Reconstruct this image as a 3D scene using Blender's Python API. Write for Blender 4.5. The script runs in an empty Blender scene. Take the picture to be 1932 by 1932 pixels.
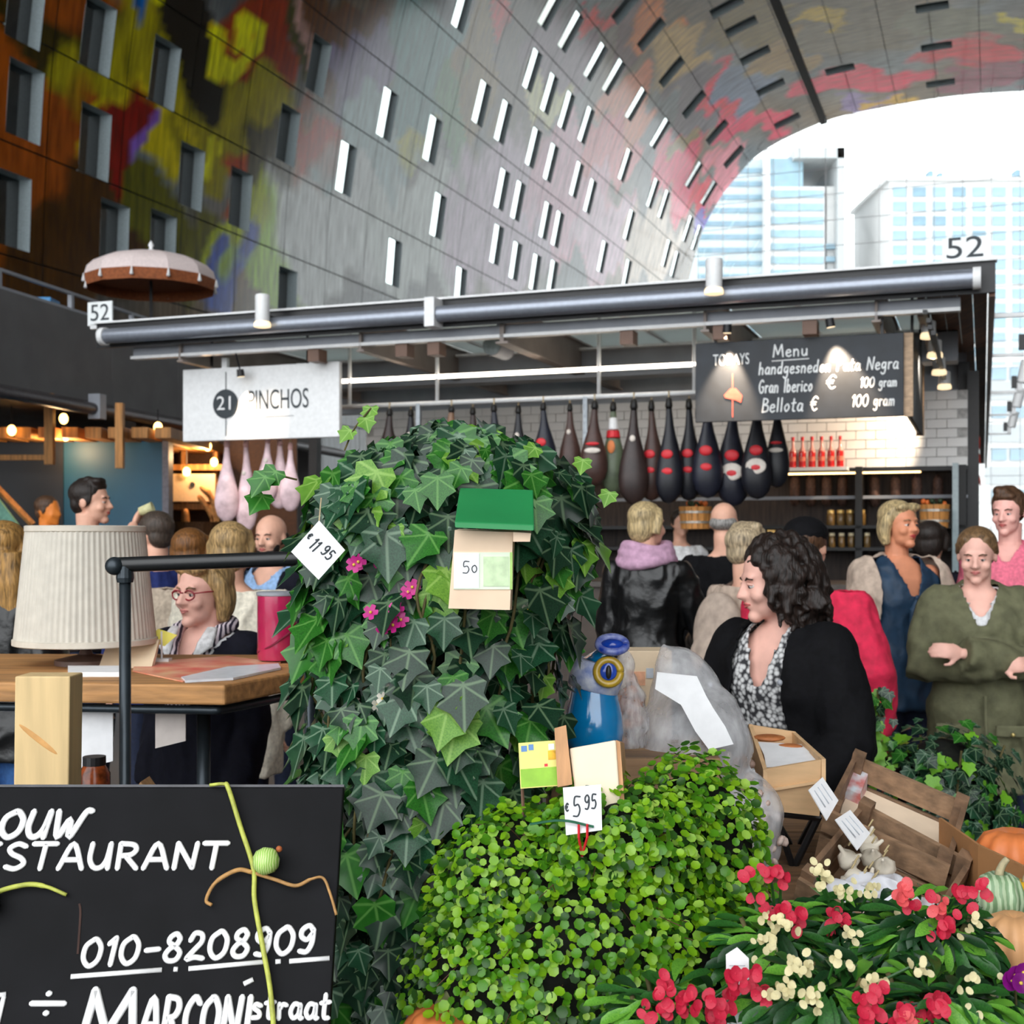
import bpy, bmesh, math, random
import numpy as np
from mathutils import Vector, Matrix, Euler
random.seed(7); RNG = np.random.default_rng(7)
R = math.radians
scene = bpy.context.scene
COL = scene.collection
# ---------------------------------------------------------------- camera, sky, exposure
FPX, CX, CY, HZ, EYE = 2400.0, 966.0, 966.0, 1016.0, 1.5
cam_d = bpy.data.cameras.new('camera'); cam = bpy.data.objects.new('camera', cam_d); COL.objects.link(cam)
cam.location = (0, 0, EYE); cam.rotation_euler = (R(90), 0, 0)
cam_d.sensor_width = 36; cam_d.lens = FPX / 1932 * 36; cam_d.shift_y = (HZ - CY) / 1932
cam_d.clip_end = 1000; cam_d.clip_start = 0.05
cam_d.dof.use_dof = True; cam_d.dof.focus_distance = 2.25; cam_d.dof.aperture_fstop = 9.0
scene.camera = cam
world = bpy.data.worlds.new('overcast_sky'); scene.world = world; world.use_nodes = True
bg = world.node_tree.nodes['Background']; bg.inputs[0].default_value = (0.95, 0.98, 1.0, 1); bg.inputs[1].default_value = 3.6
vs = scene.view_settings
vs.view_transform = 'Standard'; vs.look = 'None'; vs.gamma = 1; vs.use_curve_mapping = False; vs.exposure = 0.0

cy = scene.cycles; cy.max_bounces = 5; cy.diffuse_bounces = 3; cy.glossy_bounces = 2; cy.transmission_bounces = 4; cy.transparent_max_bounces = 10; cy.caustics_reflective = False; cy.caustics_refractive = False; cy.use_adaptive_sampling = True; cy.adaptive_threshold = 0.08
# ---------------------------------------------------------------- helpers
def at(px, py, d):
    "a point of the place: photo pixel and its measured distance"
    return np.array([(px - CX) / FPX * d, d, EYE + (HZ - py) / FPX * d])
def lin(c):
    c = np.asarray(c, float) / 255.0
    return tuple(np.where(c <= 0.04045, c / 12.92, ((c + 0.055) / 1.055) ** 2.4))
MATS = {}
def mat(name, rgb, rough=0.6, metal=0.0, var=0.12, scale=30.0, bump=0.0, stretch=(1, 1, 1), spec=0.5, kind='noise', rgb2=None, emit=None, trans=0.0, alpha=1.0, sub=0.0, attr=None, coat=0.0):
    if name in MATS: return MATS[name]
    m = bpy.data.materials.new(name); m.use_nodes = True; MATS[name] = m
    nt = m.node_tree; nd = nt.nodes; lk = nt.links
    b = nd['Principled BSDF']
    b.inputs['Roughness'].default_value = rough; b.inputs['Metallic'].default_value = metal
    b.inputs['Specular IOR Level'].default_value = spec
    b.inputs['Transmission Weight'].default_value = trans; b.inputs['Alpha'].default_value = alpha
    b.inputs['Coat Weight'].default_value = coat
    if sub: b.inputs['Subsurface Weight'].default_value = sub; b.inputs['Subsurface Radius'].default_value = (0.012, 0.005, 0.003)
    c = np.array(lin(rgb)); c2 = np.array(lin(rgb2)) if rgb2 is not None else np.clip(c * (1 - 2.2 * var), 0, 1)
    c1 = c if rgb2 is not None else np.clip(c * (1 + 1.2 * var), 0, 1)
    tc = nd.new('ShaderNodeTexCoord'); mp = nd.new('ShaderNodeMapping'); mp.inputs['Scale'].default_value = stretch
    lk.new(tc.outputs['Object'], mp.inputs['Vector'])
    if kind == 'wave':
        t = nd.new('ShaderNodeTexWave'); t.inputs['Scale'].default_value = scale; t.inputs['Distortion'].default_value = 3.0; t.inputs['Detail'].default_value = 3
        out = t.outputs['Fac']
    elif kind == 'voronoi':
        t = nd.new('ShaderNodeTexVoronoi'); t.inputs['Scale'].default_value = scale; out = t.outputs['Distance']
    else:
        t = nd.new('ShaderNodeTexNoise'); t.inputs['Scale'].default_value = scale; t.inputs['Detail'].default_value = 4; out = t.outputs['Fac']
    lk.new(mp.outputs['Vector'], t.inputs['Vector'])
    rp = nd.new('ShaderNodeValToRGB'); rp.color_ramp.elements[0].position = 0.3; rp.color_ramp.elements[1].position = 0.7
    rp.color_ramp.elements[0].color = (*c2, 1); rp.color_ramp.elements[1].color = (*c1, 1)
    lk.new(out, rp.inputs['Fac']); last = rp.outputs['Color']
    if attr:
        a = nd.new('ShaderNodeAttribute'); a.attribute_name = attr
        mx = nd.new('ShaderNodeMix'); mx.data_type = 'RGBA'; mx.blend_type = 'MULTIPLY'; mx.inputs['Factor'].default_value = 1
        lk.new(last, mx.inputs['A']); lk.new(a.outputs['Color'], mx.inputs['B']); last = mx.outputs['Result']
    lk.new(last, b.inputs['Base Color'])
    if bump:
        bp = nd.new('ShaderNodeBump'); bp.inputs['Strength'].default_value = bump; bp.inputs['Distance'].default_value = 0.01
        lk.new(out, bp.inputs['Height']); lk.new(bp.outputs['Normal'], b.inputs['Normal'])
    if emit: b.inputs['Emission Color'].default_value = (*lin(emit[:3]), 1); b.inputs['Emission Strength'].default_value = emit[3]
    return m
def wood(name, rgb, dark=0.7, scale=6, axis=0, rough=0.65, bump=0.25):
    st = [9, 9, 9]; st[axis] = 0.8
    c = np.array(rgb, float)
    return mat(name, rgb, rough, rgb2=tuple(c * dark), scale=scale, stretch=tuple(st), bump=bump)

class MB:
    def __init__(s): s.v = []; s.f = []; s.mi = []; s.cur = 0
    def add(s, V, F):
        o = sum(len(a) for a in s.v); V = np.asarray(V, float).reshape(-1, 3); s.v.append(V)
        for f in F: s.f.append(tuple(i + o for i in f)); s.mi.append(s.cur)
        return s
    def box(s, c, size, rot=None, taper=1.0):
        x, y, z = np.array(size) / 2.0
        V = np.array([(-x, -y, -z), (x, -y, -z), (x, y, -z), (-x, y, -z), (-x * taper, -y * taper, z), (x * taper, -y * taper, z), (x * taper, y * taper, z), (-x * taper, y * taper, z)])
        if rot is not None: V = V @ np.array(rot).T
        return s.add(V + np.array(c), [(0, 3, 2, 1), (4, 5, 6, 7), (0, 1, 5, 4), (1, 2, 6, 5), (2, 3, 7, 6), (3, 0, 4, 7)])
    def hexa(s, P):
        "8 corners: bottom loop then top loop"
        return s.add(P, [(0, 3, 2, 1), (4, 5, 6, 7), (0, 1, 5, 4), (1, 2, 6, 5), (2, 3, 7, 6), (3, 0, 4, 7)])
    def loft(s, rings, caps=True):
        n = len(rings[0]); V = np.concatenate([np.asarray(r, float) for r in rings]); F = []
        for i in range(len(rings) - 1):
            for j in range(n): a = i * n + j; b = i * n + (j + 1) % n; F.append((a, b, b + n, a + n))
        if caps: F.append(tuple(range(n - 1, -1, -1))); F.append(tuple(range((len(rings) - 1) * n, len(rings) * n)))
        return s.add(V, F)
    def tube(s, pts, r, n=8, caps=True, flat=1.0, up=None):
        pts = np.asarray(pts, float); k = len(pts); r = np.broadcast_to(np.asarray(r, float), (k,))
        rings = []; prev = None
        for i in range(k):
            t = pts[min(i + 1, k - 1)] - pts[max(i - 1, 0)]; t = t / (np.linalg.norm(t) + 1e-12)
            if up is not None: a = np.cross(np.array(up, float), t); a = a / (np.linalg.norm(a) + 1e-9); b = np.array(up, float)
            else:
                if prev is None:
                    h = np.array([0, 0, 1.0]) if abs(t[2]) < 0.9 else np.array([1.0, 0, 0]); a = np.cross(h, t)
                else: a = prev - t * (prev @ t)
                a = a / (np.linalg.norm(a) + 1e-12); b = np.cross(t, a)
            prev = a
            th = np.arange(n) / n * 2 * math.pi
            rings.append(pts[i] + r[i] * (np.cos(th)[:, None] * a + flat * np.sin(th)[:, None] * b))
        return s.loft(rings, caps)
    def ell(s, c, r, nu=14, nv=9, rot=None):
        V = [(0, 0, -1)]
        for i in range(1, nv):
            ph = -math.pi / 2 + math.pi * i / nv
            for j in range(nu): th = 2 * math.pi * j / nu; V.append((math.cos(ph) * math.cos(th), math.cos(ph) * math.sin(th), math.sin(ph)))
        V.append((0, 0, 1)); V = np.array(V) * np.array(r)
        if rot is not None: V = V @ np.array(rot).T
        F = [(0, 1 + (j + 1) % nu, 1 + j) for j in range(nu)]
        for i in range(nv - 2):
            for j in range(nu): a = 1 + i * nu + j; b = 1 + i * nu + (j + 1) % nu; F.append((a, b, b + nu, a + nu))
        o = 1 + (nv - 2) * nu; F += [(o + j, o + (j + 1) % nu, len(V) - 1) for j in range(nu)]
        return s.add(V + np.array(c), F)
    def lathe(s, prof, c=(0, 0, 0), n=20, axis=None, rib=0.0, ribn=0):
        "prof: list of (r, z)"
        rings = []
        for r, z in prof:
            th = np.arange(n) / n * 2 * math.pi; rr = r * (1 + rib * np.cos(th * ribn)) if ribn else np.full(n, r)
            rings.append(np.stack([rr * np.cos(th), rr * np.sin(th), np.full(n, z)], 1))
        if axis is not None: rings = [q @ np.array(axis).T for q in rings]
        return s.loft([q + np.array(c) for q in rings])
    def prism(s, poly, o, ex, ey, ez, depth):
        "polygon in the ex/ey plane at o, thickness depth along ez"
        o, ex, ey, ez = [np.array(a, float) for a in (o, ex, ey, ez)]
        A = [o + p[0] * ex + p[1] * ey for p in poly]; B = [a + ez * depth for a in A]; n = len(poly)
        return s.add(A + B, [tuple(range(n - 1, -1, -1)), tuple(range(n, 2 * n))] + [(i, (i + 1) % n, n + (i + 1) % n, n + i) for i in range(n)])
    def quad(s, a, b, c, d): return s.add([a, b, c, d], [(0, 1, 2, 3)])
    def verts(s): return np.concatenate(s.v) if s.v else np.zeros((0, 3))
    def mesh(s, name, origin=(0, 0, 0), smooth=False):
        V = s.verts() - np.array(origin); me = bpy.data.meshes.new(name); me.from_pydata(V.tolist(), [], s.f); me.update()
        if smooth: me.shade_smooth()
        return me
    def build(s, name, m, parent=None, origin=None, smooth=False, sharp=None, bevel=0):
        root = parent
        if parent is not None:
            while root.parent is not None: root = root.parent
            og = np.array(root.location)
            if parent is not root: og = og + 0
        else:
            if origin is None:
                V = s.verts(); lo, hi = V.min(0), V.max(0); origin = ((lo[0] + hi[0]) / 2, (lo[1] + hi[1]) / 2, lo[2])
            og = np.array(origin)
        me = s.mesh(name, og, smooth)
        if isinstance(m, (list, tuple)):
            for q in m: me.materials.append(q)
            me.polygons.foreach_set('material_index', s.mi)
        elif m is not None: me.materials.append(m)
        if sharp is not None and smooth: me.set_sharp_from_angle(angle=R(sharp))
        o = bpy.data.objects.new(name, me); COL.objects.link(o); o.parent = parent
        if parent is None: o.location = og
        if bevel:
            bv = o.modifiers.new('bevel', 'BEVEL'); bv.width = bevel; bv.segments = 2; bv.limit_method = 'ANGLE'
        return o
def tag(o, label, cat, group=None, kind=None):
    if label: o['label'] = label
    if cat: o['category'] = cat
    if group: o['group'] = group
    if kind: o['kind'] = kind
    return o
def thing(name, label, cat, loc=(0, 0, 0), group=None, kind=None):
    o = bpy.data.objects.new(name, None); COL.objects.link(o); o.location = loc; o.empty_display_size = 0.05
    return tag(o, label, cat, group, kind)
def struct(o): o['kind'] = 'structure'; return o
def copy_tree(o, dloc, parent=None):
    c = o.copy(); COL.objects.link(c); c.parent = parent
    if parent is None: c.location = np.array(o.location) + np.array(dloc)
    for ch in list(o.children): copy_tree(ch, dloc, c)
    return c
def inst(name, me, parent, M):
    o = bpy.data.objects.new(name, me); COL.objects.link(o); o.parent = parent; o.matrix_local = M
    return o
WORK = bpy.data.scenes.new('workbench')
def work_graph():
    with bpy.context.temp_override(scene=WORK, view_layer=WORK.view_layers[0]): return bpy.context.evaluated_depsgraph_get()
def remesh(mb, voxel, smooth=2, factor=0.5):
    "the closed shapes in mb melted into ONE continuous surface"
    me = mb.mesh('tmp'); o = bpy.data.objects.new('tmp', me); WORK.collection.objects.link(o)
    md = o.modifiers.new('r', 'REMESH'); md.mode = 'VOXEL'; md.voxel_size = voxel
    if smooth: sm = o.modifiers.new('s', 'SMOOTH'); sm.iterations = smooth; sm.factor = factor
    dg = work_graph(); ev = o.evaluated_get(dg)
    out = bpy.data.meshes.new_from_object(ev)
    bpy.data.objects.remove(o); bpy.data.meshes.remove(me)
    out.shade_smooth()
    return out
def mesh_np(me): a = np.empty(len(me.vertices) * 3); me.vertices.foreach_get('co', a); return a.reshape(-1, 3)
def set_np(me, V): me.vertices.foreach_set('co', np.asarray(V, float).ravel()); me.update()
def put(name, me, m, parent, smooth=True):
    "link a world-space mesh under a thing"
    root = parent
    while root is not None and root.parent is not None: root = root.parent
    if root is not None: set_np(me, mesh_np(me) - np.array(root.location))
    me.name = name; me.materials.clear(); me.materials.append(m)
    o = bpy.data.objects.new(name, me); COL.objects.link(o); o.parent = parent
    return o
def smooth_line(P, k=6):
    P = np.asarray(P, float)
    if len(P) < 3: return P
    Q = np.vstack([2 * P[0] - P[1], P, 2 * P[-1] - P[-2]]); out = []
    for i in range(1, len(Q) - 2):
        for t in np.arange(k) / k:
            a, b, c, d = Q[i - 1], Q[i], Q[i + 1], Q[i + 2]
            out.append(0.5 * (2 * b + (c - a) * t + (2 * a - 5 * b + 4 * c - d) * t * t + (3 * b - a - 3 * c + d) * t ** 3))
    out.append(P[-1]); return np.array(out)
def text_part(name, txt, size, o, ex, ey, m, parent, depth=0.003, width=None, align='CENTER'):
    "printed lettering as thin raised geometry; o = anchor, ex/ey = reading and up direction"
    cu = bpy.data.curves.new('t', 'FONT'); cu.body = txt; cu.size = size; cu.extrude = 0; cu.align_x = align; cu.align_y = 'CENTER'
    ob = bpy.data.objects.new('t', cu); WORK.collection.objects.link(ob)
    dg = work_graph(); me = bpy.data.meshes.new_from_object(ob.evaluated_get(dg))
    bpy.data.objects.remove(ob)
    V = mesh_np(me)
    if width: V[:, 0] *= width / (V[:, 0].max() - V[:, 0].min())
    ex, ey = np.array(ex, float), np.array(ey, float); n = np.cross(ex, ey)
    set_np(me, np.array(o) + V[:, :1] * ex + V[:, 1:2] * ey + n * depth)
    ob = put(name, me, m, parent)
    sd = ob.modifiers.new('thick', 'SOLIDIFY'); sd.thickness = depth * 0.8; sd.offset = -1
    return ob
G = {  # brush-stroke letters: list of polylines in a box of height 1
 'O': (.75, [[(.38,1),(.08,.75),(.06,.3),(.32,0),(.62,.2),(.68,.65),(.5,.95),(.36,1)]]),
 'U': (.75, [[(.08,1),(.05,.4),(.2,.05),(.42,.05),(.58,.35),(.66,1)],[(.66,1),(.64,0)]]),
 'W': (1.1, [[(.05,1),(.22,0),(.5,.7),(.62,0),(.95,.95),(1.15,1.02)]]),
 'R': (.75, [[(.08,0),(.1,1)],[(.1,1),(.5,.95),(.6,.75),(.45,.55),(.1,.5)],[(.3,.5),(.66,0)]]),
 'E': (.65, [[(.55,1),(.08,1),(.08,0),(.58,0)],[(.08,.52),(.45,.52)]]),
 'S': (.7, [[(.6,.9),(.35,1),(.1,.82),(.2,.6),(.5,.42),(.6,.2),(.35,0),(.05,.08)]]),
 'T': (.75, [[(.02,1),(.75,1)],[(.4,1),(.32,0)]]),
 'A': (.8, [[(.02,0),(.4,1),(.75,0)],[(.18,.35),(.62,.35)]]),
 'N': (.8, [[(.06,0),(.12,1)],[(.12,1),(.62,.02)],[(.62,.02),(.72,1)]]),
 'M': (1.0, [[(.05,0),(.18,1)],[(.18,1),(.45,.2)],[(.45,.2),(.8,1)],[(.8,1),(.9,0)]]),
 'C': (.65, [[(.6,.85),(.38,1),(.1,.7),(.1,.3),(.35,0),(.6,.12)]]),
 'I': (.3, [[(.15,0),(.17,1)]]),
 'P': (.65, [[(.08,0),(.1,1)],[(.1,1),(.45,.95),(.55,.75),(.4,.52),(.1,.5)]]),
 'D': (.7, [[(.08,0),(.08,1)],[(.08,1),(.5,.85),(.62,.5),(.45,.1),(.08,0)]]),
 'Y': (.7, [[(.05,1),(.35,.5)],[(.65,1),(.35,.5),(.3,0)]]),
 'G': (.75, [[(.6,.85),(.38,1),(.1,.7),(.1,.3),(.35,0),(.6,.12),(.62,.45),(.4,.45)]]),
 'B': (.65, [[(.08,0),(.1,1)],[(.1,1),(.45,.92),(.48,.68),(.12,.53)],[(.12,.53),(.55,.45),(.55,.1),(.08,0)]]),
 'H': (.7, [[(.08,1),(.08,0)],[(.6,1),(.6,0)],[(.08,.5),(.6,.5)]]),
 '0': (.78, [[(.38,1),(.08,.75),(.06,.3),(.32,0),(.62,.2),(.68,.65),(.5,.95),(.36,1)]]),
 '1': (.45, [[(.08,.78),(.32,1)],[(.32,1),(.26,0)]]),
 '2': (.75, [[(.1,.72),(.25,.98),(.52,.92),(.55,.65),(.3,.35),(.05,.03),(.35,.08),(.68,.02)]]),
 '5': (.65, [[(.58,1),(.18,1),(.14,.58),(.42,.62),(.56,.35),(.4,.05),(.06,.06)]]),
 '8': (.75, [[(.56,.82),(.4,1),(.18,.9),(.15,.7),(.38,.54),(.62,.3),(.5,.03),(.2,.02),(.06,.22),(.2,.45),(.45,.6),(.56,.82)]]),
 '9': (.7, [[(.56,.8),(.38,1),(.12,.85),(.12,.6),(.35,.48),(.56,.72)],[(.56,.85),(.55,.35),(.38,.03),(.1,.06)]]),
 '-': (.7, [[(.1,.45),(.6,.47)]]), '.': (.25, [[(.1,.03),(.14,.03)]]), ',': (.25, [[(.14,.06),(.06,-.12)]]), ' ': (.45, []),
 'a': (.6, [[(.48,.5),(.22,.55),(.06,.25),(.2,.02),(.42,.15),(.5,.5)],[(.5,.52),(.5,.05),(.6,.02)]]),
 'e': (.55, [[(.08,.28),(.45,.34),(.35,.54),(.12,.45),(.08,.15),(.28,0),(.5,.1)]]),
 'n': (.6, [[(.08,.55),(.08,0)],[(.08,.35),(.28,.55),(.45,.4),(.46,0)]]),
 'u': (.6, [[(.08,.55),(.1,.12),(.3,.02),(.46,.25)],[(.48,.55),(.48,.02)]]),
 'd': (.6, [[(.45,.5),(.2,.54),(.06,.25),(.2,.02),(.45,.2)],[(.48,1),(.47,0)]]),
 'g': (.6, [[(.45,.5),(.2,.54),(.08,.28),(.22,.08),(.45,.25)],[(.47,.54),(.46,-.2),(.25,-.38),(.05,-.25)]]),
 's': (.5, [[(.42,.48),(.2,.54),(.1,.4),(.35,.24),(.35,.06),(.05,.03)]]),
 't': (.45, [[(.22,.9),(.18,.1),(.38,.02)],[(.02,.58),(.42,.62)]]),
 'r': (.45, [[(.08,.55),(.1,0)],[(.1,.35),(.25,.53),(.42,.5)]]),
 'h': (.6, [[(.08,1),(.08,0)],[(.08,.35),(.28,.55),(.45,.4),(.46,0)]]),
 'i': (.25, [[(.1,.55),(.12,.02)],[(.12,.75),(.13,.77)]]),
 'l': (.25, [[(.1,1),(.12,.02)]]), 'b': (.6, [[(.08,1),(.08,0)],[(.08,.4),(.3,.55),(.48,.28),(.3,.02),(.08,.1)]]),
 'o': (.6, [[(.28,.54),(.08,.3),(.24,.02),(.48,.22),(.42,.48),(.28,.54)]]), 'm': (.85, [[(.08,.55),(.08,0)],[(.08,.35),(.22,.55),(.35,.4),(.36,0)],[(.36,.35),(.52,.55),(.66,.4),(.68,0)]]),
 'c': (.5, [[(.45,.45),(.22,.54),(.06,.28),(.2,.02),(.45,.08)]]), 'p': (.6, [[(.08,.55),(.06,-.35)],[(.08,.4),(.3,.55),(.48,.28),(.3,.02),(.08,.1)]]),
 'v': (.5, [[(.05,.55),(.22,0),(.45,.55)]]),
 '€': (.75, [[(.65,.85),(.42,1),(.15,.7),(.15,.3),(.4,0),(.65,.12)],[(.02,.6),(.5,.6)],[(.02,.42),(.45,.42)]]),
 '÷': (.9, [[(.05,.5),(.85,.5)],[(.42,.85),(.46,.86)],[(.42,.15),(.46,.16)]]),
}
def strokes(txt, o, ex, ey, h, r, gap=0.12, mb=None, width=None, slant=0.0, ygrow=0.0, flat=0.3):
    "hand-painted writing as raised brush strokes on a surface"
    mb = mb or MB(); ex, ey = np.array(ex, float), np.array(ey, float); n = np.cross(ex, ey)
    tot = sum(G[c][0] + gap for c in txt) - gap; sx = (width / (tot * h)) if width else 1.0; x = 0
    for c in txt:
        w, L = G[c]
        for pl in L:
            P = [np.array(o) + ex * ((x + p[0] + slant * p[1]) * h * sx) + ey * (p[1] * h * (1 + ygrow * x / tot)) for p in pl]
            P = smooth_line(P, 5)
            d0 = (P[0] - P[1]); d0 = d0 / (np.linalg.norm(d0) + 1e-9); d1 = P[-1] - P[-2]; d1 = d1 / (np.linalg.norm(d1) + 1e-9)
            P = np.vstack([P[0] + d0 * r * .8, P, P[-1] + d1 * r * .8]); rr = np.full(len(P), r); rr[0] = rr[-1] = r * .45
            mb.tube(P, rr, 6, flat=flat, up=n)
        x += w + gap
    return mb
# ---------------------------------------------------------------- the hall: long vault, glass end, floor, city outside
AX = math.atan(904 / 2400)
UU = np.array([math.sin(AX), math.cos(AX), 0]); VV = np.array([-math.cos(AX), math.sin(AX), 0])
LEN = 113.0; U0 = -17.5
prof_half = [(27.0, 0), (27.3, 6), (27.2, 12), (26.8, 17), (25.9, 22), (24.9, 26), (24.0, 28.9), (22.5, 31.6), (21, 33.4), (19.3, 35), (17, 36.2), (13.4, 37.4), (10, 37.9), (3, 38.3)]
prof_full = prof_half + [(6 - v, z) for v, z in prof_half[-2::-1]]
PF = smooth_line([(v, z, 0) for v, z in prof_full], 12)[:, :2]
PS = np.concatenate([[0], np.cumsum(np.linalg.norm(np.diff(PF, axis=0), axis=1))])
def prof(s):
    s = np.asarray(s, float); v = np.interp(s, PS, PF[:, 0]); z = np.interp(s, PS, PF[:, 1])
    e = 0.05; dv = np.interp(s + e, PS, PF[:, 0]) - np.interp(s - e, PS, PF[:, 0]); dz = np.interp(s + e, PS, PF[:, 1]) - np.interp(s - e, PS, PF[:, 1])
    l = np.hypot(dv, dz) + 1e-9
    return v, z, -dz / l, dv / l          # point and inward normal in the (v, z) section
def vault(U, s, off=0.0):
    U, s = np.broadcast_arrays(np.asarray(U, float), np.asarray(s, float)); v, z, nv, nz = prof(s); v = v + nv * off; z = z + nz * off
    return U[..., None] * UU + v[..., None] * VV + z[..., None] * np.array([0, 0, 1.0])
def pix_to_vault(px, py):
    "where the sight line of a photo pixel meets the vault: metres along the hall and up its curve"
    d = np.array([(px - CX) / FPX, 1.0, (HZ - py) / FPX])
    k = (PF[:, 1] - EYE) / d[2]; P = k[:, None] * d; g = P @ VV - PF[:, 0]; c = np.where((np.diff(np.sign(g)) != 0) & (k[:-1] > 0))[0]
    if not len(c): return None
    i = c[0]; t = g[i] / (g[i] - g[i + 1]); s = PS[i] + t * (PS[i + 1] - PS[i]); kk = k[i] + t * (k[i + 1] - k[i]); return kk * (d @ UU), s, kk
SUBN = 12; CU, CS = 3.5, 3.3; SU, SS = CU / SUBN, CS / SUBN
NCU = int(round((LEN - U0) / CU)); LEN = U0 + NCU * CU; S_APEX = PS[-1] / 2; NCS = int((S_APEX + 16) / CS)
win_px = [(50,20),(190,70),(310,135),(600,123),(45,195),(185,268),(543,262),(358,337),(453,375),(652,313),(22,403),(221,453),(308,467),(540,553),(872,18),(732,212),(817,268),(908,197),(1040,18),(1078,57),(1002,135),(1037,175),(1069,205),(1104,236),(950,230),(1008,277),(1040,307),(1087,342),(1114,368),(1125,115),(1154,147),(1200,197),(1245,250),(1226,68),(1270,134),(1180,310),(948,360),(977,378),(1029,412),(1053,430),(825,408),(937,465),(973,492),(1010,512),(1041,525),(741,493),(868,543),(1187,428),(1136,485),(1183,520),(1232,362),(1252,384),(1258,480),(1274,500),(1180,12),(1370,15),(1395,50),(1422,104),(1452,167),(1310,195),(1351,252),(1484,227),(1384,296),(1401,322),(1310,330),(1336,364),(1350,383),(1297,432),(1314,447),(1759,13),(1766,89),(1776,157),(1583,132)]
wins = []
for px, py in win_px:
    q = pix_to_vault(px, py)
    if q is None: continue
    iu = int(round((q[0] - U0) / SU - 2.5)); js = int(round(q[1] / SS - 4))
    if any(abs(iu - a) < 6 and abs(js - b) < 9 for a, b in wins): continue
    if iu + 6 > NCU * SUBN or iu < 1: continue
    wins.append((iu, js))
# colours of the printed panels: soft blotches, daylight sheen put into the pale middle ones
BL = [(60,250,190,440,(112,64,12)),(150,440,130,160,(52,34,10)),(350,60,330,60,(40,34,12)),(270,100,110,120,(128,122,26)),(300,260,110,70,(160,150,32)),(255,20,28,60,(62,96,150)),(480,90,55,140,(112,50,16)),(560,60,34,110,(50,48,12)),(578,70,18,70,(150,124,118)),(440,230,140,90,(120,114,26)),(330,430,90,90,(74,74,24)),(240,320,26,100,(96,34,20)),(262,300,12,90,(112,92,150)),(430,330,30,60,(128,62,16)),(510,350,60,80,(60,58,46)),(470,440,70,70,(140,150,44)),(430,520,26,90,(78,90,142)),(515,500,60,100,(132,160,84)),(600,250,50,90,(128,56,22)),(650,60,60,90,(72,44,14)),(680,150,44,90,(104,98,120)),(800,120,80,130,(86,116,116)),(860,230,36,100,(78,112,80)),(900,130,36,150,(112,96,66)),(780,260,40,40,(140,140,56)),(700,300,90,100,(134,150,152)),(650,450,130,120,(172,176,176)),(810,440,130,110,(170,176,174)),(950,420,110,150,(172,158,172)),(1080,360,80,120,(200,148,162)),(1150,280,60,60,(196,112,116)),(1060,120,70,90,(102,86,96)),(1030,180,36,40,(196,186,146)),(1150,450,60,80,(206,166,178)),(1230,460,50,80,(176,166,156)),(960,20,30,24,(160,40,40)),(1130,30,12,40,(170,40,60)),(1180,60,40,60,(84,66,70)),(1230,40,44,44,(180,106,30)),(1195,200,50,60,(176,116,96)),(1285,110,60,60,(156,134,98)),(1310,200,44,80,(86,80,86)),(1285,330,40,90,(212,84,100)),(1360,190,24,60,(200,60,84)),(1290,262,24,24,(104,88,50)),(1370,330,34,60,(200,124,132)),(1318,385,24,30,(214,60,86)),(1340,412,24,18,(84,74,140)),(1400,170,44,50,(98,108,126)),(1420,230,80,24,(176,62,86)),(1470,50,120,60,(92,80,52)),(1600,50,130,60,(84,78,66)),(1620,150,130,24,(166,62,80)),(1650,190,80,12,(120,108,140)),(1690,190,60,8,(160,130,60)),(1850,95,110,26,(156,52,64)),(1800,40,90,40,(92,92,80)),(1860,145,90,30,(98,50,62)),(1910,40,20,14,(160,150,50)),(1540,40,60,14,(150,130,50)),(1480,110,50,40,(120,100,70)),
 (385,90,72,110,(16,13,6)),(302,58,26,16,(206,184,20)),(440,36,26,34,(206,184,20)),(452,110,18,44,(206,184,20)),(384,250,9,32,(206,184,20)),(412,240,8,30,(200,178,20)),(325,190,8,24,(150,140,30))]
PT = []
for px, py, rx, ry, c in BL:
    a = pix_to_vault(px, py); b = pix_to_vault(px + 3, py); e = pix_to_vault(px, py - 3)
    if a is None or b is None or e is None: continue
    J = np.array([[b[0] - a[0], e[0] - a[0]], [b[1] - a[1], e[1] - a[1]]]) / 3.0
    try: PT.append((a[0], a[1], np.linalg.inv(J @ np.diag([rx, ry])), np.array(lin(c))))
    except np.linalg.LinAlgError: pass
def vault_colour(U, s):
    wu = U + 0.9 * np.sin(s * 0.9 + U * 0.4) + 0.5 * np.sin(U * 2.1 - s * 1.3); wsd = s + 0.9 * np.sin(U * 0.8 + 1.2) + 0.4 * np.sin(s * 2.3 + U * 1.7)
    k = 0.5 + 0.5 * np.sin(U * 0.31 + 2 * np.sin(s * 0.23)); q = 0.5 + 0.5 * np.sin(s * 0.41 + 1.7 * np.sin(U * 0.17 + 1))
    C = (np.array(lin((96, 84, 70))) * k[..., None] + np.array(lin((90, 96, 100))) * (1 - k[..., None])) * (0.6 + 0.6 * q[..., None])
    for u0, s0, Ji, c in PT:
        d = np.stack([wu - u0, wsd - s0], -1) @ Ji.T; r2 = (d ** 2).sum(-1); w = np.clip((1.15 - r2) / 0.35, 0, 1)[..., None]
        C = C * (1 - w) + c * w
    g = C.mean(-1, keepdims=True)
    return np.clip((g + (C - g) * 1.4) * 1.7, .003, .85)
m_panel = bpy.data.materials.new('printed_panel'); m_panel.use_nodes = True
nt = m_panel.node_tree; b = nt.nodes['Principled BSDF']; b.inputs['Roughness'].default_value = 0.13; b.inputs['Specular IOR Level'].default_value = 0.3
at_ = nt.nodes.new('ShaderNodeAttribute'); at_.attribute_name = 'Col'; uvn = nt.nodes.new('ShaderNodeAttribute'); uvn.attribute_name = 'vault_uv'
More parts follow.
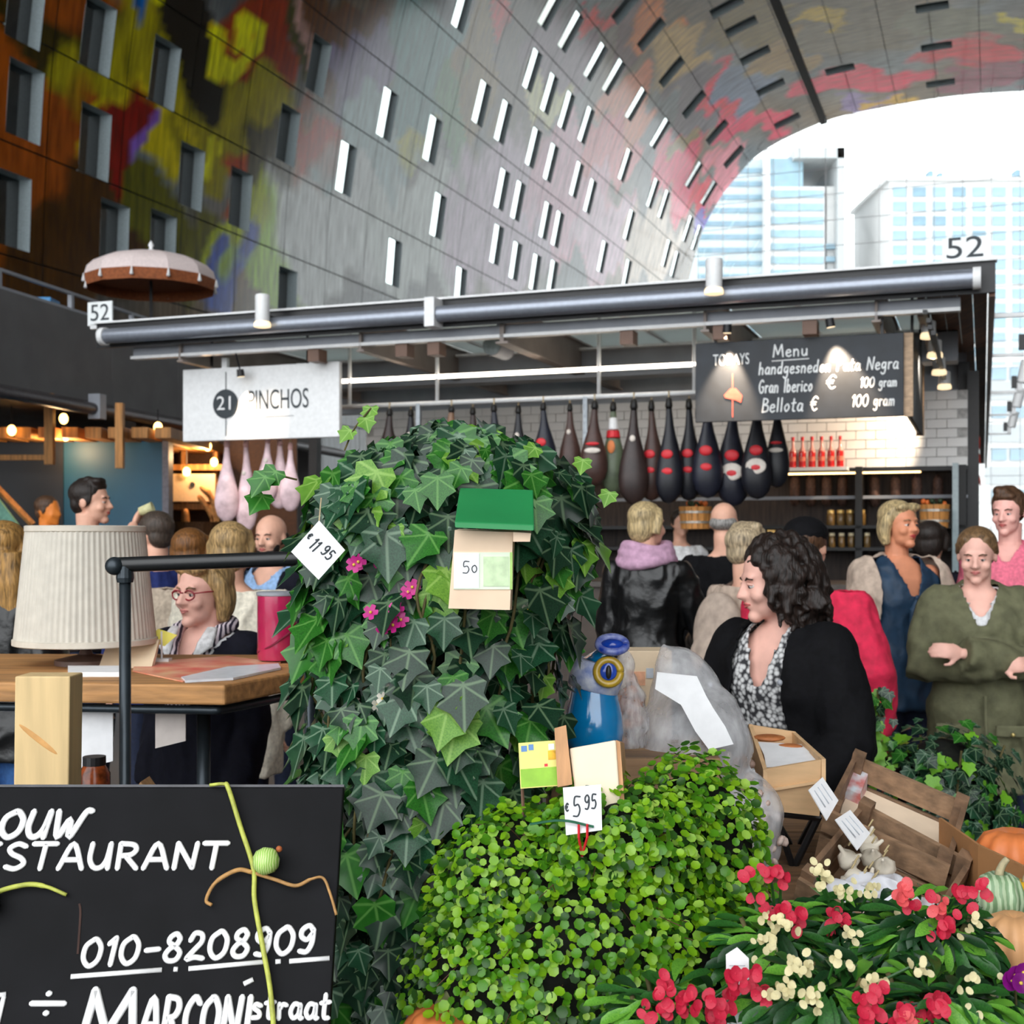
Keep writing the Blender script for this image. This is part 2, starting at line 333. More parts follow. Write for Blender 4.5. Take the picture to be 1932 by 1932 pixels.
mp = nt.nodes.new('ShaderNodeMapping'); mp.inputs['Scale'].default_value = (2.2, 0.35, 1); nz = nt.nodes.new('ShaderNodeTexNoise'); nz.inputs['Scale'].default_value = 1.6; nz.inputs['Detail'].default_value = 5
rp = nt.nodes.new('ShaderNodeMapRange'); rp.inputs[1].default_value = 0.3; rp.inputs[2].default_value = 0.7; rp.inputs[3].default_value = 0.55; rp.inputs[4].default_value = 1.35
mx = nt.nodes.new('ShaderNodeMix'); mx.data_type = 'RGBA'; mx.blend_type = 'MULTIPLY'; mx.inputs['Factor'].default_value = 1
nt.links.new(uvn.outputs['Vector'], mp.inputs['Vector']); nt.links.new(mp.outputs['Vector'], nz.inputs['Vector']); nt.links.new(nz.outputs['Fac'], rp.inputs[0])
nt.links.new(at_.outputs['Color'], mx.inputs['A']); nt.links.new(rp.outputs[0], mx.inputs['B']); nt.links.new(mx.outputs['Result'], b.inputs['Base Color'])
m_back = mat('joint_black', (14, 13, 13), 0.9); m_reveal = mat('window_reveal', (176, 190, 194), 0.45); m_glassdark = mat('window_glass', (10, 13, 15), 0.04, spec=1.0, coat=1.0)
m_mirror = mat('mirror_metal', (232, 242, 240), .08, metal=.95, var=.02)  # mirror metal for the added window reflectors
GN, GM = NCU * SUBN, NCS * SUBN
hole = np.zeros((GN, GM), bool)
for a, c in wins: hole[a:a + 5, c:c + 8] = True
gu = U0 + np.arange(GN + 1) * SU; gs = np.arange(GM + 1) * SS
def panel_mesh(cells, name):
    VV_, FF, CC, UVs = [], [], [], []; off = 0
    for ci, cj in cells:
        iu = np.arange(ci * SUBN, ci * SUBN + SUBN + 1); js = np.arange(cj * SUBN, cj * SUBN + SUBN + 1)
        uu = gu[iu].copy(); ss = gs[js].copy(); uu[0] += 0.02; uu[-1] -= 0.02; ss[0] += 0.025; ss[-1] -= 0.025
        A, B = np.meshgrid(uu, ss, indexing='ij'); P = vault(A, B).reshape(-1, 3); n = SUBN + 1
        F = [(off + i * n + j, off + i * n + j + 1, off + (i + 1) * n + j + 1, off + (i + 1) * n + j) for i in range(SUBN) for j in range(SUBN) if not hole[ci * SUBN + i, cj * SUBN + j]]
        VV_.append(P); FF += F; CC.append(vault_colour(A, B).reshape(-1, 3)); UVs.append(np.stack([A, B, 0 * A], -1).reshape(-1, 3)); off += len(P)
    me = bpy.data.meshes.new(name); me.from_pydata(np.concatenate(VV_).tolist(), [], FF); me.update()
    C = np.concatenate(CC); ca = me.color_attributes.new('Col', 'FLOAT_COLOR', 'POINT'); ca.data.foreach_set('color', np.concatenate([C, np.ones((len(C), 1))], 1).ravel())
    ua = me.attributes.new('vault_uv', 'FLOAT_VECTOR', 'POINT'); ua.data.foreach_set('vector', np.concatenate(UVs).ravel())
    me.materials.append(m_panel); me.shade_smooth(); return me
wall = thing('wall_left', 'arched wall and ceiling of printed panels with small windows', None, kind='structure')
def proj(P): return CX + P[..., 0] / P[..., 1] * FPX, HZ - (P[..., 2] - EYE) / P[..., 1] * FPX
areas = []
for i in range(NCU):
    for j in range(NCS):
        P = vault(np.array([i, i + 1, i + 1, i]) * CU + U0, np.array([j, j, j + 1, j + 1]) * CS)
        if P[:, 1].min() < 1: areas.append((0, i, j)); continue
        x, y = proj(P); cx, cy = x.mean(), y.mean(); ar = 0.5 * abs(np.dot(x, np.roll(y, 1)) - np.dot(y, np.roll(x, 1)))
        areas.append((ar if -80 < cx < 2010 and -80 < cy < 600 and not (cx > 1340 and cy > 440) else 0, i, j))
areas.sort(reverse=True)
single = [(i, j) for a, i, j in areas[:290] if a > 60]; rest = [(i, j) for a, i, j in areas if (i, j) not in set(single)]
for c in single:
    o = bpy.data.objects.new('panel', panel_mesh([c], 'panel')); COL.objects.link(o); o.parent = wall
o = bpy.data.objects.new('panel_field', panel_mesh(rest, 'panel_field')); COL.objects.link(o); o.parent = wall; o['kind'] = 'stuff'
A, B = np.meshgrid(gu, gs, indexing='ij'); P = vault(A, B, -0.07).reshape(-1, 3); n = GM + 1
F = [(i * n + j, i * n + j + 1, (i + 1) * n + j + 1, (i + 1) * n + j) for i in range(GN) for j in range(GM) if not hole[i, j]]
me = bpy.data.meshes.new('backing'); me.from_pydata(P.tolist(), [], F); me.materials.append(m_back); o = bpy.data.objects.new('backing', me); COL.objects.link(o); o.parent = wall
for a, c in wins:
    u0, u1, s0, s1 = gu[a], gu[a + 5], gs[c], gs[c + 8]; D = 0.5
    q = [vault(u, s) for u, s in ((u0, s0), (u1, s0), (u1, s1), (u0, s1))]; w = [vault(u, s, -D) for u, s in ((u0, s0), (u1, s0), (u1, s1), (u0, s1))]
    mb = MB()
    for k in range(4): l = (k + 1) % 4; mb.quad(q[k], q[l], w[l], w[k])
    wf = mb.build('window', m_reveal, wall); MB().quad(*[vault(u, s, -D + 0.03) for u, s in ((u0, s0), (u1, s0), (u1, s1), (u0, s1))]).build('pane', m_glassdark, wf)
    x_, y_ = proj(vault((u0 + u1) / 2, (s0 + s1) / 2))
    if x_ > 620 and s1 < S_APEX - 20: ub_ = u0 + (u1 - u0) * .5; MB().hexa([vault(a_, b_, k_) for k_ in (-.07, -.04) for a_, b_ in ((u0 + .03, s0 + .03), (ub_, s0 + .03), (ub_, s1 - .03), (u0 + .03, s1 - .03))]).build('sky_reflector', m_mirror, wf)  # added reflector over half the window, for the white sky reflection
# the long dark service slot that runs along the crown
q = pix_to_vault(1530, 170); sl = q[1]
mb = MB(); us = np.linspace(U0, LEN, 30)
mb.loft([[vault(u, sl - 0.3, 0.02), vault(u, sl + 0.3, 0.02), vault(u, sl + 0.3, 0.2), vault(u, sl - 0.3, 0.2)] for u in us]); mb.build('service_rail', m_back, wall)
# the other half of the vault, out of frame to the right
ss = np.linspace(gs[-1], PS[-1], 24); us = np.linspace(U0, LEN, 40); A, B = np.meshgrid(us, ss, indexing='ij'); P = vault(A, B).reshape(-1, 3)
me = bpy.data.meshes.new('wall_right'); me.from_pydata(P.tolist(), [], [(i * 24 + j, i * 24 + j + 1, (i + 1) * 24 + j + 1, (i + 1) * 24 + j) for i in range(39) for j in range(23)])
C = vault_colour(A, B).reshape(-1, 3); ca = me.color_attributes.new('Col', 'FLOAT_COLOR', 'POINT'); ca.data.foreach_set('color', np.concatenate([C, np.ones((len(C), 1))], 1).ravel())
ua = me.attributes.new('vault_uv', 'FLOAT_VECTOR', 'POINT'); ua.data.foreach_set('vector', np.stack([A, B, 0 * A], -1).ravel()); me.materials.append(m_panel); me.shade_smooth()
o = bpy.data.objects.new('wall_right', me); COL.objects.link(o); struct(o); o['label'] = 'far side of the printed arched wall'
# floor of the hall and the square outside
m_floor = mat('hall_floor', (92, 90, 88), 0.35, scale=0.8)
def hall(u, v, z=0.0): return UU * u + VV * v + np.array([0, 0, z])
flo = MB().hexa([hall(U0 - 12, 28, -.2), hall(LEN, 28, -.2), hall(LEN, -22, -.2), hall(U0 - 12, -22, -.2), hall(U0 - 12, 28), hall(LEN, 28), hall(LEN, -22), hall(U0 - 12, -22)]).build('floor', m_floor)
struct(flo); flo['label'] = 'grey polished market hall floor'
sq = MB().hexa([hall(LEN, 160, -.3), hall(LEN + 260, 160, -.3), hall(LEN + 260, -160, -.3), hall(LEN, -160, -.3), hall(LEN, 160, -.02), hall(LEN + 260, 160, -.02), hall(LEN + 260, -160, -.02), hall(LEN, -160, -.02)]).build('ground_outside', mat('paving', (176, 172, 166), 0.8, scale=0.5))
struct(sq); sq['label'] = 'pale paved square outside the hall'
# glass end wall hung on a cable net
gl = thing('window_1', 'glass end wall hung on a thin cable net', None, kind='structure')
m_pane = bpy.data.materials.new('clear_pane'); m_pane.use_nodes = True; nt = m_pane.node_tree; nt.nodes.clear()
o_ = nt.nodes.new('ShaderNodeOutputMaterial'); mxs = nt.nodes.new('ShaderNodeMixShader'); tr = nt.nodes.new('ShaderNodeBsdfTransparent'); gs_ = nt.nodes.new('ShaderNodeBsdfGlossy')
tr.inputs[0].default_value = (0.97, 0.985, 0.98, 1); gs_.inputs['Roughness'].default_value = 0.02; mxs.inputs[0].default_value = 0.05
nt.links.new(tr.outputs[0], mxs.inputs[1]); nt.links.new(gs_.outputs[0], mxs.inputs[2]); nt.links.new(mxs.outputs[0], o_.inputs[0])
m_cable = mat('steel_cable', (206, 210, 214), 0.4, metal=0.3)
PU = LEN - 1.2; step = 2.2; vg = np.arange(-22, 28, step); zg = np.arange(0, 39, step); tops = np.interp
def arch_z(v):
    h = PF[PF[:, 0] >= 3] if v >= 3 else PF[PF[:, 0] <= 3]; o = np.argsort(h[:, 0]); 
    return np.interp(v, h[o, 0][h[o, 1] > 10], h[o, 1][h[o, 1] > 10], left=0, right=0) if True else 0
inside = lambda v, z: z < arch_z(v) + 0.3 and -21.5 < v < 27.5
cells = []
for i, v in enumerate(vg):
    for j, z in enumerate(zg):
        if any(inside(a, c) for a in (v, v + step) for c in (z, z + step)):
            P = hall(PU, v + step / 2, z + step / 2); x, y = proj(P); vis = 1250 < x < 1960 and 150 < y < 950
            cells.append((vis, i, j))
pane_me = MB().box((0, 0, 0), (step - .03, .02, step - .03)).mesh('pane'); pane_me.materials.append(m_pane)
restp = MB(); cnt = 0; rotz = Matrix.Rotation(-AX, 4, 'Z'); r3 = np.array(rotz.to_3x3())
for vis, i, j in sorted(cells, key=lambda c: (not c[0], -c[2])):
    P = hall(PU, vg[i] + step / 2, zg[j] + step / 2)
    if vis and cnt < 300: inst('pane', pane_me, gl, Matrix.Translation(P) @ rotz); cnt += 1
    else: restp.box(P, (step - .03, .02, step - .03), r3)
rp_ = restp.build('pane_field', m_pane, gl); rp_['kind'] = 'stuff'
for v in vg: 
    if arch_z(v) > 1: MB().tube([hall(PU + .06, v, 0), hall(PU + .06, v, arch_z(v))], 0.028, 5).build('cable', m_cable, gl)
for z in zg[1:]:
    ok = [v for v in np.arange(-21.5, 27.4, .1) if arch_z(v) > z]
    if ok: MB().tube([hall(PU + .06, min(ok), z), hall(PU + .06, max(ok), z)], 0.028, 5).build('cable', m_cable, gl)
# ---------------------------------------------------------------- the city behind the glass
m_fac = mat('pale_concrete', (196, 196, 196), 0.8, scale=0.2, var=0.03); m_cglass = mat('pale_blue_window', (142, 170, 184), 0.6, var=0.08, scale=0.3, spec=0.2)
m_cglass2 = mat('grey_blue_window', (122, 150, 166), 0.6, var=0.1, scale=0.3, spec=0.2)
def far_box(name, x0, x1, ytop, d, depth, m, parent, ybot=None):
    a, b2 = at(x0, ytop, d), at(x1, ytop, d); zb = 0 if ybot is None else at(x0, ybot, d)[2]
    return MB().hexa([(a[0], d, zb), (b2[0], d, zb), (b2[0], d + depth, zb), (a[0], d + depth, zb), (a[0], d, a[2]), (b2[0], d, a[2]), (b2[0], d + depth, a[2]), (a[0], d + depth, a[2])]).build(name, m, parent)
d = 290.0
bl = thing('office_block', 'pale office block with a regular grid of square windows', 'building', (at(1810, 900, d)[0], d, 0))
far_box('body', 1678, 2100, 338, d, 30, m_fac, bl)
wme = MB().box((0, 0, 0), (2.9, .4, 2.1)).mesh('window'); wme.materials.append(m_cglass)
wme2 = wme.copy(); wme2.materials.clear(); wme2.materials.append(m_cglass2)
for i, x in enumerate(np.arange(1697, 1960, 37.6)):
    for j, y in enumerate(np.arange(362, 900, 27.4)):
        p = at(x, y, d - .1) - np.array(bl.location); inst('window', wme if random.random() < .7 else wme2, bl, Matrix.Translation(p))
far_box('roof_kerb', 1672, 2106, 333, d - .6, 31, m_fac, bl, 340)
for x, h in ((1757, 12), (1921, 14), (1775, 8)): far_box('roof_unit', x - 4, x + 4, 334 - h, d + 4, 3, m_cglass2, bl, 336)
d = 300.0
tw = thing('glass_tower', 'tall pale tower with blue horizontal window bands', 'building', (at(1470, 900, d)[0], d, 0))
far_box('body', 1452, 1556, 352, d, 30, m_fac, tw); far_box('stair_slab', 1300, 1446, 300, d + 3, 26, mat('tower_glass', (176, 190, 196), 0.6, var=0.05, scale=0.2), tw)
far_box('mullion', 1444, 1453, 282, d - 1, 30, m_fac, tw)
bme = MB().box((0, 0, 0), (12.3, .5, 1.7)).mesh('window_band'); bme.materials.append(m_cglass)
for y in np.arange(366, 900, 25): inst('window_band', bme, tw, Matrix.Translation(at(1504, y, d - .1) - np.array(tw.location)))
bm2 = MB().box((0, 0, 0), (15.4, .5, 1.1)).mesh('window_band'); bm2.materials.append(m_cglass2)
for y in np.arange(322, 900, 25): inst('window_band', bm2, tw, Matrix.Translation(at(1378, y, d + 2.9) - np.array(tw.location)))
far_box('frame_post', 1580, 1594, 278, d - 2, 28, mat('frame_grey', (170, 174, 176), 0.7, var=0.03), tw); far_box('frame_beam', 1500, 1594, 278, d - 2, 28, MATS['frame_grey'], tw, 298); far_box('roof_storey', 1452, 1515, 298, d + 1, 28, m_cglass, tw, 352)
far_box('balcony_stack', 1560, 1578, 352, d + 1, 24, m_fac, tw)
for y in np.arange(460, 560, 24): far_box('balcony', 1558, 1576, y, d - .5, 3, m_cglass2, tw, y + 9)
d = 200.0
lo = thing('low_rise_block', 'low pale block with grey bands below the office windows', 'building', (at(1960, 900, d)[0], d, 0))
far_box('body', 1866, 2150, 690, d, 20, m_fac, lo)
for y in (720, 800, 880): far_box('grey_band', 1866, 2150, y, d - .3, 2, mat('band_grey', (150, 156, 160), 0.7, var=0.04), lo, y + 34)
w3 = MB().box((0, 0, 0), (2.2, .4, 1.9)).mesh('window'); w3.materials.append(m_cglass2)
for x in np.arange(1885, 2000, 34):
    for y in (705, 777, 857, 935): inst('window', w3, lo, Matrix.Translation(at(x, y, d - .2) - np.array(lo.location)))
# ---------------------------------------------------------------- the ham stall, number 52
SA = np.array([-3.42, 10.7, 0]); SE = np.array([.9377, -.3474, 0]); SN = np.array([.3474, .9377, 0]); ZZ = np.array([0, 0, 1.0]); ST = 6.88
def S(t, m, z): return SA + SE * t + SN * m + ZZ * z
RS = np.stack([SE, SN, ZZ], 1)
def st(px, py, m):
    d = np.array([(px - CX) / FPX, 1, (HZ - py) / FPX]); k = (m + SA @ SN) / (d @ SN); P = d * k
    return (P - SA) @ SE, P[2] + EYE
def sbox(mb, t0, t1, m0, m1, z0, z1): return mb.hexa([S(t0, m0, z0), S(t1, m0, z0), S(t1, m1, z0), S(t0, m1, z0), S(t0, m0, z1), S(t1, m0, z1), S(t1, m1, z1), S(t0, m1, z1)])
def sb(name, m, parent, *a, **k): return sbox(MB(), *a).build(name, m, parent, **k)
m_pipe = mat('brushed_pipe', (150, 156, 168), 0.35, metal=0.6, var=0.04); m_blackm = mat('black_metal', (26, 26, 29), 0.45, var=0.1); m_brown = mat('bronze_steel', (112, 82, 66), 0.5, var=0.12, scale=4)
m_beam = mat('grey_steel', (150, 154, 162), 0.5, var=0.06, scale=5); m_white = mat('white_lacquer', (232, 233, 234), 0.4, var=0.03); m_raft = mat('rafter_taupe', (146, 134, 128), 0.55, var=0.08, scale=4)
m_roofg = bpy.data.materials.new('frosted_roof'); m_roofg.use_nodes = True; nt = m_roofg.node_tree; bb = nt.nodes['Principled BSDF']; bb.inputs['Base Color'].default_value = (.8, .86, .85, 1); bb.inputs['Roughness'].default_value = .5
tl = nt.nodes.new('ShaderNodeBsdfTranslucent'); tl.inputs[0].default_value = (.86, .92, .91, 1); ms = nt.nodes.new('ShaderNodeMixShader'); ms.inputs[0].default_value = .55
nt.links.new(bb.outputs[0], ms.inputs[1]); nt.links.new(tl.outputs[0], ms.inputs[2]); nt.links.new(ms.outputs[0], nt.nodes['Material Output'].inputs[0])
stall = thing('market_stall', 'open steel frame and roof of stall 52', 'stall', S(ST / 2, 1.5, 0))
for a, c in ((0, 2.99), (3.03, ST)): MB().tube([S(a, 0, 3.2), S(c, 0, 3.2)], 0.062, 20).build('front_pipe', m_pipe, stall, smooth=True, sharp=40)
for a in (-.02, ST + .0): MB().tube([S(a - .02, 0, 3.2), S(a + .03, 0, 3.2)], 0.074, 20).build('pipe_cap', m_white, stall, smooth=True, sharp=40)
sb('fascia', m_blackm, stall, -.16, ST + .12, .09, .13, 3.12, 3.325); sb('fascia_cap', m_white, stall, -.17, ST + .13, .06, .16, 3.325, 3.34)
sb('clamp', m_white, stall, 2.97, 3.05, -.08, .1, 3.1, 3.32); sb('lower_channel', m_white, stall, .1, ST - .1, .2, .28, 3.03, 3.055); sb('channel_web', m_beam, stall, .1, ST - .1, .24, .27, 3.055, 3.13)
for px in (600, 765, 825, 1187, 1362, 1530):
    t, _ = st(px, 600, .3); sb('bracket', m_brown, stall, t - .05, t + .05, .22, .36, 2.93, 3.03)
raft_t = [st(x, 600, .3)[0] for x in (352, 690, 955, 1335, 1655)]
for i, t in enumerate(raft_t):
    w = .05 if i == 2 else .03
    mb = MB(); sbox(mb, t - w / 3, t + w / 3, .2, 3.6, 3.0, 3.26); sbox(mb, t - w, t + w, .2, 3.6, 2.985, 3.0); sbox(mb, t - w, t + w, .2, 3.6, 3.26, 3.275); mb.build('rafter', m_raft, stall)
xs = [0.0] + raft_t + [ST]
for a, c in zip(xs[:-1], xs[1:]): sb('roof_pane', m_roofg, stall, a + .03, c - .03, .14, 3.6, 3.285, 3.3)
sb('cross_beam', m_beam, stall, .1, ST - .15, 2.2, 2.3, 2.97, 3.2); sb('beam_flange', m_white, stall, .1, ST - .15, 2.12, 2.38, 3.2, 3.22); sb('beam_flange', m_beam, stall, .1, ST - .15, 2.12, 2.38, 2.95, 2.97)
sb('rear_beam', m_beam, stall, .1, ST - .1, 3.5, 3.6, 2.85, 3.28)
for t in (raft_t[2] + .75, raft_t[3] + .55, raft_t[1] + .3): sb('glazing_bar', m_white, stall, t - .015, t + .015, .2, 3.6, 3.262, 3.285)
for t, m_ in ((.1, 3.4), (ST - .12, 3.42)): sb('post', m_blackm, stall, t - .05, t + .05, m_ - .05, m_ + .05, 0, 3.1)
# side roof of the row, running on towards the glass end
side = thing('row_canopy', 'brown steel canopy edge running back from the right end of stall 52', 'canopy', S(7, 7, 0))
sb('outer_fascia', mat('bronze_light', (124, 88, 66), .5, var=.15, scale=3), side, 6.96, 7.0, .14, 22, 3.1, 3.3); sb('inner_fascia', m_brown, side, 6.5, 6.54, .3, 22, 3.02, 3.2)
mb = MB()
for k in range(4): sb('soffit_board', wood('soffit_wood', (112, 72, 48), .6, 3, 1), side, 6.55 + .102 * k, 6.645 + .102 * k, .14, 22, 3.2, 3.23)
for m_ in np.arange(4, 22, 3.6): sb('canopy_post', m_blackm, side, 6.5, 6.58, m_, m_ + .08, 0, 3.05)
def spotlight(px, py0, py1, m_, label, r=.058, group='white cylinder spotlights on stall 52', aim=None, power=0, ang=30):
    t, z1 = st(px, py0, m_); z0 = st(px, py1, m_)[1]; c = S(t, m_, 0)
    o = thing('spotlight', label, 'lamp', S(t, m_, z0), group)
    MB().lathe([(r * .96, z0 + .03), (r, z0 + .04), (r, z1 - .01), (r * .9, z1)], c, 18).build('housing', m_white, o, smooth=True, sharp=40)
    MB().lathe([(r * .8, z0), (r * 1.15, z0 + .005), (r * 1.15, z0 + .03), (r, z0 + .045)], c, 18).build('lens_rim', mat('warm_lens', (255, 236, 205), .4, emit=(255, 226, 180, 1.2), var=.02), o, smooth=True, sharp=40)
    sbox(MB(), t - .015, t + .015, m_, .1, z0 + .08, z0 + .11).build('arm', m_blackm, o)
    if aim is not None and power:
        ld = bpy.data.lights.new('spot_beam', 'SPOT'); ld.energy = power; ld.color = (1, .78, .55); ld.spot_size = R(ang); ld.spot_blend = .5; ld.shadow_soft_size = .03
        lo_ = bpy.data.objects.new('spot_beam', ld); COL.objects.link(lo_); lo_.parent = o; p = S(t, m_ , z0 - .02); lo_.location = p - np.array(o.location)
        lo_.rotation_euler = Vector(np.array(aim) - p).to_track_quat('-Z', 'Y').to_euler()
    return o
def onm(px, py, m_): t, z = st(px, py, m_); return S(t, m_, z)
spotlight(495, 556, 618, -.12, 'white cylinder spotlight on the pipe left of the clamp', aim=onm(500, 800, .4), power=40)
spotlight(1347, 488, 556, -.12, 'white cylinder spotlight on the pipe above the chalkboard', aim=onm(1370, 800, .3), power=60)
for i, (px, py) in enumerate(((1752, 632), (1764, 668), (1772, 700), (1782, 727))):
    m_ = (.7, 1.3, 2.0, 2.7)[i]; spotlight(px, py - 26, py + 8, m_, aim=S(4.2 + .5 * i, 3.2, 2.3), power=(0, 130, 0, 130)[i], ang=75, label='small white spotlight under the right end of the roof, %s from the front' % ('first', 'second', 'third', 'fourth')[i], r=.05, group='small spotlights under the roof')
for k, m_ in enumerate((1.9, 4.2, 7.5, 10.5, 14)):
    o = thing('spotlight', 'white side lamp on the row canopy, %s from the front' % ('first', 'second', 'third', 'fourth', 'farthest')[k], 'lamp', S(7.4, m_, 3.2), 'side lamps along the row canopy')
    MB().tube([S(7.42, m_, 3.62), S(7.36, m_, 3.36)], .07, 14).build('housing', m_white, o, smooth=True, sharp=40); sb('ballast', m_blackm, o, 7.24, 7.3, m_ - .05, m_ + .05, 3.3, 3.44); sb('arm', m_white, o, 7.0, 7.36, m_ - .02, m_ + .02, 3.24, 3.27); sb('mount', m_white, o, 7.3, 7.36, m_ - .02, m_ + .02, 3.24, 3.4)
# duct lamp
t, z = st(937, 655, .8); o = thing('round_floodlight', 'round grey floodlight hanging beside the big rafter', 'lamp', S(t, .8, z - .1))
MB().tube([S(t, .7, z), S(t, 1.0, z)], .08, 20).build('housing', m_beam, o, smooth=True, sharp=40); MB().tube([S(t, .69, z), S(t, .7, z)], .074, 20).build('glass_cover', mat('milky_glass', (176, 188, 188), .3), o); sb('hanger', m_beam, o, t - .012, t + .012, .83, .86, z + .07, 3.27)
# signs
def board(name, label, c0, c1, m_, thick, m, cat='sign', group=None):
    "c0/c1: photo corners (left top, left bottom, right top, right bottom) averaged to an upright board"
    t0, a = st(*c0[0], m_); _, b_ = st(*c0[1], m_); t1, c = st(*c1[0], m_); _, e = st(*c1[1], m_); zt, zb = (a + c) / 2, (b_ + e) / 2
    o = thing(name, label, cat, S((t0 + t1) / 2, m_, zb), group); sb('panel', m, o, t0, t1, m_, m_ + thick, zb, zt, bevel=.004)
    return o, t0, t1, zb, zt
m_ink = mat('dark_slate_ink', (44, 52, 58), .6, var=.05)
o, t0, t1, zb, zt = board('stall_sign', 'white sign reading PINCHOS with a number in a dark disc', ((345, 697), (345, 832)), ((640, 683), (640, 825)), .4, .05, m_white)
w, h = t1 - t0, zt - zb; cz = (zb + zt) / 2
MB().tube([S(t0 + w * .285, .398, cz), S(t0 + w * .285, .392, cz)], h * .2, 32).build('disc', m_ink, o); text_part('number', '21', h * .27, S(t0 + w * .285, .391, cz), SE, ZZ, m_white, o, .002, width=h * .22)
text_part('lettering', 'PINCHOS', h * .38, S(t0 + w * .62, .4, cz + h * .02), SE, ZZ, m_ink, o, .004, width=w * .38); sb('divider', m_ink, o, t0 + w * .284, t0 + w * .289, .395, .4, zb + h * .06, zt - h * .06)
sb('rule', m_ink, o, t0 + w * .45, t0 + w * .72, .396, .4, cz - h * .2, cz - h * .195)
for q in (.27, .83): sb('hanger', m_white, o, t0 + w * q - .025, t0 + w * q + .025, .41, .45, zt, 3.03)
m_chalk = mat('chalkboard', (30, 36, 44), .55, var=.15, scale=8); m_chalkw = mat('chalk_white', (226, 228, 228), .9, var=.08); m_chalkr = mat('chalk_red', (196, 84, 70), .9, var=.1)
o, t0, t1, zb, zt = board('menu_chalkboard', 'long chalkboard menu under the spotlight facing the aisle', ((1312, 648), (1312, 797)), ((1705, 627), (1705, 785)), .3, .03, m_chalk, 'chalkboard')
w, h = t1 - t0, zt - zb
def q(x, y): return S(t0 + w * x, .3, zb + h * y)
text_part('heading', 'TODAYS', h * .2, q(.18, .77), SE, ZZ, m_chalkw, o, .003, width=w * .18)
L1 = strokes('Menu', q(.385, .78), SE, ZZ, h * .15, h * .009, width=w * .17); L1.tube([q(.38, .73), q(.56, .74)], h * .008, 5); L1.build('chalk_line', m_chalkw, o)
strokes('handgesneden Pata Negra', q(.315, .57), SE, ZZ, h * .15, h * .009, width=w * .66, slant=.15).build('chalk_line', m_chalkw, o)
strokes('Gran Iberico', q(.315, .34), SE, ZZ, h * .16, h * .009, width=w * .26, slant=.15).build('chalk_line', m_chalkw, o); strokes('€', q(.64, .36), SE, ZZ, h * .16, h * .009, slant=.1).build('chalk_line', m_chalkw, o); strokes('100 gram', q(.8, .36), SE, ZZ, h * .12, h * .008, width=w * .17, slant=.15).build('chalk_line', m_chalkw, o)
strokes('Bellota €', q(.33, .1), SE, ZZ, h * .17, h * .009, width=w * .27, slant=.15).build('chalk_line', m_chalkw, o); strokes('100 gram', q(.76, .13), SE, ZZ, h * .14, h * .008, width=w * .2, slant=.15).build('chalk_line', m_chalkw, o)
mb = MB(); mb.prism([(-.07, .0), (-.02, .05), (.02, .05), (.07, -.01), (.06, -.06), (.02, -.04), (-.06, -.02)], q(.19, .33) - SN * .004, SE * .95, ZZ * .95, SN, .003); mb.build('chalk_drawing', m_chalkr, o); sbox(MB(), t0 + w * .185, t0 + w * .19, .297, .3, zb + h * .05, zb + h * .6).build('chalk_drawing', m_chalkr, o)
for x in (.1, .9): sb('hanger', m_blackm, o, t0 + w * x - .01, t0 + w * x + .01, .31, .33, zt, 3.03)
o = thing('menu_chalkboard', 'narrow side chalkboard turned away at the end of the long menu board', 'chalkboard', S(t1 + .02, 1.2, zb)); sb('panel', m_chalk, o, t1 + .03, t1 + .05, .36, 2.1, zb, zt); sb('wood_edge', wood('edge_wood', (190, 160, 130), .8), o, t1 + .0, t1 + .06, .33, .37, zb, zt); sb('wood_edge', MATS['edge_wood'], o, t1 + .0, t1 + .06, 2.08, 2.12, zb, zt); sb('back_board', m_white, o, t1 + .005, t1 + .03, .36, 2.1, zb + .02, zt - .02)
for x in (.6, 1.9): sb('hanger', m_blackm, o, t1 + .03, t1 + .05, x, x + .02, zt, 3.28)
m_plate = mat('milky_plate', (236, 240, 241), .4, var=.02)
t, z = st(191, 592, .12); o = thing('number_plate', 'small white number plate 52 on the left end of the roof', 'sign', S(t, .1, z - .1), 'number plates of stall 52'); sb('plate', m_plate, o, t - .125, t + .125, .1, .115, z - .1, z + .1); text_part('digits', '52', .2, S(t, .1, z), SE, ZZ, m_ink, o, .003, width=.19); sb('foot', m_white, o, t - .1, t + .1, .1, .14, 3.29, z - .09)
t, z = st(1820, 470, .12); o = thing('number_plate', 'clear number plate 52 on the right end of the roof', 'sign', S(t, .1, z - .08), 'number plates of stall 52'); sb('plate', m_plate, o, t - .14, t + .14, .1, .112, z - .085, z + .075); text_part('digits', '52', .2, S(t, .1, z), SE, ZZ, m_ink, o, .003, width=.23); sb('foot', m_white, o, t - .12, t + .12, .1, .14, 3.31, z - .08)
# hanging rails
rl = thing('hanging_rail', 'pale steel double rail above the hams', 'rail', S(4, .9, 2.5))
t0, z0 = st(645, 716, .9); t1, z1 = st(1330, 690, .9); zr = (z0 + z1) / 2; MB().tube([S(t0, .9, zr), S(t1 + .5, .9, zr)], .018, 10).build('upper_tube', mat('lit_tube', (250, 240, 226), .4, emit=(255, 240, 220, 8.0), var=.01), rl, smooth=True); rl['label'] = 'pale lit tube and steel rail above the hams'
z0 = st(645, 767, .9)[1]; z1 = st(1330, 741, .9)[1]; zl = (z0 + z1) / 2; MB().tube([S(t0, .9, zl), S(t1 + 1.2, .9, zl)], .02, 10).build('lower_tube', m_white, rl, smooth=True)
for px in (825, 1130, 1310, 660): t = st(px, 700, .9)[0]; MB().tube([S(t, .9, zl), S(t, .9, 3.28)], .016, 8).build('drop_rod', m_white, rl, smooth=True)
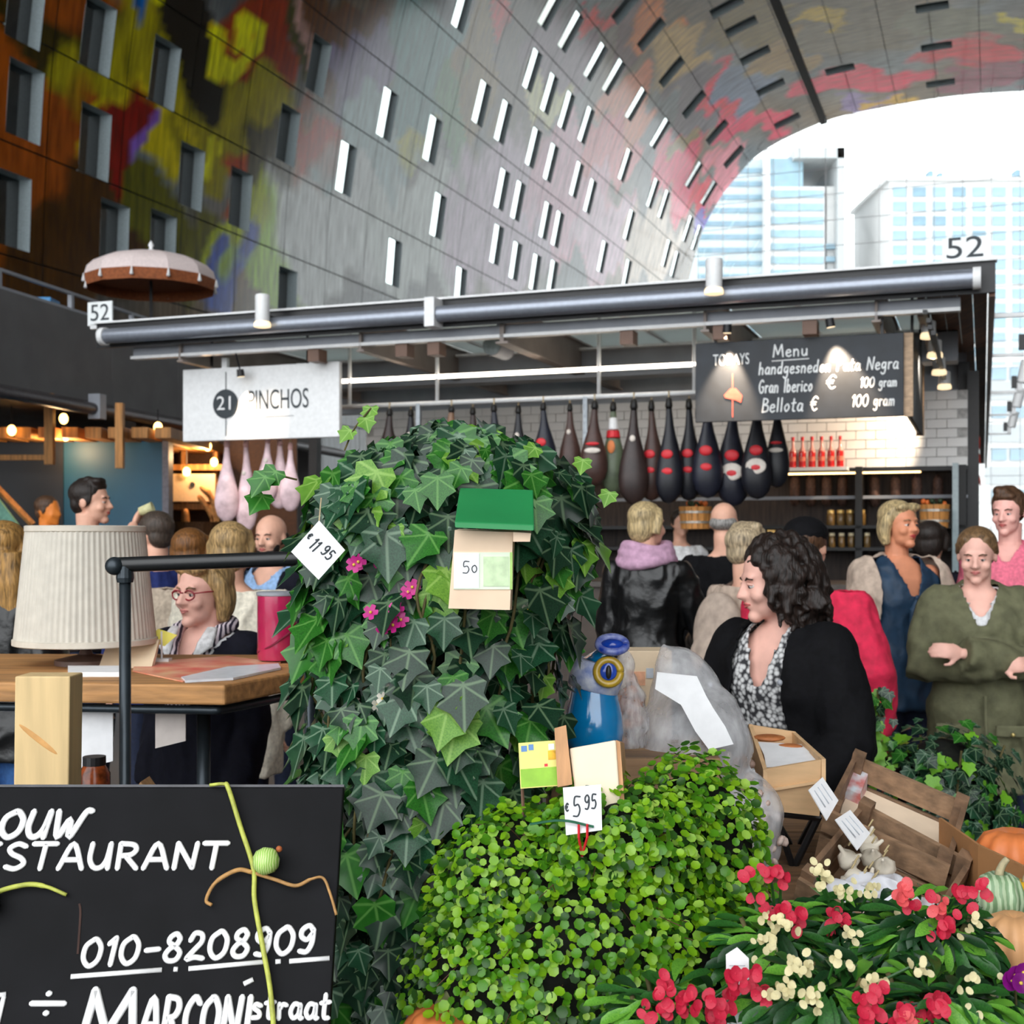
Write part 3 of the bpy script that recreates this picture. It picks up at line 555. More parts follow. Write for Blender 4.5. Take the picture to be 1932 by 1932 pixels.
for px in (790, 1105): t = st(px, 800, .9)[0]; sb('rail_post', mat('pale_steel', (150, 156, 162), .4, metal=.3), rl, t - .018, t + .018, .88, .92, 0, zl)
# hams
HC = {'black': (20, 22, 32), 'navy': (26, 29, 44), 'brown': (70, 46, 40), 'umber': (52, 38, 36), 'green': (96, 108, 84), 'tan': (132, 98, 74)}
m_hoof = mat('hoof_black', (14, 13, 14), .5); m_lab = mat('red_label', (214, 36, 48), .5, var=.05); m_labw = mat('cream_label', (226, 216, 206), .6, var=.05); m_rope = mat('cord', (196, 176, 140), .9)
hams = [(735,'umber',905,50,0),(775,'black',900,46,0),(852,'tan',880,50,0),(892,'umber',905,46,0),(932,'navy',900,48,0),(978,'black',915,46,0),(1025,'navy',900,48,1),(1075,'brown',905,44,0),(1122,'brown',915,54,3),(1157,'green',930,50,2),(1196,'umber',952,58,0),(1229,'brown',945,50,1),(1262,'black',950,54,1),(1300,'black',945,52,1),(1335,'navy',940,60,1),(1384,'navy',955,66,4),(1429,'black',942,60,4),(1466,'black',920,46,3)]
words = ['first','second','third','fourth','fifth','sixth','seventh','eighth','ninth','tenth','eleventh','twelfth','thirteenth','fourteenth','fifteenth','sixteenth','seventeenth','last']
def ham(px, col, ybot, wpx, lab, m_, ytop=None, label='', group='', cols=None, name='cured_ham'):
    t, zb = st(px, ybot, m_); zt = (zl if ytop is None else st(px, ytop, m_)[1]) - .03; D = (S(t, m_, 0))[1]; r = wpx / 2 / FPX * D; L = zt - zb; yaw = random.uniform(-.4, .4)
    o = thing(name, label, 'ham', S(t, m_, zb), group)
    p = [(.06,0),(.42,.02),(.78,.09),(.97,.2),(1,.3),(.86,.45),(.62,.6),(.42,.72),(.3,.82),(.24,.92),(.2,1)]
    rot = np.array([[math.cos(yaw), -math.sin(yaw), 0], [math.sin(yaw) * .62, math.cos(yaw) * .62, 0], [0, 0, 1]])
    c = (S(t, m_, zb)); bend = random.uniform(-.12, .12); rings = []
    for rr, k in p:
        th = np.arange(16) / 16 * 2 * math.pi; rings.append(np.stack([rr * r * np.cos(th), rr * r * np.sin(th), np.full(16, k * L * .9)], 1) @ rot.T + c + SE * bend * r * 4 * k * (1 - k))
    cc = cols or HC[col]; MB().loft(rings).build('body', mat('ham_' + col, cc, .45, scale=9, var=.2), o, smooth=True, sharp=60)
    MB().lathe([(r * .2, zb + L * .89), (r * .26, zb + L * .92), (r * .2, zb + L * .98), (r * .12, zb + L)], S(t, m_, 0), 10).build('hoof', m_hoof if cols is None else mat('trotter', (214, 170, 168), .5), o, smooth=True)
    MB().tube([S(t, m_, zb + L * .97), S(t, m_, zt + .05)], .006, 5).build('cord', m_rope, o)
    f = S(t, m_, 0) - SN * r * .62
    if lab in (1, 4): MB().ell(S(t, m_, zb + L * .46) - SN * r * .56, (r * .42, r * .1, r * .32), rot=RS).build('red_label', m_lab, o, smooth=True); MB().ell(S(t, m_, zb + L * .3) - SN * r * .6, (r * .4, r * .09, r * .24), rot=RS).build('red_label', m_lab, o, smooth=True)
    if lab == 4: MB().ell(S(t, m_, zb + L * .31) - SN * r * .59, (r * .66, r * .08, r * .5), rot=RS).build('emblem', m_labw, o, smooth=True)
    if lab == 3: MB().ell(S(t, m_, zb + L * .4) - SN * r * .6, (r * .6, r * .12, r * .2), rot=RS).build('cream_label', m_labw, o, smooth=True); MB().ell(S(t, m_, zb + L * .48) - SN * r * .56, (r * .5, r * .1, r * .12), rot=RS).build('red_label', m_lab, o, smooth=True)
    if lab == 2: MB().lathe([(r * .5, zb + L * .6), (r * .54, zb + L * .61), (r * .46, zb + L * .68)], S(t, m_, 0), 12).build('red_band', m_lab, o); MB().lathe([(r * .36, zb + L * .69), (r * .4, zb + L * .7), (r * .3, zb + L * .82)], S(t, m_, 0), 12).build('white_band', m_white, o); MB().ell(S(t, m_, zb + L * .5) - SN * r * .6, (r * .3, r * .1, r * .5), rot=RS).build('orange_tag', mat('tag_orange', (226, 130, 70), .6), o)
    if lab == 0 and random.random() < .6: MB().ell(S(t, m_, zb + L * .62) - SN * r * .36, (r * .2, r * .1, r * .22), rot=RS).build('cream_label', m_labw, o, smooth=True)
    return o
desc = {'black': 'black covered', 'navy': 'navy covered', 'brown': 'dark brown', 'umber': 'umber', 'green': 'green wrapped', 'tan': 'tan'}
for i, (px, c, yb, w_, lab) in enumerate(hams):
    ham(px, c, yb, w_, lab, .9 + (.12 if i % 2 else -.02), label='%s ham on the rail, %s from the left%s' % (desc[c], words[i], ', with red label' if lab in (1, 4) else ''), group='hams hanging on the steel rail')
for i, (px, y0, y1, w_) in enumerate(((428, 842, 985, 46), (464, 840, 1005, 42), (505, 838, 945, 40), (528, 842, 960, 44), (548, 850, 965, 40))):
    ham(px, 'pink', y1, w_, 0, .6 + .1 * (i % 2), ytop=y0 - 22, label='pale pink hanging ham below the white sign, %s from the left' % words[i], group='pale hams below the white sign', cols=(240, 204, 210))
rl2 = thing('hanging_rail', 'dark rail behind the lower edge of the white sign', 'rail', S(.8, .65, 2.2)); t0, z0 = st(400, 818, .65); t1, _ = st(580, 818, .65); MB().tube([S(t0, .65, z0), S(t1, .65, z0)], .02, 8).build('tube', m_blackm, rl2); 
for t in (t0, t1): MB().tube([S(t, .65, z0), S(t, .65, 3.28)], .012, 6).build('drop_rod', m_blackm, rl2)
# tiled rear wall with shelf unit
tw_ = thing('tiled_wall', 'white tiled rear wall above the dark shelves of the stall', 'wall', S(4.5, 3.2, 2.1), kind='structure')
t0 = st(690, 800, 3.2)[0]; t1 = st(1826, 800, 3.2)[0]; zb = st(1700, 881, 3.2)[1]; sb('grout_board', mat('grout', (188, 186, 184), .9), tw_, t0, t1, 3.22, 3.3, zb, zb + .68)
nt_ = 34; tl_w = (t1 - t0) / nt_; tme = MB().box((0, 0, 0), (tl_w - .006, .022, .078)).mesh('tile'); tme.materials.append(mat('white_tile', (228, 226, 224), .25, var=.03, scale=3)); rot4 = Matrix(RS.tolist()).to_4x4()
for j in range(8):
    for i in range(nt_ - (j % 2)):
        p = S(t0 + (i + .5 + .5 * (j % 2)) * tl_w, 3.215, zb + .0425 + j * .085) - np.array(tw_.location); inst('tile', tme, tw_, Matrix.Translation(p) @ rot4)
sb('trim_edge', m_blackm, tw_, t0, t1, 3.14, 3.3, zb - .04, zb)
m_shelf = mat('shelf_black', (15, 14, 15), .5); m_shelfback = wood('dark_planks', (66, 52, 46), .5, 5, 2)
sh = thing('shelf_unit', 'black shelf unit full of jars under the tiled wall', 'shelf', S(4.5, 3.3, 0)); sb('back', m_shelfback, sh, t0, t1, 3.5, 3.54, 0, zb); 
shz = [.9, 1.42, 1.62]
for z in shz: sb('shelf', m_shelf, sh, t0, t1, 3.0, 3.5, z - .03, z)
for t in (t0 + .04, st(1622, 900, 3.1)[0], t1 - .04): sb('upright', m_shelf, sh, t - .03, t + .03, 3.0, 3.54, 0, zb)
sb('hanging_rail', m_beam, sh, t0, t1, 3.1, 3.12, 1.86, 1.89); sb('side_glass', mat('side_glass', (150, 166, 170), .1, alpha=1.0, var=.05), sh, t1 - .12, t1 - .07, 2.7, 3.0, .9, zb)
m_lid = mat('gold_lid', (226, 188, 112), .35, metal=.5); m_jar = mat('jar_glass', (120, 92, 50), .15); m_cream = mat('jar_cream', (230, 214, 176), .4)
def jar(px, py, m_, r, h, m1, m2, label, group):
    t, z = st(px, py, m_); o = thing('jar', label, 'jar', S(t, m_, z), group)
    MB().lathe([(r * .9, z), (r, z + .01), (r, z + h * .7), (r * .8, z + h * .8)], S(t, m_, 0), 12).build('glass', m1, o, smooth=True, sharp=50); MB().lathe([(r * .86, z + h * .8), (r * .86, z + h)], S(t, m_, 0), 12).build('lid', m2, o, smooth=True, sharp=50)
zsh = 1.62
def on_shelf(px, z, m_): t = st(px, 1000, m_)[0]; p = S(t, m_, z); return HZ - (z - EYE) / p[1] * FPX
for i, px in enumerate((1568, 1586, 1604, 1622 + 3)): jar(px, on_shelf(px, zsh, 3.1), 3.1, .04, .14, m_jar, m_lid, 'gold lidded jar, %s from the left of the back row' % words[i], 'gold lidded jars on the shelf')
for i, px in enumerate((1570, 1588, 1606, 1636)): jar(px, on_shelf(px, 1.42, 3.05), 3.05, .03, .13, m_jar, m_cream, 'cream topped jar, %s from the left of the lower row' % words[i], 'cream topped jars on the lower shelf')
for i, (px, n) in enumerate(((1440, 2), (1456, 3), (1474, 3), (1490, 2))):
    for k in range(n):
        t, z = st(px, on_shelf(px, 1.42, 3.05), 3.05); z += k * .055; o = sbox(MB(), t - .036, t + .036, 3.0, 3.1, z, z + .05).build('tin', mat('tin_gold', (238, 196, 120), .4, var=.2, scale=40), None, bevel=.006)
        tag(o, 'small gold tin in the %s stack from the left, %s from below' % (words[i], words[k]), 'tin', 'gold tins on the shelf')
for i, px in enumerate((1494, 1508, 1522, 1536)): jar(px, on_shelf(px, 1.42, 3.02), 3.02, .02, .08, mat('salt_white', (220, 220, 220), .5), m_shelf, 'small white jar in the middle of the shelf, %s from the left' % words[i], 'small white jars')
# wooden tubs
def tub(px, py, wpx, hpx, m_, label, extra):
    t, z = st(px, py, m_); p = S(t, m_, z); k = p[1] / FPX; r = wpx / 2 * k; h = hpx * k; o = thing('wooden_tub', label, 'tub', p, 'wooden tubs on the counter')
    for i in range(16):
        a0, a1 = 2 * math.pi * i / 16 + .015, 2 * math.pi * (i + 1) / 16 - .015; c = lambda a, rr, zz: S(t, m_, zz) + np.array([math.cos(a) * rr, math.sin(a) * rr, 0])
        MB().hexa([c(a0, r * .88, z), c(a1, r * .88, z), c(a1, r * .78, z), c(a0, r * .78, z), c(a0, r, z + h), c(a1, r, z + h), c(a1, r * .9, z + h), c(a0, r * .9, z + h)]).build('stave', wood('tub_oak', (214, 146, 74), .75, 5, 2), o)
    for q_ in (.25, .7): rr = r * (.88 + .12 * q_); MB().lathe([(rr * 1.0, z + h * q_), (rr * 1.03, z + h * q_), (rr * 1.035, z + h * (q_ + .1)), (rr * 1.0, z + h * (q_ + .1))], S(t, m_, 0), 24).build('hoop', mat('hoop_steel', (176, 170, 160), .4, metal=.6), o)
    MB().lathe([(r * .75, z + .01), (r * .8, z + h * .9), (.01, z + h * .95)], S(t, m_, 0), 18).build('filling', mat('olive_fill', (70, 66, 34), .6, scale=60, var=.4), o)
    for i in range(10): a = random.uniform(0, 6.28); rr = r * random.uniform(.1, .8); MB().ell(S(t, m_, z + h * 1.0) + np.array([math.cos(a) * rr, math.sin(a) * rr, random.uniform(0, .03)]), (.022, .022, .022), 8, 6).build('fruit', mat('orange_fruit', (226, 110, 40), .5) if i % 2 else mat('leaf_dark', (40, 58, 30), .6), o, smooth=True)
tub(1312, 998, 62, 42, 1.2, 'wooden tub with orange fruit left of the grey haired man', 0); tub(1763, 996, 56, 44, 1.6, 'wooden tub with orange fruit beside the blonde woman in beige', 1)
# red bottles on the ledge of the tiled wall
sb('bottle_ledge', m_white, tw_, st(1470, 880, 3.05)[0], st(1600, 880, 3.05)[0], 2.96, 3.16, zb - .03, zb)
m_rb = mat('red_liquor', (206, 34, 30), .15, spec=.8); m_rbt = mat('pink_glass', (222, 150, 140), .15)
for i, px in enumerate((1478, 1496, 1514, 1532, 1550, 1568, 1585)):
    t = st(px, 870, 3.05)[0]; o = thing('liquor_bottle', 'red liquor bottle on the white ledge, %s from the left' % words[i], 'bottle', S(t, 3.05, zb), 'red bottles on the white ledge'); r = .034
    MB().lathe([(r * .9, zb), (r, zb + .01), (r, zb + .13), (r * .9, zb + .15)], S(t, 3.05, 0), 14).build('liquid_body', m_rb, o, smooth=True, sharp=50); MB().lathe([(r * .9, zb + .15), (r * .4, zb + .19), (r * .36, zb + .255)], S(t, 3.05, 0), 14).build('neck', m_rbt, o, smooth=True, sharp=50); MB().lathe([(r * .45, zb + .25), (r * .45, zb + .285)], S(t, 3.05, 0), 10).build('cap', m_lab, o)
    MB().lathe([(r * 1.02, zb + .06), (r * 1.02, zb + .1)], S(t, 3.05, 0), 14).build('paper_band', mat('bottle_label', (232, 120, 96), .6), o)
# counter
ct = thing('stall_counter', 'white fronted counter of stall 52 behind the customers', 'counter', S(3.4, 1.2, 0)); sb('front', mat('counter_front', (70, 58, 50), .5, var=.15, scale=6), ct, .5, ST - .5, .85, .95, 0, 1.12); sb('top', mat('counter_top', (70, 62, 56), .4), ct, .45, ST - .45, .8, 1.8, 1.12, 1.16); sb('inner_side', m_beam, ct, .5, ST - .5, 1.7, 1.78, 0, 1.12)
# vertical hangings deep in the stall
for i, px in enumerate((1500, 1530, 1560, 1590, 1650, 1690, 1730, 1770)):
    t, z = st(px, 895, 3.3); o = MB().lathe([(.02, z - .3), (.05, z - .26), (.045, z - .05), (.015, z)], S(t, 3.3, 0), 10).build('dry_sausage', mat('dry_sausage', (86, 62, 54), .7, scale=30, var=.3), None, smooth=True); tag(o, 'dark dry sausage under the tiled wall, %s from the left' % words[i], 'sausage', 'dry sausages over the shelf')

# small track spots clipped to the roof channel, washing the two signs, and a strip light over the jars
def track_spot(px, tgt_px, tgt_py, m_t, zlamp, label, power):
    t = st(px, 600, m_t - .09)[0]; p = S(t, m_t - .09, zlamp); o = thing('track_spot', label, 'lamp', p, 'track spots over the signs'); tg = onm(tgt_px, tgt_py, m_t); dr = (tg - p) / np.linalg.norm(tg - p)
    MB().tube([p - dr * .07, p - dr * .01], [.03, .034], 12).build('head', m_blackm, o, smooth=True, sharp=40); MB().tube([p - dr * .01, p - dr * .004], .028, 12).build('lens', MATS['warm_lens'], o); MB().tube([p - dr * .05, S(t, .22, 3.05)], .008, 6).build('bracket_arm', m_blackm, o)
    ld = bpy.data.lights.new('spot_beam', 'SPOT'); ld.energy = power; ld.color = (1, .74, .5); ld.spot_size = R(58); ld.spot_blend = .55; ld.shadow_soft_size = .02; l = bpy.data.objects.new('spot_beam', ld); COL.objects.link(l); l.parent = o; l.location = dr * .005; l.rotation_euler = Vector(dr).to_track_quat('-Z', 'Y').to_euler()
track_spot(1372, 1368, 800, .3, 2.96, 'track spot over the left half of the chalkboard', 260)
track_spot(1568, 1600, 800, .3, 2.96, 'track spot over the right half of the chalkboard', 260)
track_spot(455, 470, 840, .4, 2.84, 'track spot over the white sign', 70)
ls = thing('strip_light', 'warm strip light under the tiled wall over the jars', 'lamp', S(5, 3.1, 2.08), None); sb('diffuser', mat('strip_diffuser', (255, 224, 170), .5, emit=(255, 206, 140, 5), var=.01), ls, 2.2, 6.4, 3.06, 3.1, zb - .06, zb - .045); sb('holder', m_blackm, ls, 2.2, 6.4, 3.05, 3.12, zb - .045, zb - .04)
# a further stall beyond the right end
fs = thing('distant_stall', 'distant market stall with pale roof beyond the row canopy', 'stall', S(9.6, 9, 0))
sb('roof', m_beam, fs, 8.3, 12.5, 8, 12, 2.62, 2.72); sb('counter', m_deal0 if 'm_deal0' in globals() else wood('stall_pine', (176, 126, 84), .7, 4, 0), fs, 8.4, 12, 8.3, 9, 0, 1.25); sb('back', mat('stall_dark', (60, 52, 48), .7), fs, 8.3, 12.5, 11, 11.1, 0, 2.62)
for t in (8.35, 10, 12.3): sb('post', m_blackm, fs, t, t + .08, 8.1, 8.18, 0, 2.62)
for k in range(6): o = thing('fruit_basket', 'distant basket of orange fruit, %s from the left' % words[k], 'basket', S(8.7 + .5 * k, 8.6, 1.25), 'baskets on the distant stall'); MB().lathe([(.14, 1.25), (.2, 1.4), (.18, 1.4), (.12, 1.3)], S(8.7 + .5 * k, 8.6, 0), 14).build('basket', wood('stall_pine', (176, 126, 84), .7, 4, 0), o); lumps_ = MB(); [lumps_.ell(S(8.7 + .5 * k + random.uniform(-.1, .1), 8.6 + random.uniform(-.1, .1), 1.42 + random.uniform(0, .06)), (.05, .05, .05), 8, 6) for _ in range(9)]; lumps_.build('fruit', mat('orange_fruit', (226, 110, 40), .5), o, smooth=True)['kind'] = 'stuff'

tp = st(1836, 950, 3.3)[0]; sb('post', m_blackm, stall, tp - .05, tp + .05, 3.25, 3.35, 0, 3.0)
ch = thing('chilli_string', 'bunch of red chillies hanging at the end of the row canopy', 'chillies', S(6.8, 9.5, 2.2))
for k in range(14): a = random.uniform(0, 6.28); q_ = S(6.8, 9.5, 2.25 + .05 * k) + np.array([math.cos(a) * .07, math.sin(a) * .07, 0]); MB().tube([q_ + ZZ * .05, q_, q_ + np.array([math.cos(a) * .03, math.sin(a) * .03, -.09])], [.012, .024, .004], 7).build('chilli', mat('chilli_red', (206, 60, 44), .4), ch, smooth=True)
MB().tube([S(6.8, 9.5, 2.25), S(6.8, 9.5, 3.2)], .006, 5).build('cord', m_rope, ch)
# ---------------------------------------------------------------- grey pavilion with terrace on the left
P0 = np.array([-4.83, 12.0, 0]); WD = np.array([.225, .974, 0]); WR = np.array([.974, -.225, 0])
def Lp(a, b, z): return P0 + WD * a + WR * b + ZZ * z
def lb(name, m, parent, a0, a1, b0, b1, z0, z1, **k): return MB().hexa([Lp(a0, b0, z0), Lp(a1, b0, z0), Lp(a1, b1, z0), Lp(a0, b1, z0), Lp(a0, b0, z1), Lp(a1, b0, z1), Lp(a1, b1, z1), Lp(a0, b1, z1)]).build(name, m, parent, **k)
m_anth = mat('anthracite_panel', (98, 97, 98), .7, var=.06, scale=3); m_warmw = wood('warm_pine', (214, 150, 84), .7, 4, 2)
pv = thing('grey_pavilion', 'dark grey two storey pavilion with canopy on the left', 'pavilion', Lp(2, -1, 0))
for i in range(8): lb('wall_panel', m_anth, pv, -4 + i * 1.5, -4 + i * 1.5 + 1.49, -.06, 0, 2.86, 3.86)
lb('upper_floor', m_anth, pv, -4, 8, -4.5, -.06, 2.86, 3.84); lb('canopy', mat('canopy_dark', (48, 46, 48), .6), pv, -4, 8, 0, .4, 2.84, 2.88)
for a, c in ((-4, .9), (.95, 8)): MB().tube([Lp(a, .45, 2.8), Lp(c, .45, 2.8)], .06, 14).build('edge_pipe', mat('dark_pipe', (84, 80, 84), .4, metal=.5), pv, smooth=True, sharp=40)
lb('clamp', m_beam, pv, .86, .98, .4, .53, 2.7, 2.95); lb('clamp', m_beam, pv, 3.0, 3.1, .4, .53, 2.7, 2.95)
lb('post', m_anth, pv, 2.4, 2.55, -.1, .05, 0, 2.86); lb('post', m_anth, pv, 7.4, 7.6, -.1, .1, 0, 2.86)
rg = thing('terrace_railing', 'pale steel railing on the roof of the grey pavilion', 'railing', Lp(1, -.5, 3.86))
for a in (-.6, .7, 2.0, 3.3, 4.6): lb('post', m_beam, rg, a, a + .05, -.55, -.5, 3.84, 4.22)
for z in (4.02, 4.2): lb('rail', m_beam, rg, -3, 6, -.545, -.505, z, z + .03)
o = MB().box(Lp(1.9, -.8, 3.99), (.3, .3, .3), None).build('blue_crate', mat('blue_crate', (70, 140, 196), .5), None, bevel=.02); tag(o, 'blue plastic box on the terrace behind the railing', 'box')
# terrace parasol
c = at(285, 500, 15.5); ub = thing('parasol', 'pale dome parasol with tassels on the terrace', 'parasol', (c[0], c[1], 3.84))
zr_, r_ = at(285, 528, 15.5)[2], 122 / FPX * 15.5; zt_ = at(285, 478, 15.5)[2]; ctr = np.array([c[0], c[1], 0])
m_cloth = mat('parasol_cloth', (224, 208, 206), .8, var=.04); m_under = mat('parasol_lining', (150, 84, 46), .8, var=.15)
for i in range(12):
    a0, a1 = 2 * math.pi * i / 12, 2 * math.pi * (i + 1) / 12; mb = MB(); rows = []
    for k in range(7):
        f = k / 6; rr = r_ * math.sin(f * math.pi / 2); zz = zr_ + (zt_ - zr_) * math.cos(f * math.pi / 2) ** .9
        rows.append([ctr + np.array([math.cos(a) * rr * (1 - .03 * math.sin((a - a0) / (a1 - a0) * math.pi)), math.sin(a) * rr * (1 - .03 * math.sin((a - a0) / (a1 - a0) * math.pi)), zz]) for a in np.linspace(a0, a1, 4)])
    V = [p for r in rows for p in r]; mb.add(V, [(k * 4 + j, k * 4 + j + 1, k * 4 + j + 5, k * 4 + j + 4) for k in range(6) for j in range(3)]); mb.build('gore', m_cloth, ub, smooth=True)
    mb = MB(); e0 = rows[-1]; mb.add(list(e0) + [p * np.array([1, 1, 1]) - ZZ * .13 - (p - ctr) * np.array([.03, .03, 0]) for p in e0], [(j, j + 1, j + 5, j + 4) for j in range(3)]); mb.build('valance', m_under, ub)
    t_ = ctr + np.array([math.cos(a0) * r_ * 1.01, math.sin(a0) * r_ * 1.01, zr_]); MB().lathe([(.008, -.1), (.025, -.09), (.012, -.03), (.006, 0)], t_, 8).build('tassel', m_white, ub, smooth=True)
MB().lathe([(r_ * .97, zr_ - .01), (r_ * .7, zr_ + (zt_ - zr_) * .5), (.05, zt_ - .05)], ctr, 24).build('lining', m_under, ub); MB().lathe([(.06, zt_ - .01), (.04, zt_ + .04), (.02, zt_ + .06), (.035, zt_ + .1), (.01, zt_ + .15)], ctr, 12).build('finial', m_white, ub, smooth=True)
MB().tube([ctr + ZZ * 3.84, ctr + ZZ * zt_], .02, 8).build('pole', m_blackm, ub); MB().lathe([(.22, 3.84), (.22, 3.9), (.04, 3.92)], ctr, 16).build('foot', m_blackm, ub)
# teal bar below the pavilion
D = 13.5
tl_ = thing('teal_partition', 'teal blue partition wall with grey end post', 'partition', at(150, 1300, D) * np.array([1, 1, 0]))
def fb(name, m, parent, x0, x1, y0, y1, d0, d1, **k):
    a, c = at(x0, y1, d0), at(x1, y0, d0); return MB().hexa([(a[0], d0, a[2]), (c[0], d0, a[2]), (c[0], d1, a[2]), (a[0], d1, a[2]), (a[0], d0, c[2]), (c[0], d0, c[2]), (c[0], d1, c[2]), (a[0], d1, c[2])]).build(name, m, parent, **k)
fb('panel', mat('teal_paint', (0, 76, 108), .5, var=.06, scale=2), tl_, 120, 306, 826, 1282, D, D + .1); fb('panel', mat('shaded_teal', (8, 16, 26), .5, var=.1, scale=2), tl_, -120, 119, 826, 1282, D - .02, D + .1); fb('end_post', mat('post_grey', (96, 96, 108), .5), tl_, 306, 318, 815, 1282, D - .06, D + .12)  # dark panel: shade on the teal wall's left end put into colour
for i, (x0, x1, y0, y1) in enumerate(((83, 99, 782, 876), (217, 231, 800, 883))):
    o = fb('wooden_lath', m_warmw, None, x0, x1, y0 - 40, y1, 12.6, 12.68); tag(o, 'pale wooden lath hanging from the canopy, %s' % ('over the shaded dark panel' if i == 0 else 'over the teal panel'), 'lath', 'laths under the canopy')
o = fb('wooden_batten', m_warmw, None, -80, 84, 858, 868, 12.62, 12.68); tag(o, 'horizontal wooden batten beside the left hanging lath', 'batten')
o = MB().tube([at(-20, 905, 12.9), at(62, 990, 12.9)], .035, 4).build('wooden_brace', m_warmw, None); tag(o, 'slanting wooden brace at the left edge', 'brace')
o = MB().prism([(0, 0), (.32, 0), (0, .42)], at(-10, 1010, 12.95), (1, 0, 0), (0, 0, 1), (0, 1, 0), .04).build('green_awning', mat('mint_paint', (128, 190, 168), .6), None); tag(o, 'mint green triangular panel at the left edge', 'panel')
m_bulb = mat('warm_bulb', (255, 220, 160), .4, emit=(255, 196, 110, 9), var=.01)
for i, (px, py, d_) in enumerate(((120, 790, 12.8), (124, 822, 13.2), (298, 806, 13.2), (392, 842, 14.6), (404, 872, 14.8), (352, 890, 14.7), (22, 812, 12.8))):
    p = at(px, py, d_); o = thing('pendant_bulb', 'small warm bulb, %s from the left under the dark canopy' % ['second', 'third', 'fourth', 'sixth', 'seventh', 'fifth', 'first'][i], 'lamp', p, 'warm bulbs under the canopy')
    MB().ell(p, (.045, .045, .055), 10, 7).build('bulb', m_bulb, o, smooth=True); MB().tube([p + ZZ * .05, p + ZZ * (2.84 - p[2])], .006, 5).build('flex', m_blackm, o)
    if i in (1, 3):
        ld = bpy.data.lights.new('glow', 'POINT'); ld.energy = 22; ld.color = (1, .62, .3); ld.shadow_soft_size = .05; lo_ = bpy.data.objects.new('glow', ld); COL.objects.link(lo_); lo_.parent = o; lo_.location = (0, -.12, -.12)
o = thing('ceiling_slats', 'warm wooden slatted ceiling under the dark canopy', 'ceiling', at(160, 815, 13))
for i in range(9): fb('slat', m_warmw, o, -60 + i * 44, -30 + i * 44, 806, 826, 12.9, 15.5)
# bakery shelf behind
bk = thing('bakery_shelf', 'warm lit wooden bakery shelf beside the teal wall', 'shelf', at(360, 1300, 15) * np.array([1, 1, 0]))
for x in (318, 346, 406): fb('upright', m_warmw, bk, x - 4, x + 4, 820, 1260, 15, 15.1)
for y in (876, 950, 1010): fb('shelf', m_warmw, bk, 314, 420, y, y + 11, 14.8, 15.3)
fb('name_board', mat('cream_board', (250, 226, 190), .6, var=.03), bk, 316, 406, 894, 946, 14.74, 14.78); fb('back', mat('brown_back', (84, 52, 30), .7), bk, 300, 560, 820, 1260, 15.4, 15.45); MB().tube([at(363, 914, 14.72), at(363, 914, 14.735)], .03, 14).build('round_mark', m_ink, bk)
for i, (x0, y0, x1, y1) in enumerate(((378, 918, 420, 968), (390, 922, 412, 985), (374, 935, 408, 990), (398, 950, 402, 1010), (350, 960, 352, 1008))):
    o = MB().tube(smooth_line([at(x0, y0, 14.5), (at(x0, y0, 14.5) + at(x1, y1, 14.5)) / 2 + np.array([.01, 0, .01]), at(x1, y1, 14.5)], 5), [.016] + [.032] * 9 + [.016], 9).build('baguette', mat('bread_crust', (226, 160, 92), .7, scale=20, var=.2), None, smooth=True); tag(o, 'golden baguette in front of the bakery shelf, %s of five' % words[i], 'bread', 'baguettes at the bakery shelf')
ob = thing('bread_basket', 'dark wicker bread basket on the bakery floor', 'basket', at(370, 1040, 14.6)); MB().lathe([(.2, at(0, 1045, 14.6)[2]), (.3, at(0, 985, 14.6)[2]), (.27, at(0, 985, 14.6)[2]), (.18, at(0, 1040, 14.6)[2])], at(370, 1040, 14.6) * np.array([1, 1, 0]), 18).build('wicker', wood('wicker', (120, 76, 40), .5, 12, 2), ob); MB().lathe([(.16, 0), (.16, at(0, 1045, 14.6)[2])], at(370, 1040, 14.6) * np.array([1, 1, 0]), 12).build('stand', m_blackm, ob)
# ---------------------------------------------------------------- counter, lamp and rack on the left
m_oak = wood('oak_top', (206, 150, 92), .72, 5, 0); m_pine = wood('pine', (238, 206, 150), .86, 3, 2, bump=.1); m_tubeg = mat('dark_tube', (52, 60, 66), .35, metal=.5, var=.06)
m_paper = mat('paper_white', (236, 236, 238), .8, var=.03); TZ = 1.143
tb = thing('order_counter', 'thick oak topped standing counter with steel edge tube', 'table', (-1.1, 3.5, 0))
poly = [(-1.75, 3.22), (-.70, 3.1), (-.55, 3.48), (-.46, 3.9), (-1.75, 3.95)]
MB().prism(poly, (0, 0, TZ - .05), (1, 0, 0), (0, 1, 0), (0, 0, 1), .05).build('top', m_oak, tb, bevel=.006)
MB().tube(smooth_line([(-1.7, 3.25, TZ - .065), (-1.2, 3.19, TZ - .066), (-.78, 3.14, TZ - .066), (-.71, 3.16, TZ - .066), (-.58, 3.48, TZ - .066), (-.5, 3.85, TZ - .066)], 5), .011, 8).build('edge_tube', m_tubeg, tb, smooth=True)
for x, y in ((-1.6, 3.35), (-.8, 3.3), (-.6, 3.8), (-1.6, 3.85)): MB().tube([(x, y, 0), (x, y, TZ - .05)], .018, 8).build('leg', m_tubeg, tb, smooth=True)
rk = thing('tube_rack', 'dark steel tube rack standing in front of the lampshade', 'rack', at(236, 1900, 2.75) * np.array([1, 1, 0]))
pz = at(236, 1064, 2.75); p2 = at(585, 1052, 2.75); MB().tube([(pz[0], 2.75, 0), pz], .0125, 14).build('upright', m_tubeg, rk, smooth=True); MB().tube([(p2[0], 2.75, 0), p2], .0125, 14).build('upright', m_tubeg, rk, smooth=True)
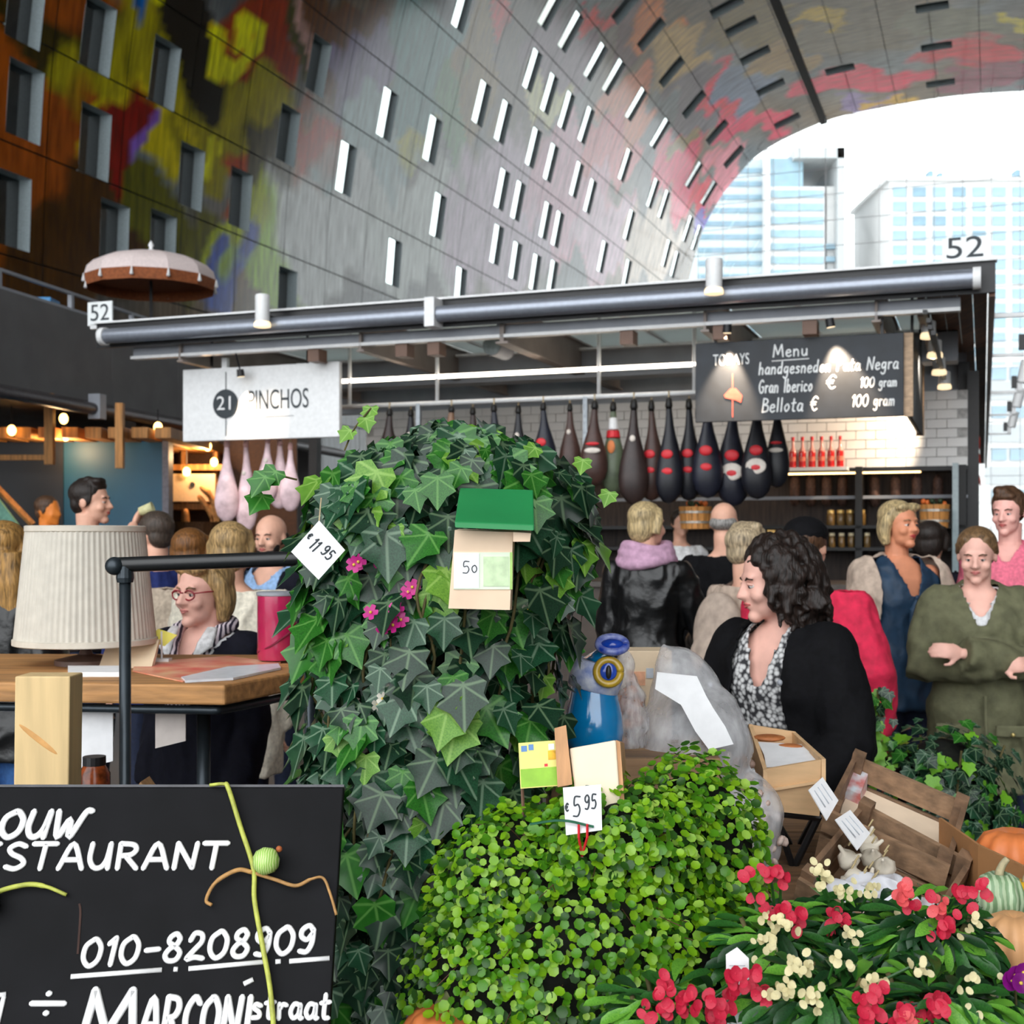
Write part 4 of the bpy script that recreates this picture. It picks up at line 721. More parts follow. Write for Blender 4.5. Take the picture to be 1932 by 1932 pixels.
MB().tube([at(214, 1066, 2.75), p2 + np.array([.02, 0, 0])], .0165, 16).build('top_bar', mat('black_tube', (24, 26, 28), .35, var=.06), rk, smooth=True, sharp=40); MB().ell(at(216, 1068, 2.74), (.02, .02, .02), 16, 10).build('end_cap', m_tubeg, rk, smooth=True); MB().lathe([(.017, pz[2] - .04), (.019, pz[2] - .03), (.017, pz[2] - .005)], (pz[0], 2.75, 0), 14).build('collar', m_tubeg, rk)
a, b_ = at(15, 1500, 2.6), at(132, 1276, 2.6); o = MB().hexa([(a[0], 2.6, 0), (b_[0] - .016, 2.6, 0), (b_[0] - .016, 2.68, 0), (a[0], 2.68, 0), (a[0] + .014, 2.6, b_[2]), (b_[0], 2.6, b_[2]), (b_[0], 2.68, b_[2]), (a[0] + .014, 2.68, b_[2])]).build('timber_post', m_pine, None, bevel=.003); tag(o, 'pale pine timber post with a brown knot streak', 'post')
MB().ell(at(72, 1395, 2.6), (.05, .0012, .006), 12, 8, rot=np.array(Matrix.Rotation(R(38), 3, 'Y'))).build('knot_streak', mat('knot_brown', (214, 160, 96), .7, var=.1), o)
o.children[0].location = -np.array(o.location); 
for v_ in o.children[0].data.vertices: v_.co = v_.co + Vector(o.location)
o.children[0].location = -np.array(o.location)
# pleated lamp
lc = np.array([(162 - CX) / FPX * 3.6, 3.6, 0]); lp = thing('table_lamp', 'table lamp with large pleated cream shade on the oak counter', 'lamp', (lc[0], lc[1], TZ))
zt_, zb_ = at(0, 1000, 3.6)[2], at(0, 1212, 3.6)[2]; rt, rb = 107 / FPX * 3.6, 128 / FPX * 3.6; m_shade = mat('pleated_cream', (200, 194, 182), .85, var=.04)
MB().lathe([(rb, zb_), ((rt + rb) / 2, (zt_ + zb_) / 2), (rt, zt_), (rt - .006, zt_), ((rt + rb) / 2 - .006, (zt_ + zb_) / 2), (rb - .006, zb_)], lc, 288, rib=.011, ribn=72).build('shade', m_shade, lp, smooth=True, sharp=60)
for z, r in ((zt_ - .006, rt), (zb_ - .004, rb)): MB().lathe([(r * 1.0, z), (r * 1.025, z + .002), (r * 1.025, z + .016), (r * 1.0, z + .018)], lc, 60).build('trim_band', mat('trim_cream', (206, 198, 184), .8, var=.04), lp, smooth=True, sharp=50)
MB().tube([lc + ZZ * (TZ + .02), lc + ZZ * (zt_ - .03)], .011, 10).build('stem', mat('lamp_brown', (96, 74, 66), .5), lp); MB().lathe([(.085, TZ + .001), (.085, TZ + .015), (.02, TZ + .03), (.012, TZ + .05)], lc, 24).build('foot', MATS['lamp_brown'], lp, smooth=True, sharp=50)
for k in range(3): a_ = 2.1 * k; MB().tube([lc + ZZ * (zt_ - .03), lc + np.array([math.cos(a_) * rt, math.sin(a_) * rt, zt_ - .01])], .003, 5).build('spider_arm', m_blackm, lp)
# things on the counter
o = MB().hexa([at(185, 1262, 3.5), at(285, 1262, 3.5), at(290, 1262, 3.52), at(190, 1262, 3.52), at(205, 1206, 3.62), at(300, 1208, 3.62), at(303, 1206, 3.64), at(208, 1205, 3.64)]).build('wooden_card', mat('pale_birch', (236, 212, 180), .7, var=.05, scale=12), None); tag(o, 'pale birch card leaning on the counter behind the tube rack', 'card')
tm = lambda px, py: at(px, py, (EYE - TZ) / (py - HZ) * FPX)
o = MB().hexa([tm(128, 1277), tm(238, 1277), tm(236, 1264), tm(128, 1264)] + [q + ZZ * .012 for q in (tm(128, 1277), tm(238, 1277), tm(236, 1264), tm(128, 1264))]).build('white_book', m_paper, None); tag(o, 'thin white booklet under the lamp on the counter', 'book')
def sheet(name, pts, m, label, cat='magazine', z=.003, grp=None):
    P = [tm(*q) for q in pts]; n = len(P); mb = MB(); mb.add([p + ZZ * .001 for p in P] + [p + ZZ * z for p in P], [tuple(range(n - 1, -1, -1)), tuple(range(n, 2 * n))] + [(i, (i + 1) % n, n + (i + 1) % n, n + i) for i in range(n)])
    o = mb.build(name, m, None); tag(o, label, cat, grp); return o
sheet('magazine', [(345, 1288), (250, 1268), (255, 1252), (430, 1240), (530, 1252), (420, 1268)], mat('red_print', (226, 58, 56), .35, rgb2=(240, 190, 150), scale=9), 'red printed magazine lying open on the counter', z=.004)
sheet('magazine', [(350, 1289), (342, 1282), (430, 1262), (525, 1256), (530, 1264), (440, 1284)], mat('white_print', (226, 232, 240), .3, var=.05), 'white leaflet on the counter edge beside the red tin', 'leaflet', z=.007)
c = tm(517, 1252) * np.array([1, 1, 0]) + np.array([0, .05, 0]); rr = 38 / FPX * 3.6; zt_ = at(0, 1120, c[1])[2]
tn = thing('tall_tin', 'tall glossy magenta tin on the counter', 'tin', (c[0], c[1], TZ)); MB().lathe([(rr * .98, TZ + .008), (rr, TZ + .01), (rr, zt_), (rr * .95, zt_), (rr * .94, zt_ - .02), (.001, zt_ - .02)], c, 32).build('body', mat('magenta_lacquer', (178, 34, 82), .22, spec=.8, var=.05, coat=.6), tn, smooth=True, sharp=50); MB().lathe([(rr * 1.0, zt_ - .006), (rr * 1.04, zt_ - .004), (rr * 1.04, zt_ + .004), (rr * .98, zt_ + .006)], c, 32).build('rim', m_beam, tn, smooth=True, sharp=40)
MB().tube(smooth_line([c + np.array([-rr * .9, -rr * .5, TZ + .03]), c + np.array([0, -rr * 1.05, TZ + .055]), c + np.array([rr, -rr * .6, TZ + .1]), c + np.array([rr * 1.6, 0, TZ + .14])], 5), .003, 6).build('cord', mat('dark_red_cord', (120, 20, 50), .6), tn)
o = thing('paper_flag', 'small yellow paper flag on a white foot on the counter', 'flag', tm(305, 1250)); q = tm(305, 1250); MB().prism([(-.05, -.01), (-.01, .022), (.045, .004), (.008, -.028)], q + np.array([0, 0, .075]), (1, 0, 0), (0, 0, 1), (0, 1, 0), .003).build('flag', mat('yellow_paper', (238, 232, 110), .7, var=.04), o); MB().tube([q, q + ZZ * .09], .003, 6).build('stick', m_white, o); MB().box(q + ZZ * .006, (.05, .04, .012)).build('foot', m_white, o)
o = thing('spice_can', 'small white spice can at the right end of the counter', 'can', tm(582, 1248)); q = tm(582, 1248) * np.array([1, 1, 0]) + np.array([0, .03, 0]); MB().lathe([(.016, TZ + .001), (.016, TZ + .05)], q, 14).build('body', m_paper, o, smooth=True, sharp=40); MB().lathe([(.0163, TZ + .008), (.0163, TZ + .02)], q, 14).build('label_band', mat('label_blue', (60, 90, 150), .6), o); MB().lathe([(.017, TZ + .05), (.017, TZ + .058)], q, 14).build('lid', mat('lid_yellow', (226, 200, 90), .5), o)
for i, (x0, x1, y0, y1, yb) in enumerate(((148, 213, 1336, 1452, 1436), (293, 350, 1340, 1412, 1398))):
    a_, b_, c_, d_ = at(x0, y1, 3.21), at(x1, yb, 3.21), at(x1, y0 - 4, 3.21), at(x0, y0 - 4, 3.21); dy = np.array([0, .006, 0]); o = MB().hexa([a_, b_, b_ + dy, a_ + dy, d_, c_, c_ + dy, d_ + dy]).build('hanging_sheet', m_paper if i == 0 else mat('paper_taupe', (206, 196, 190), .8, var=.04), None); tag(o, ('large white sheet' if i == 0 else 'smaller beige sheet') + ' hanging under the counter edge', 'sheet', 'sheets under the counter')
bx_ = thing('under_shelf', 'dark low shelf under the oak counter', 'shelf', (-1.0, 3.0, 0)); MB().box((-.9, 2.95, .82), (1.2, .4, .03)).build('board', m_shelf, bx_); 
for x in (-1.45, -.35): MB().box((x, 2.95, .41), (.04, .36, .79)).build('side', m_shelf, bx_)
jz = .835
o = thing('brown_jar', 'brown glass jar under the hanging white sheet', 'jar', (at(178, 1480, 2.95)[0], 2.95, jz)); q = np.array([at(178, 1480, 2.95)[0], 2.95, 0]); MB().lathe([(.034, jz), (.036, jz + .01), (.036, jz + .12), (.025, jz + .14)], q, 18).build('glass', mat('amber_glass', (134, 62, 26), .2, scale=40, var=.4), o, smooth=True, sharp=50); MB().lathe([(.026, jz + .14), (.026, jz + .16)], q, 16).build('lid', m_blackm, o)
hx = at(275, 1480, 2.9); o = thing('small_birdhouse', 'small peaked wooden house beside the tube rack', 'birdhouse', (hx[0], 2.9, jz)); MB().prism([(-.03, 0), (.03, 0), (.03, .06), (0, .1), (-.03, .06)], (hx[0], 2.87, jz), (1, 0, 0), (0, 0, 1), (0, 1, 0), .05).build('body', mat('house_blue', (150, 176, 196), .7, rgb2=(226, 226, 226), scale=20), o)
for s_ in (-1, 1): MB().hexa([(hx[0], 2.86, jz + .105), (hx[0] + s_ * .042, 2.86, jz + .045), (hx[0] + s_ * .042, 2.93, jz + .045), (hx[0], 2.93, jz + .105), (hx[0], 2.86, jz + .118), (hx[0] + s_ * .048, 2.86, jz + .05), (hx[0] + s_ * .048, 2.93, jz + .05), (hx[0], 2.93, jz + .118)]).build('roof_board', wood('house_wood', (206, 160, 110), .8), o)
# ---------------------------------------------------------------- painted sandwich board
BO = np.array([-.265, 2.0, 1.109]); BX = np.array([1.0, 0, 0]); BY = np.array([0, .446, .895]); BN = np.array([0, -.895, .446])
def bp(px, py):
    d = np.array([(px - CX) / FPX, 1, (HZ - py) / FPX]); E_ = np.array([0, 0, EYE]); k = ((BO - E_) @ BN) / (d @ BN); P = E_ + d * k - BO; return P @ BX, P @ BY
def bP(px, py, n=.0): x, y = bp(px, py); return BO + BX * x + BY * y + BN * n
sg = thing('sandwich_board', 'black sandwich board with white brush lettering and phone number', 'signboard', (-.62, 1.8, 0)); m_sb = mat('blackboard_paint', (17, 17, 20), .75, var=.15, scale=14, spec=.2); m_brush = mat('brush_white', (240, 240, 240), .7, var=.03)
MB().hexa([BO + BX * x + BY * y - BN * n for y in (-1.1, 0) for x, n in ((-.72, .0), (0, .0), (0, .018), (-.72, .018))]).build('board', m_sb, sg, bevel=.002); MB().hexa([BO + BX * x + BY * y - BN * n for y in (0, .004) for x, n in ((-.72, -.001), (0.001, -.001), (0.001, .02), (-.72, .02))]).build('top_edge', mat('worn_edge', (86, 86, 90), .6), sg)
for x in (-.7, -.12): MB().tube([BO + BX * x - BY * .05 - BN * .02, np.array([BO[0] + x, 2.62, .0])], .014, 6).build('rear_leg', m_shelf, sg)
def wr(txt, xa, xb, yb_, yt, r, name='lettering', yb2=None, **k):
    a_ = bP(xa, yb_); b2 = bP(xb, yb2 if yb2 is not None else yb_); ex = b2 - a_; w_ = np.linalg.norm(ex); ex /= w_; h_ = np.linalg.norm(bP(xa, yt) - a_); ey = np.cross(BN, ex); strokes(txt, a_ + BN * .0012, ex, ey, h_, r, width=w_, **k).build(name, m_brush, sg, smooth=True)
pr = 2.0 / FPX
wr('OUW', -4, 158, 1580, 1532, 6.5 * pr, slant=.12); wr('RESTAURANT', -92, 426, 1640, 1594, 5.5 * pr, yb2=1638)
wr('010-8208909', 152, 594, 1824, 1774, 5.2 * pr, yb2=1796, slant=.12)
wr('÷', 52, 122, 1920, 1868, 5.5 * pr); wr('M', 146, 262, 1972, 1870, 8 * pr, yb2=1972); wr('ARCONI', 262, 470, 1962, 1882, 6 * pr, slant=.06); wr('straat', 474, 622, 1922, 1872, 4.6 * pr, yb2=1922)
for a_, b_ in (((134, 1843), (306, 1830)), ((328, 1829), (336, 1829)), ((356, 1828), (498, 1815)), ((520, 1815), (530, 1814)), ((546, 1814), (622, 1808)), ((460, 1857), (478, 1848)), ((-6, 1940), (8, 1880)), ((-20, 1880), (12, 1876))):
    MB().tube([bP(*a_, .0012), bP(*b_, .0012)], 4.5 * pr, 6, flat=.3, up=BN).build('brush_stroke', m_brush, sg, smooth=True)
MB().tube(smooth_line([bP(150, 1705, .001), bP(152, 1725, .001), bP(147, 1800, .001)], 4), 2 * pr, 6, flat=.15, up=BN).build('rust_smear', mat('rust_smear', (56, 32, 24), .8), sg)
m_stem = mat('vine_stem', (186, 192, 84), .55, var=.15, scale=60); m_dry = mat('dry_tendril', (186, 140, 84), .7, var=.2, scale=50); m_gourd = mat('striped_gourd', (150, 198, 84), .35, rgb2=(206, 226, 150), kind='wave', scale=90)
v1 = thing('gourd_vine', 'yellow green vine with one small striped gourd on the black board', 'vine', bP(480, 1932))
MB().tube(smooth_line([bP(398, 1484, .008), bP(425, 1483, .012), bP(434, 1492, .012), bP(455, 1560, .009), bP(480, 1640, .008), bP(482, 1700, .008), bP(498, 1790, .009), bP(512, 1870, .009), bP(522, 1990, .008)], 6), [.0028] * 8 + [.004] * 41, 7).build('stem', m_stem, v1, smooth=True)
MB().tube(smooth_line([bP(478, 1648, .008), bP(450, 1645, .012), bP(410, 1668, .012), bP(392, 1700, .01), bP(402, 1710, .01)], 6), [.0035] * 12 + [.0028] * 13, 7).build('tendril', m_dry, v1, smooth=True); MB().tube(smooth_line([bP(484, 1650, .008), bP(520, 1662, .012), bP(560, 1674, .012), bP(590, 1662, .014), bP(612, 1660, .012), bP(625, 1690, .01), bP(636, 1728, .008)], 6), [.003] * 18 + [.0022] * 19, 7).build('tendril', m_dry, v1, smooth=True)
gc = bP(507, 1630, .022); MB().lathe([(.001, -.021), (.012, -.018), (.0195, -.007), (.0205, .003), (.015, .014), (.005, .02), (.001, .021)], gc, 24, axis=np.array(Matrix.Rotation(R(35), 3, 'Y')), rib=.025, ribn=8).build('gourd', m_gourd, v1, smooth=True); MB().ell(bP(531, 1608, .022), (.005, .005, .005), 8, 6).build('blossom_end', mat('rust_tip', (176, 96, 50), .7), v1, smooth=True)
v2 = thing('gourd_vine', 'second vine with a gourd at the left edge of the black board', 'vine', bP(0, 1740)); MB().tube(smooth_line([bP(-60, 1730, .01), bP(-10, 1690, .01), bP(50, 1672, .01), bP(90, 1675, .01), bP(128, 1690, .006)], 6), [.004] * 18 + [.003] * 7, 7).build('stem', m_stem, v2, smooth=True); MB().lathe([(.001, -.021), (.012, -.018), (.0195, -.007), (.0205, .003), (.015, .014), (.005, .02), (.001, .021)], bP(-18, 1708, .022), 24, rib=.025, ribn=8).build('gourd', m_gourd, v2, smooth=True)
# ---------------------------------------------------------------- goods on the tables to the right
m_deal = wood('display_deal', (150, 116, 84), .7, 5, 0)
bn = thing('plant_bench', 'low dark wooden bench under the potted plants', 'bench', (.42, 2.05, 0))
for k in range(5): x0_ = -.24 if k < 2 else -.33; MB().box(((x0_ + 1.3) / 2, 1.62 + .2 * k, .485), (1.3 - x0_, .19, .03)).build('plank', wood('bench_dark', (74, 58, 46), .6, 4, 0), bn)
for x in (-.2, 1.2): MB().box((x, 2.02, .235), (.06, .9, .47)).build('trestle', MATS['bench_dark'], bn)
dt = thing('display_table', 'wooden market table under the crates and bags', 'table', (.75, 2.95, 0))
for k in range(4): x1_ = 1.395 if k == 0 else (1.2 if k == 1 else .98); MB().box(((.045 + x1_) / 2, 2.62 + .2 * k, .765), (x1_ - .045, .19, .03)).build('plank', m_deal, dt)
for x, y in ((.1, 2.6), (.1, 3.25), (1.34, 2.6), (.92, 3.25)):
    for _ in (0,): MB().box((x, y, .375), (.06, .06, .75)).build('leg', m_deal, dt)
# riser with blue jar, nut bag and birch box
rs = thing('upturned_crate', 'upturned crate under the blue jar', 'crate', (.24, 2.68, .78)); rz = 1.062
for k in range(3): MB().box((.245, 2.58 + .1 * k, rz - .008), (.34, .095, .016)).build('slat', m_deal, rs)
for k in range(3):
    MB().box((.245, 2.535, .83 + .09 * k), (.34, .012, .075)).build('slat', m_deal, rs)
for x in (.09, .4): MB().box((x, 2.69, .92), (.03, .28, .27)).build('end_board', m_deal, rs)
bj = at(1120, 1425, 2.6); bc = np.array([bj[0], 2.6, 0]); m_blue = mat('blue_glaze', (12, 128, 190), .14, spec=.8, coat=.7, var=.08, scale=12); k_ = 2.6 / FPX
jr = thing('glazed_jar', 'turquoise blue glazed pear shaped jar with patterned collar', 'jar', (bc[0], 2.6, rz))
H = at(0, 1255, 2.6)[2] - rz
MB().lathe([(.03, rz), (.05, rz + .004), (.058, rz + H * .12), (.062, rz + H * .25), (.058, rz + H * .45), (.05, rz + H * .65), (.042, rz + H * .85), (.036, rz + H), (.03, rz + H), (.034, rz + H * .85), (.04, rz + H * .5)], bc, 36).build('body', m_blue, jr, smooth=True)
m_col = mat('patterned_white', (226, 228, 236), .3, rgb2=(120, 140, 200), scale=40); cz = rz + H * .86
MB().lathe([(.044, -.028), (.052, -.024), (.056, .006), (.05, .03), (.042, .034), (.04, 0)], bc + np.array([.004, 0, cz]), 32, axis=np.array(Matrix.Rotation(R(14), 3, 'Y'))).build('collar', m_col, jr, smooth=True)
def torus(mb, c, Rr, r, ax, n=24, k=8):
    a, b = np.array(ax[0], float), np.array(ax[1], float); P = [c + Rr * (math.cos(t) * a + math.sin(t) * b) for t in np.linspace(0, 2 * math.pi, n)]; return mb.tube(P, r, k)
rc = at(1148, 1268, 2.545)
torus(MB(), rc, .024, .008, ((1, 0, 0), (0, .2, 1))).build('gold_ring', mat('ochre_glaze', (186, 152, 44), .3, spec=.7), jr, smooth=True); MB().ell(rc + np.array([0, .004, 0]), (.02, .008, .021), 16, 10).build('blue_boss', mat('cobalt_glaze', (24, 66, 172), .15, coat=.5), jr, smooth=True); MB().ell(rc + np.array([0, -.003, 0]), (.006, .006, .014), 10, 8).build('boss_mark', m_blackm, jr, smooth=True)
tc_ = at(1155, 1216, 2.56); torus(MB(), tc_, .028, .008, ((1, 0, 0), (0, .6, .5)), 24).build('rim_loop', mat('cobalt_white', (150, 160, 210), .25, rgb2=(30, 60, 160), scale=50), jr, smooth=True); MB().ell(tc_, (.024, .02, .012), 14, 8).build('blue_stopper', mat('cobalt_glaze', (24, 66, 172), .15), jr, smooth=True); MB().tube([tc_ - ZZ * .005, bc + ZZ * (rz + H * .97)], [.012, .03], 12).build('neck', m_blue, jr, smooth=True)
m_plastic = bpy.data.materials.new('clear_plastic'); m_plastic.use_nodes = True; nt = m_plastic.node_tree; pb = nt.nodes['Principled BSDF']; pb.inputs['Base Color'].default_value = (.93, .93, .95, 1); pb.inputs['Roughness'].default_value = .18
tr_ = nt.nodes.new('ShaderNodeBsdfTransparent'); tr_.inputs[0].default_value = (.9, .9, .92, 1); mm = nt.nodes.new('ShaderNodeMixShader'); nz_ = nt.nodes.new('ShaderNodeTexNoise'); nz_.inputs['Scale'].default_value = 7; nz_.inputs['Detail'].default_value = 5; mr = nt.nodes.new('ShaderNodeMapRange'); mr.inputs[1].default_value = .35; mr.inputs[2].default_value = .7; mr.inputs[3].default_value = .22; mr.inputs[4].default_value = .5
nt.links.new(nz_.outputs['Fac'], mr.inputs[0]); nt.links.new(mr.outputs[0], mm.inputs[0]); nt.links.new(tr_.outputs[0], mm.inputs[1]); nt.links.new(pb.outputs[0], mm.inputs[2]); nt.links.new(mm.outputs[0], nt.nodes['Material Output'].inputs[0])
bpn = nt.nodes.new('ShaderNodeBump'); bpn.inputs['Strength'].default_value = .35; bpn.inputs['Distance'].default_value = .02; nt.links.new(nz_.outputs['Fac'], bpn.inputs['Height']); nt.links.new(bpn.outputs[0], pb.inputs['Normal'])
def lumps(mb, fn, n, r0, r1):
    for i in range(n): r = random.uniform(r0, r1); mb.ell(fn(), (r, r * random.uniform(.6, 1), r * random.uniform(.5, .9)), 7, 5, rot=np.array(Euler((random.random() * 3, random.random() * 3, random.random() * 3)).to_matrix()))
    return mb
def crumple(me, amp, sc):
    V = mesh_np(me); V += amp * np.stack([np.sin(V[:, 1] * sc + 3 * np.sin(V[:, 2] * sc * .7)), np.sin(V[:, 2] * sc * 1.1 + 2 * np.sin(V[:, 0] * sc)), np.sin(V[:, 0] * sc * .9 + 2 * np.cos(V[:, 1] * sc))], 1); set_np(me, V); return me
nb = thing('nut_bag', 'clear bag of brown nuts right of the blue jar', 'bag', at(1190, 1420, 2.68) * np.array([1, 1, 0]) + ZZ * rz)
cN = at(1187, 1340, 2.68); mb = MB(); mb.ell(cN - ZZ * .02, (.042, .045, .085), 16, 12); mb.ell(cN + np.array([-.01, 0, .06]), (.026, .03, .07), 14, 10); put('plastic', crumple(remesh(mb, .006, 2), .004, 70), m_plastic, nb)
for i in range(26): a_ = random.uniform(0, 6.28); q_ = random.uniform(.2, .8); MB().ell(cN + np.array([math.cos(a_) * .03 * q_, math.sin(a_) * .034 * q_, random.uniform(-.075, .05)]), (.017, .014, .013), 8, 6, rot=np.array(Euler((random.random() * 3, random.random() * 3, 0)).to_matrix())).build('nut', mat('nut_brown', (176, 110, 62), .5, var=.3, scale=40), nb, smooth=True)
o = thing('birch_box', 'pale birch box with orange print behind the blue jar', 'box', (at(1222, 1300, 2.82)[0], 2.85, rz)); a_, b_ = at(1172, 1302, 2.79), at(1268, 1228, 2.79); MB().box(((a_[0] + b_[0]) / 2, 2.84, (rz + b_[2]) / 2), (b_[0] - a_[0], .1, b_[2] - rz)).build('body', mat('pale_birch', (236, 212, 180), .7), o, bevel=.002); MB().box((at(1200, 1270, 2.79)[0], 2.789, at(0, 1280, 2.79)[2]), (.04, .002, .03)).build('orange_print', mat('print_orange', (236, 176, 140), .7, var=.1, scale=60), o); MB().box((at(1226, 1270, 2.79)[0], 2.789, at(0, 1270, 2.79)[2]), (.016, .002, .022)).build('grey_print', mat('print_grey', (190, 196, 204), .7), o)
# big crumpled bag of shells
bg_ = thing('shell_bag', 'large crumpled clear bag of pale shells with a white sheet', 'bag', (at(1330, 1600, 2.68)[0], 2.68, .78)); k2 = 2.68
mb = MB(); mb.ell(at(1310, 1420, 2.68), (.12, .1, .16), 18, 12); mb.ell(at(1290, 1300, 2.7), (.075, .06, .09), 18, 12); mb.ell(at(1400, 1560, 2.66), (.09, .09, .12), 16, 10); mb.ell(at(1270, 1500, 2.68), (.08, .09, .1), 16, 10); mb.ell(at(1330, 1640, 2.7), (.14, .11, .06), 16, 10); mb.box(at(1270, 1250, 2.7), (.06, .02, .06), np.array(Matrix.Rotation(R(20), 3, 'Y')))
put('plastic', crumple(remesh(mb, .008, 8), .006, 26), m_plastic, bg_)
sh_ = lumps(MB(), lambda: at(random.gauss(1385, 40), random.gauss(1580, 45), 2.68 + random.uniform(-.085, .03)), 330, .006, .013).build('shells', mat('shell_white', (222, 206, 196), .6, rgb2=(150, 112, 96), scale=50), bg_, smooth=True); sh_['kind'] = 'stuff'
lumps(MB(), lambda: at(random.uniform(1230, 1420), random.uniform(1430, 1640), 2.7 + random.uniform(-.03, .05)), 260, .008, .016).build('shells', mat('shell_tan', (176, 150, 136), .6, rgb2=(120, 92, 80), scale=50), bg_, smooth=True)['kind'] = 'stuff'
def ribbon_sheet(pts, w, mb, th=.003):
    for (a, b, wa, wb) in pts: pass
def strip(name, rows, m, parent, th=.004):
    "rows of left/right point pairs -> a thin bent sheet"
    V = []; F = []
    for l, r in rows: V += [np.array(l), np.array(r)]
    n = len(V); W = V + [v + np.array([0, th, 0]) for v in V]
    for i in range(0, n - 2, 2): F += [(i, i + 1, i + 3, i + 2), (n + i + 1, n + i, n + i + 2, n + i + 3), (i, i + 2, n + i + 2, n + i), (i + 1, n + i + 1, n + i + 3, i + 3)]
    F += [(0, n, n + 1, 1), (n - 2, n - 1, 2 * n - 1, 2 * n - 2)]
    return MB().add(W, F).build(name, m, parent, smooth=True, sharp=40)
strip('white_sheet', [(at(1240, 1268, 2.585), at(1315, 1276, 2.585)), (at(1236, 1300, 2.57), at(1332, 1312, 2.565)), (at(1285, 1330, 2.56), at(1345, 1335, 2.555)), (at(1312, 1380, 2.55), at(1368, 1370, 2.55)), (at(1338, 1415, 2.55), at(1384, 1404, 2.55))], m_paper, bg_)
# birch box on black stand
bs = thing('tasting_box', 'open pale wooden tasting box on a black folding stand', 'box', (at(1500, 1540, 2.85)[0], 2.9, .78)); m_bx = wood('box_birch', (226, 186, 140), .88, 4, 0, bump=.08)
A1, A2, B1, B2 = at(1440, 1452, 2.75), at(1558, 1432, 2.72), at(1412, 1366, 3.0), at(1500, 1380, 3.0); dn = lambda p, k: p - ZZ * k
MB().hexa([dn(at(1458, 1530, 2.76), 0), dn(at(1546, 1540, 2.74), 0), at(1546, 1540, 2.75), at(1458, 1530, 2.77), A1, A2, A2 + np.array([0, .01, 0]), A1 + np.array([0, .01, 0])]).build('front_board', m_bx, bs)
def wallb(p, q_, h, t=.009):
    p, q_ = np.array(p), np.array(q_); d = (q_ - p); d[2] = 0; n = np.array([-d[1], d[0], 0]); n = n / np.linalg.norm(n) * t
    return MB().hexa([p - ZZ * h, q_ - ZZ * h, q_ + n - ZZ * h, p + n - ZZ * h, p, q_, q_ + n, p + n])
wallb(B1, A1, .06).build('side_board', m_bx, bs); wallb(A2, B2, .06).build('side_board', m_bx, bs); wallb(B2, B1, .06).build('back_board', m_bx, bs)
MB().hexa([dn(A1, .05), dn(A2, .05), dn(B2, .04), dn(B1, .04), dn(A1, .044), dn(A2, .044), dn(B2, .034), dn(B1, .034)]).build('floor_board', m_bx, bs)
strip('paper_liner', [(at(1430, 1400, 2.9), at(1520, 1405, 2.9)), (at(1442, 1425, 2.85), at(1540, 1420, 2.82)), (at(1446, 1448, 2.78), at(1550, 1440, 2.74))], m_paper, bs); MB().ell(at(1450, 1392, 2.93), (.04, .03, .008), 12, 6).build('brown_slice', mat('slice_brown', (190, 116, 66), .6, var=.2), bs, smooth=True); MB().ell(at(1490, 1408, 2.88), (.03, .02, .006), 12, 6).build('brown_slice', MATS['slice_brown'], bs, smooth=True)
for a_, b_ in ((at(1462, 1535, 2.8), at(1495, 1640, 2.8)), (at(1545, 1540, 2.78), at(1500, 1650, 2.8)), (at(1455, 1532, 2.95), at(1490, 1630, 3.0)), (at(1540, 1536, 2.95), at(1510, 1640, 3.0))): b_ = b_.copy(); b_[2] = .78; MB().tube([a_, b_], .008, 6).build('stand_leg', m_blackm, bs)
MB().tube([at(1458, 1534, 2.79), at(1548, 1543, 2.77)], .008, 6).build('stand_bar', m_blackm, bs)
# tilted fruit crates
m_cr = wood('crate_brown', (168, 134, 104), .7, 5, 0); m_cr2 = wood('crate_side', (146, 114, 88), .7, 5, 1); m_line = mat('liner_paper', (234, 212, 186), .8, var=.05, scale=10)
def crate(o, ex, ef, eu, label, hb, nsl):
    "o back-left-top corner, ex along the back, ef from back to front, eu up"
    o, ex, ef, eu = map(np.array, (o, ex, ef, eu)); r = thing('fruit_crate', label, 'crate', o - eu * hb + ef * .5 + ex * .5, 'tilted fruit crates')
    un = lambda v: v / np.linalg.norm(v); t = .012
    def slab(p, a, b, c, name, m): MB().hexa([p, p + a, p + a + b, p + b, p + c, p + a + c, p + a + b + c, p + b + c]).build(name, m, r)
    h = hb / nsl
    for k in range(nsl):
        p = o - eu * (h * (k + 1) - .008)
        slab(p, ex, un(ef) * t, eu * (h - .012), 'back_slat', m_cr); slab(p + ef, ex, un(ef) * t, eu * (h - .012), 'front_slat', m_cr)
        slab(p, un(ex) * t, ef, eu * (h - .012), 'side_slat', m_cr2); slab(p + ex - un(ex) * t, un(ex) * t, ef, eu * (h - .012), 'side_slat', m_cr2)
    for q_ in (o, o + ex - un(ex) * .03, o + ef - un(ef) * .03, o + ex + ef - un(ex) * .03 - un(ef) * .03): slab(q_ - eu * hb, un(ex) * .03, un(ef) * .03, eu * (hb + .012), 'corner_block', m_cr2)
    for k in range(4): slab(o - eu * hb + ef * (k / 4) , ex, ef * .23, eu * .008, 'floor_slat', m_cr)
    return r
def frame(o, px_r, px_f):
    ex = px_r - o; ef0 = px_f - o; n = np.cross(ex, ef0); n /= np.linalg.norm(n); n = n if n[2] > 0 else -n; return ex, ef0, n
o1 = at(1612, 1420, 3.02); ex, ef, eu = frame(o1, at(1828, 1512, 2.86), at(1560, 1520, 2.76)); c1 = crate(o1, ex, ef, eu, 'upper tilted brown crate lined with pale paper', .13, 2)
P1 = lambda a, b, c: o1 + ex * a + ef * b - eu * c
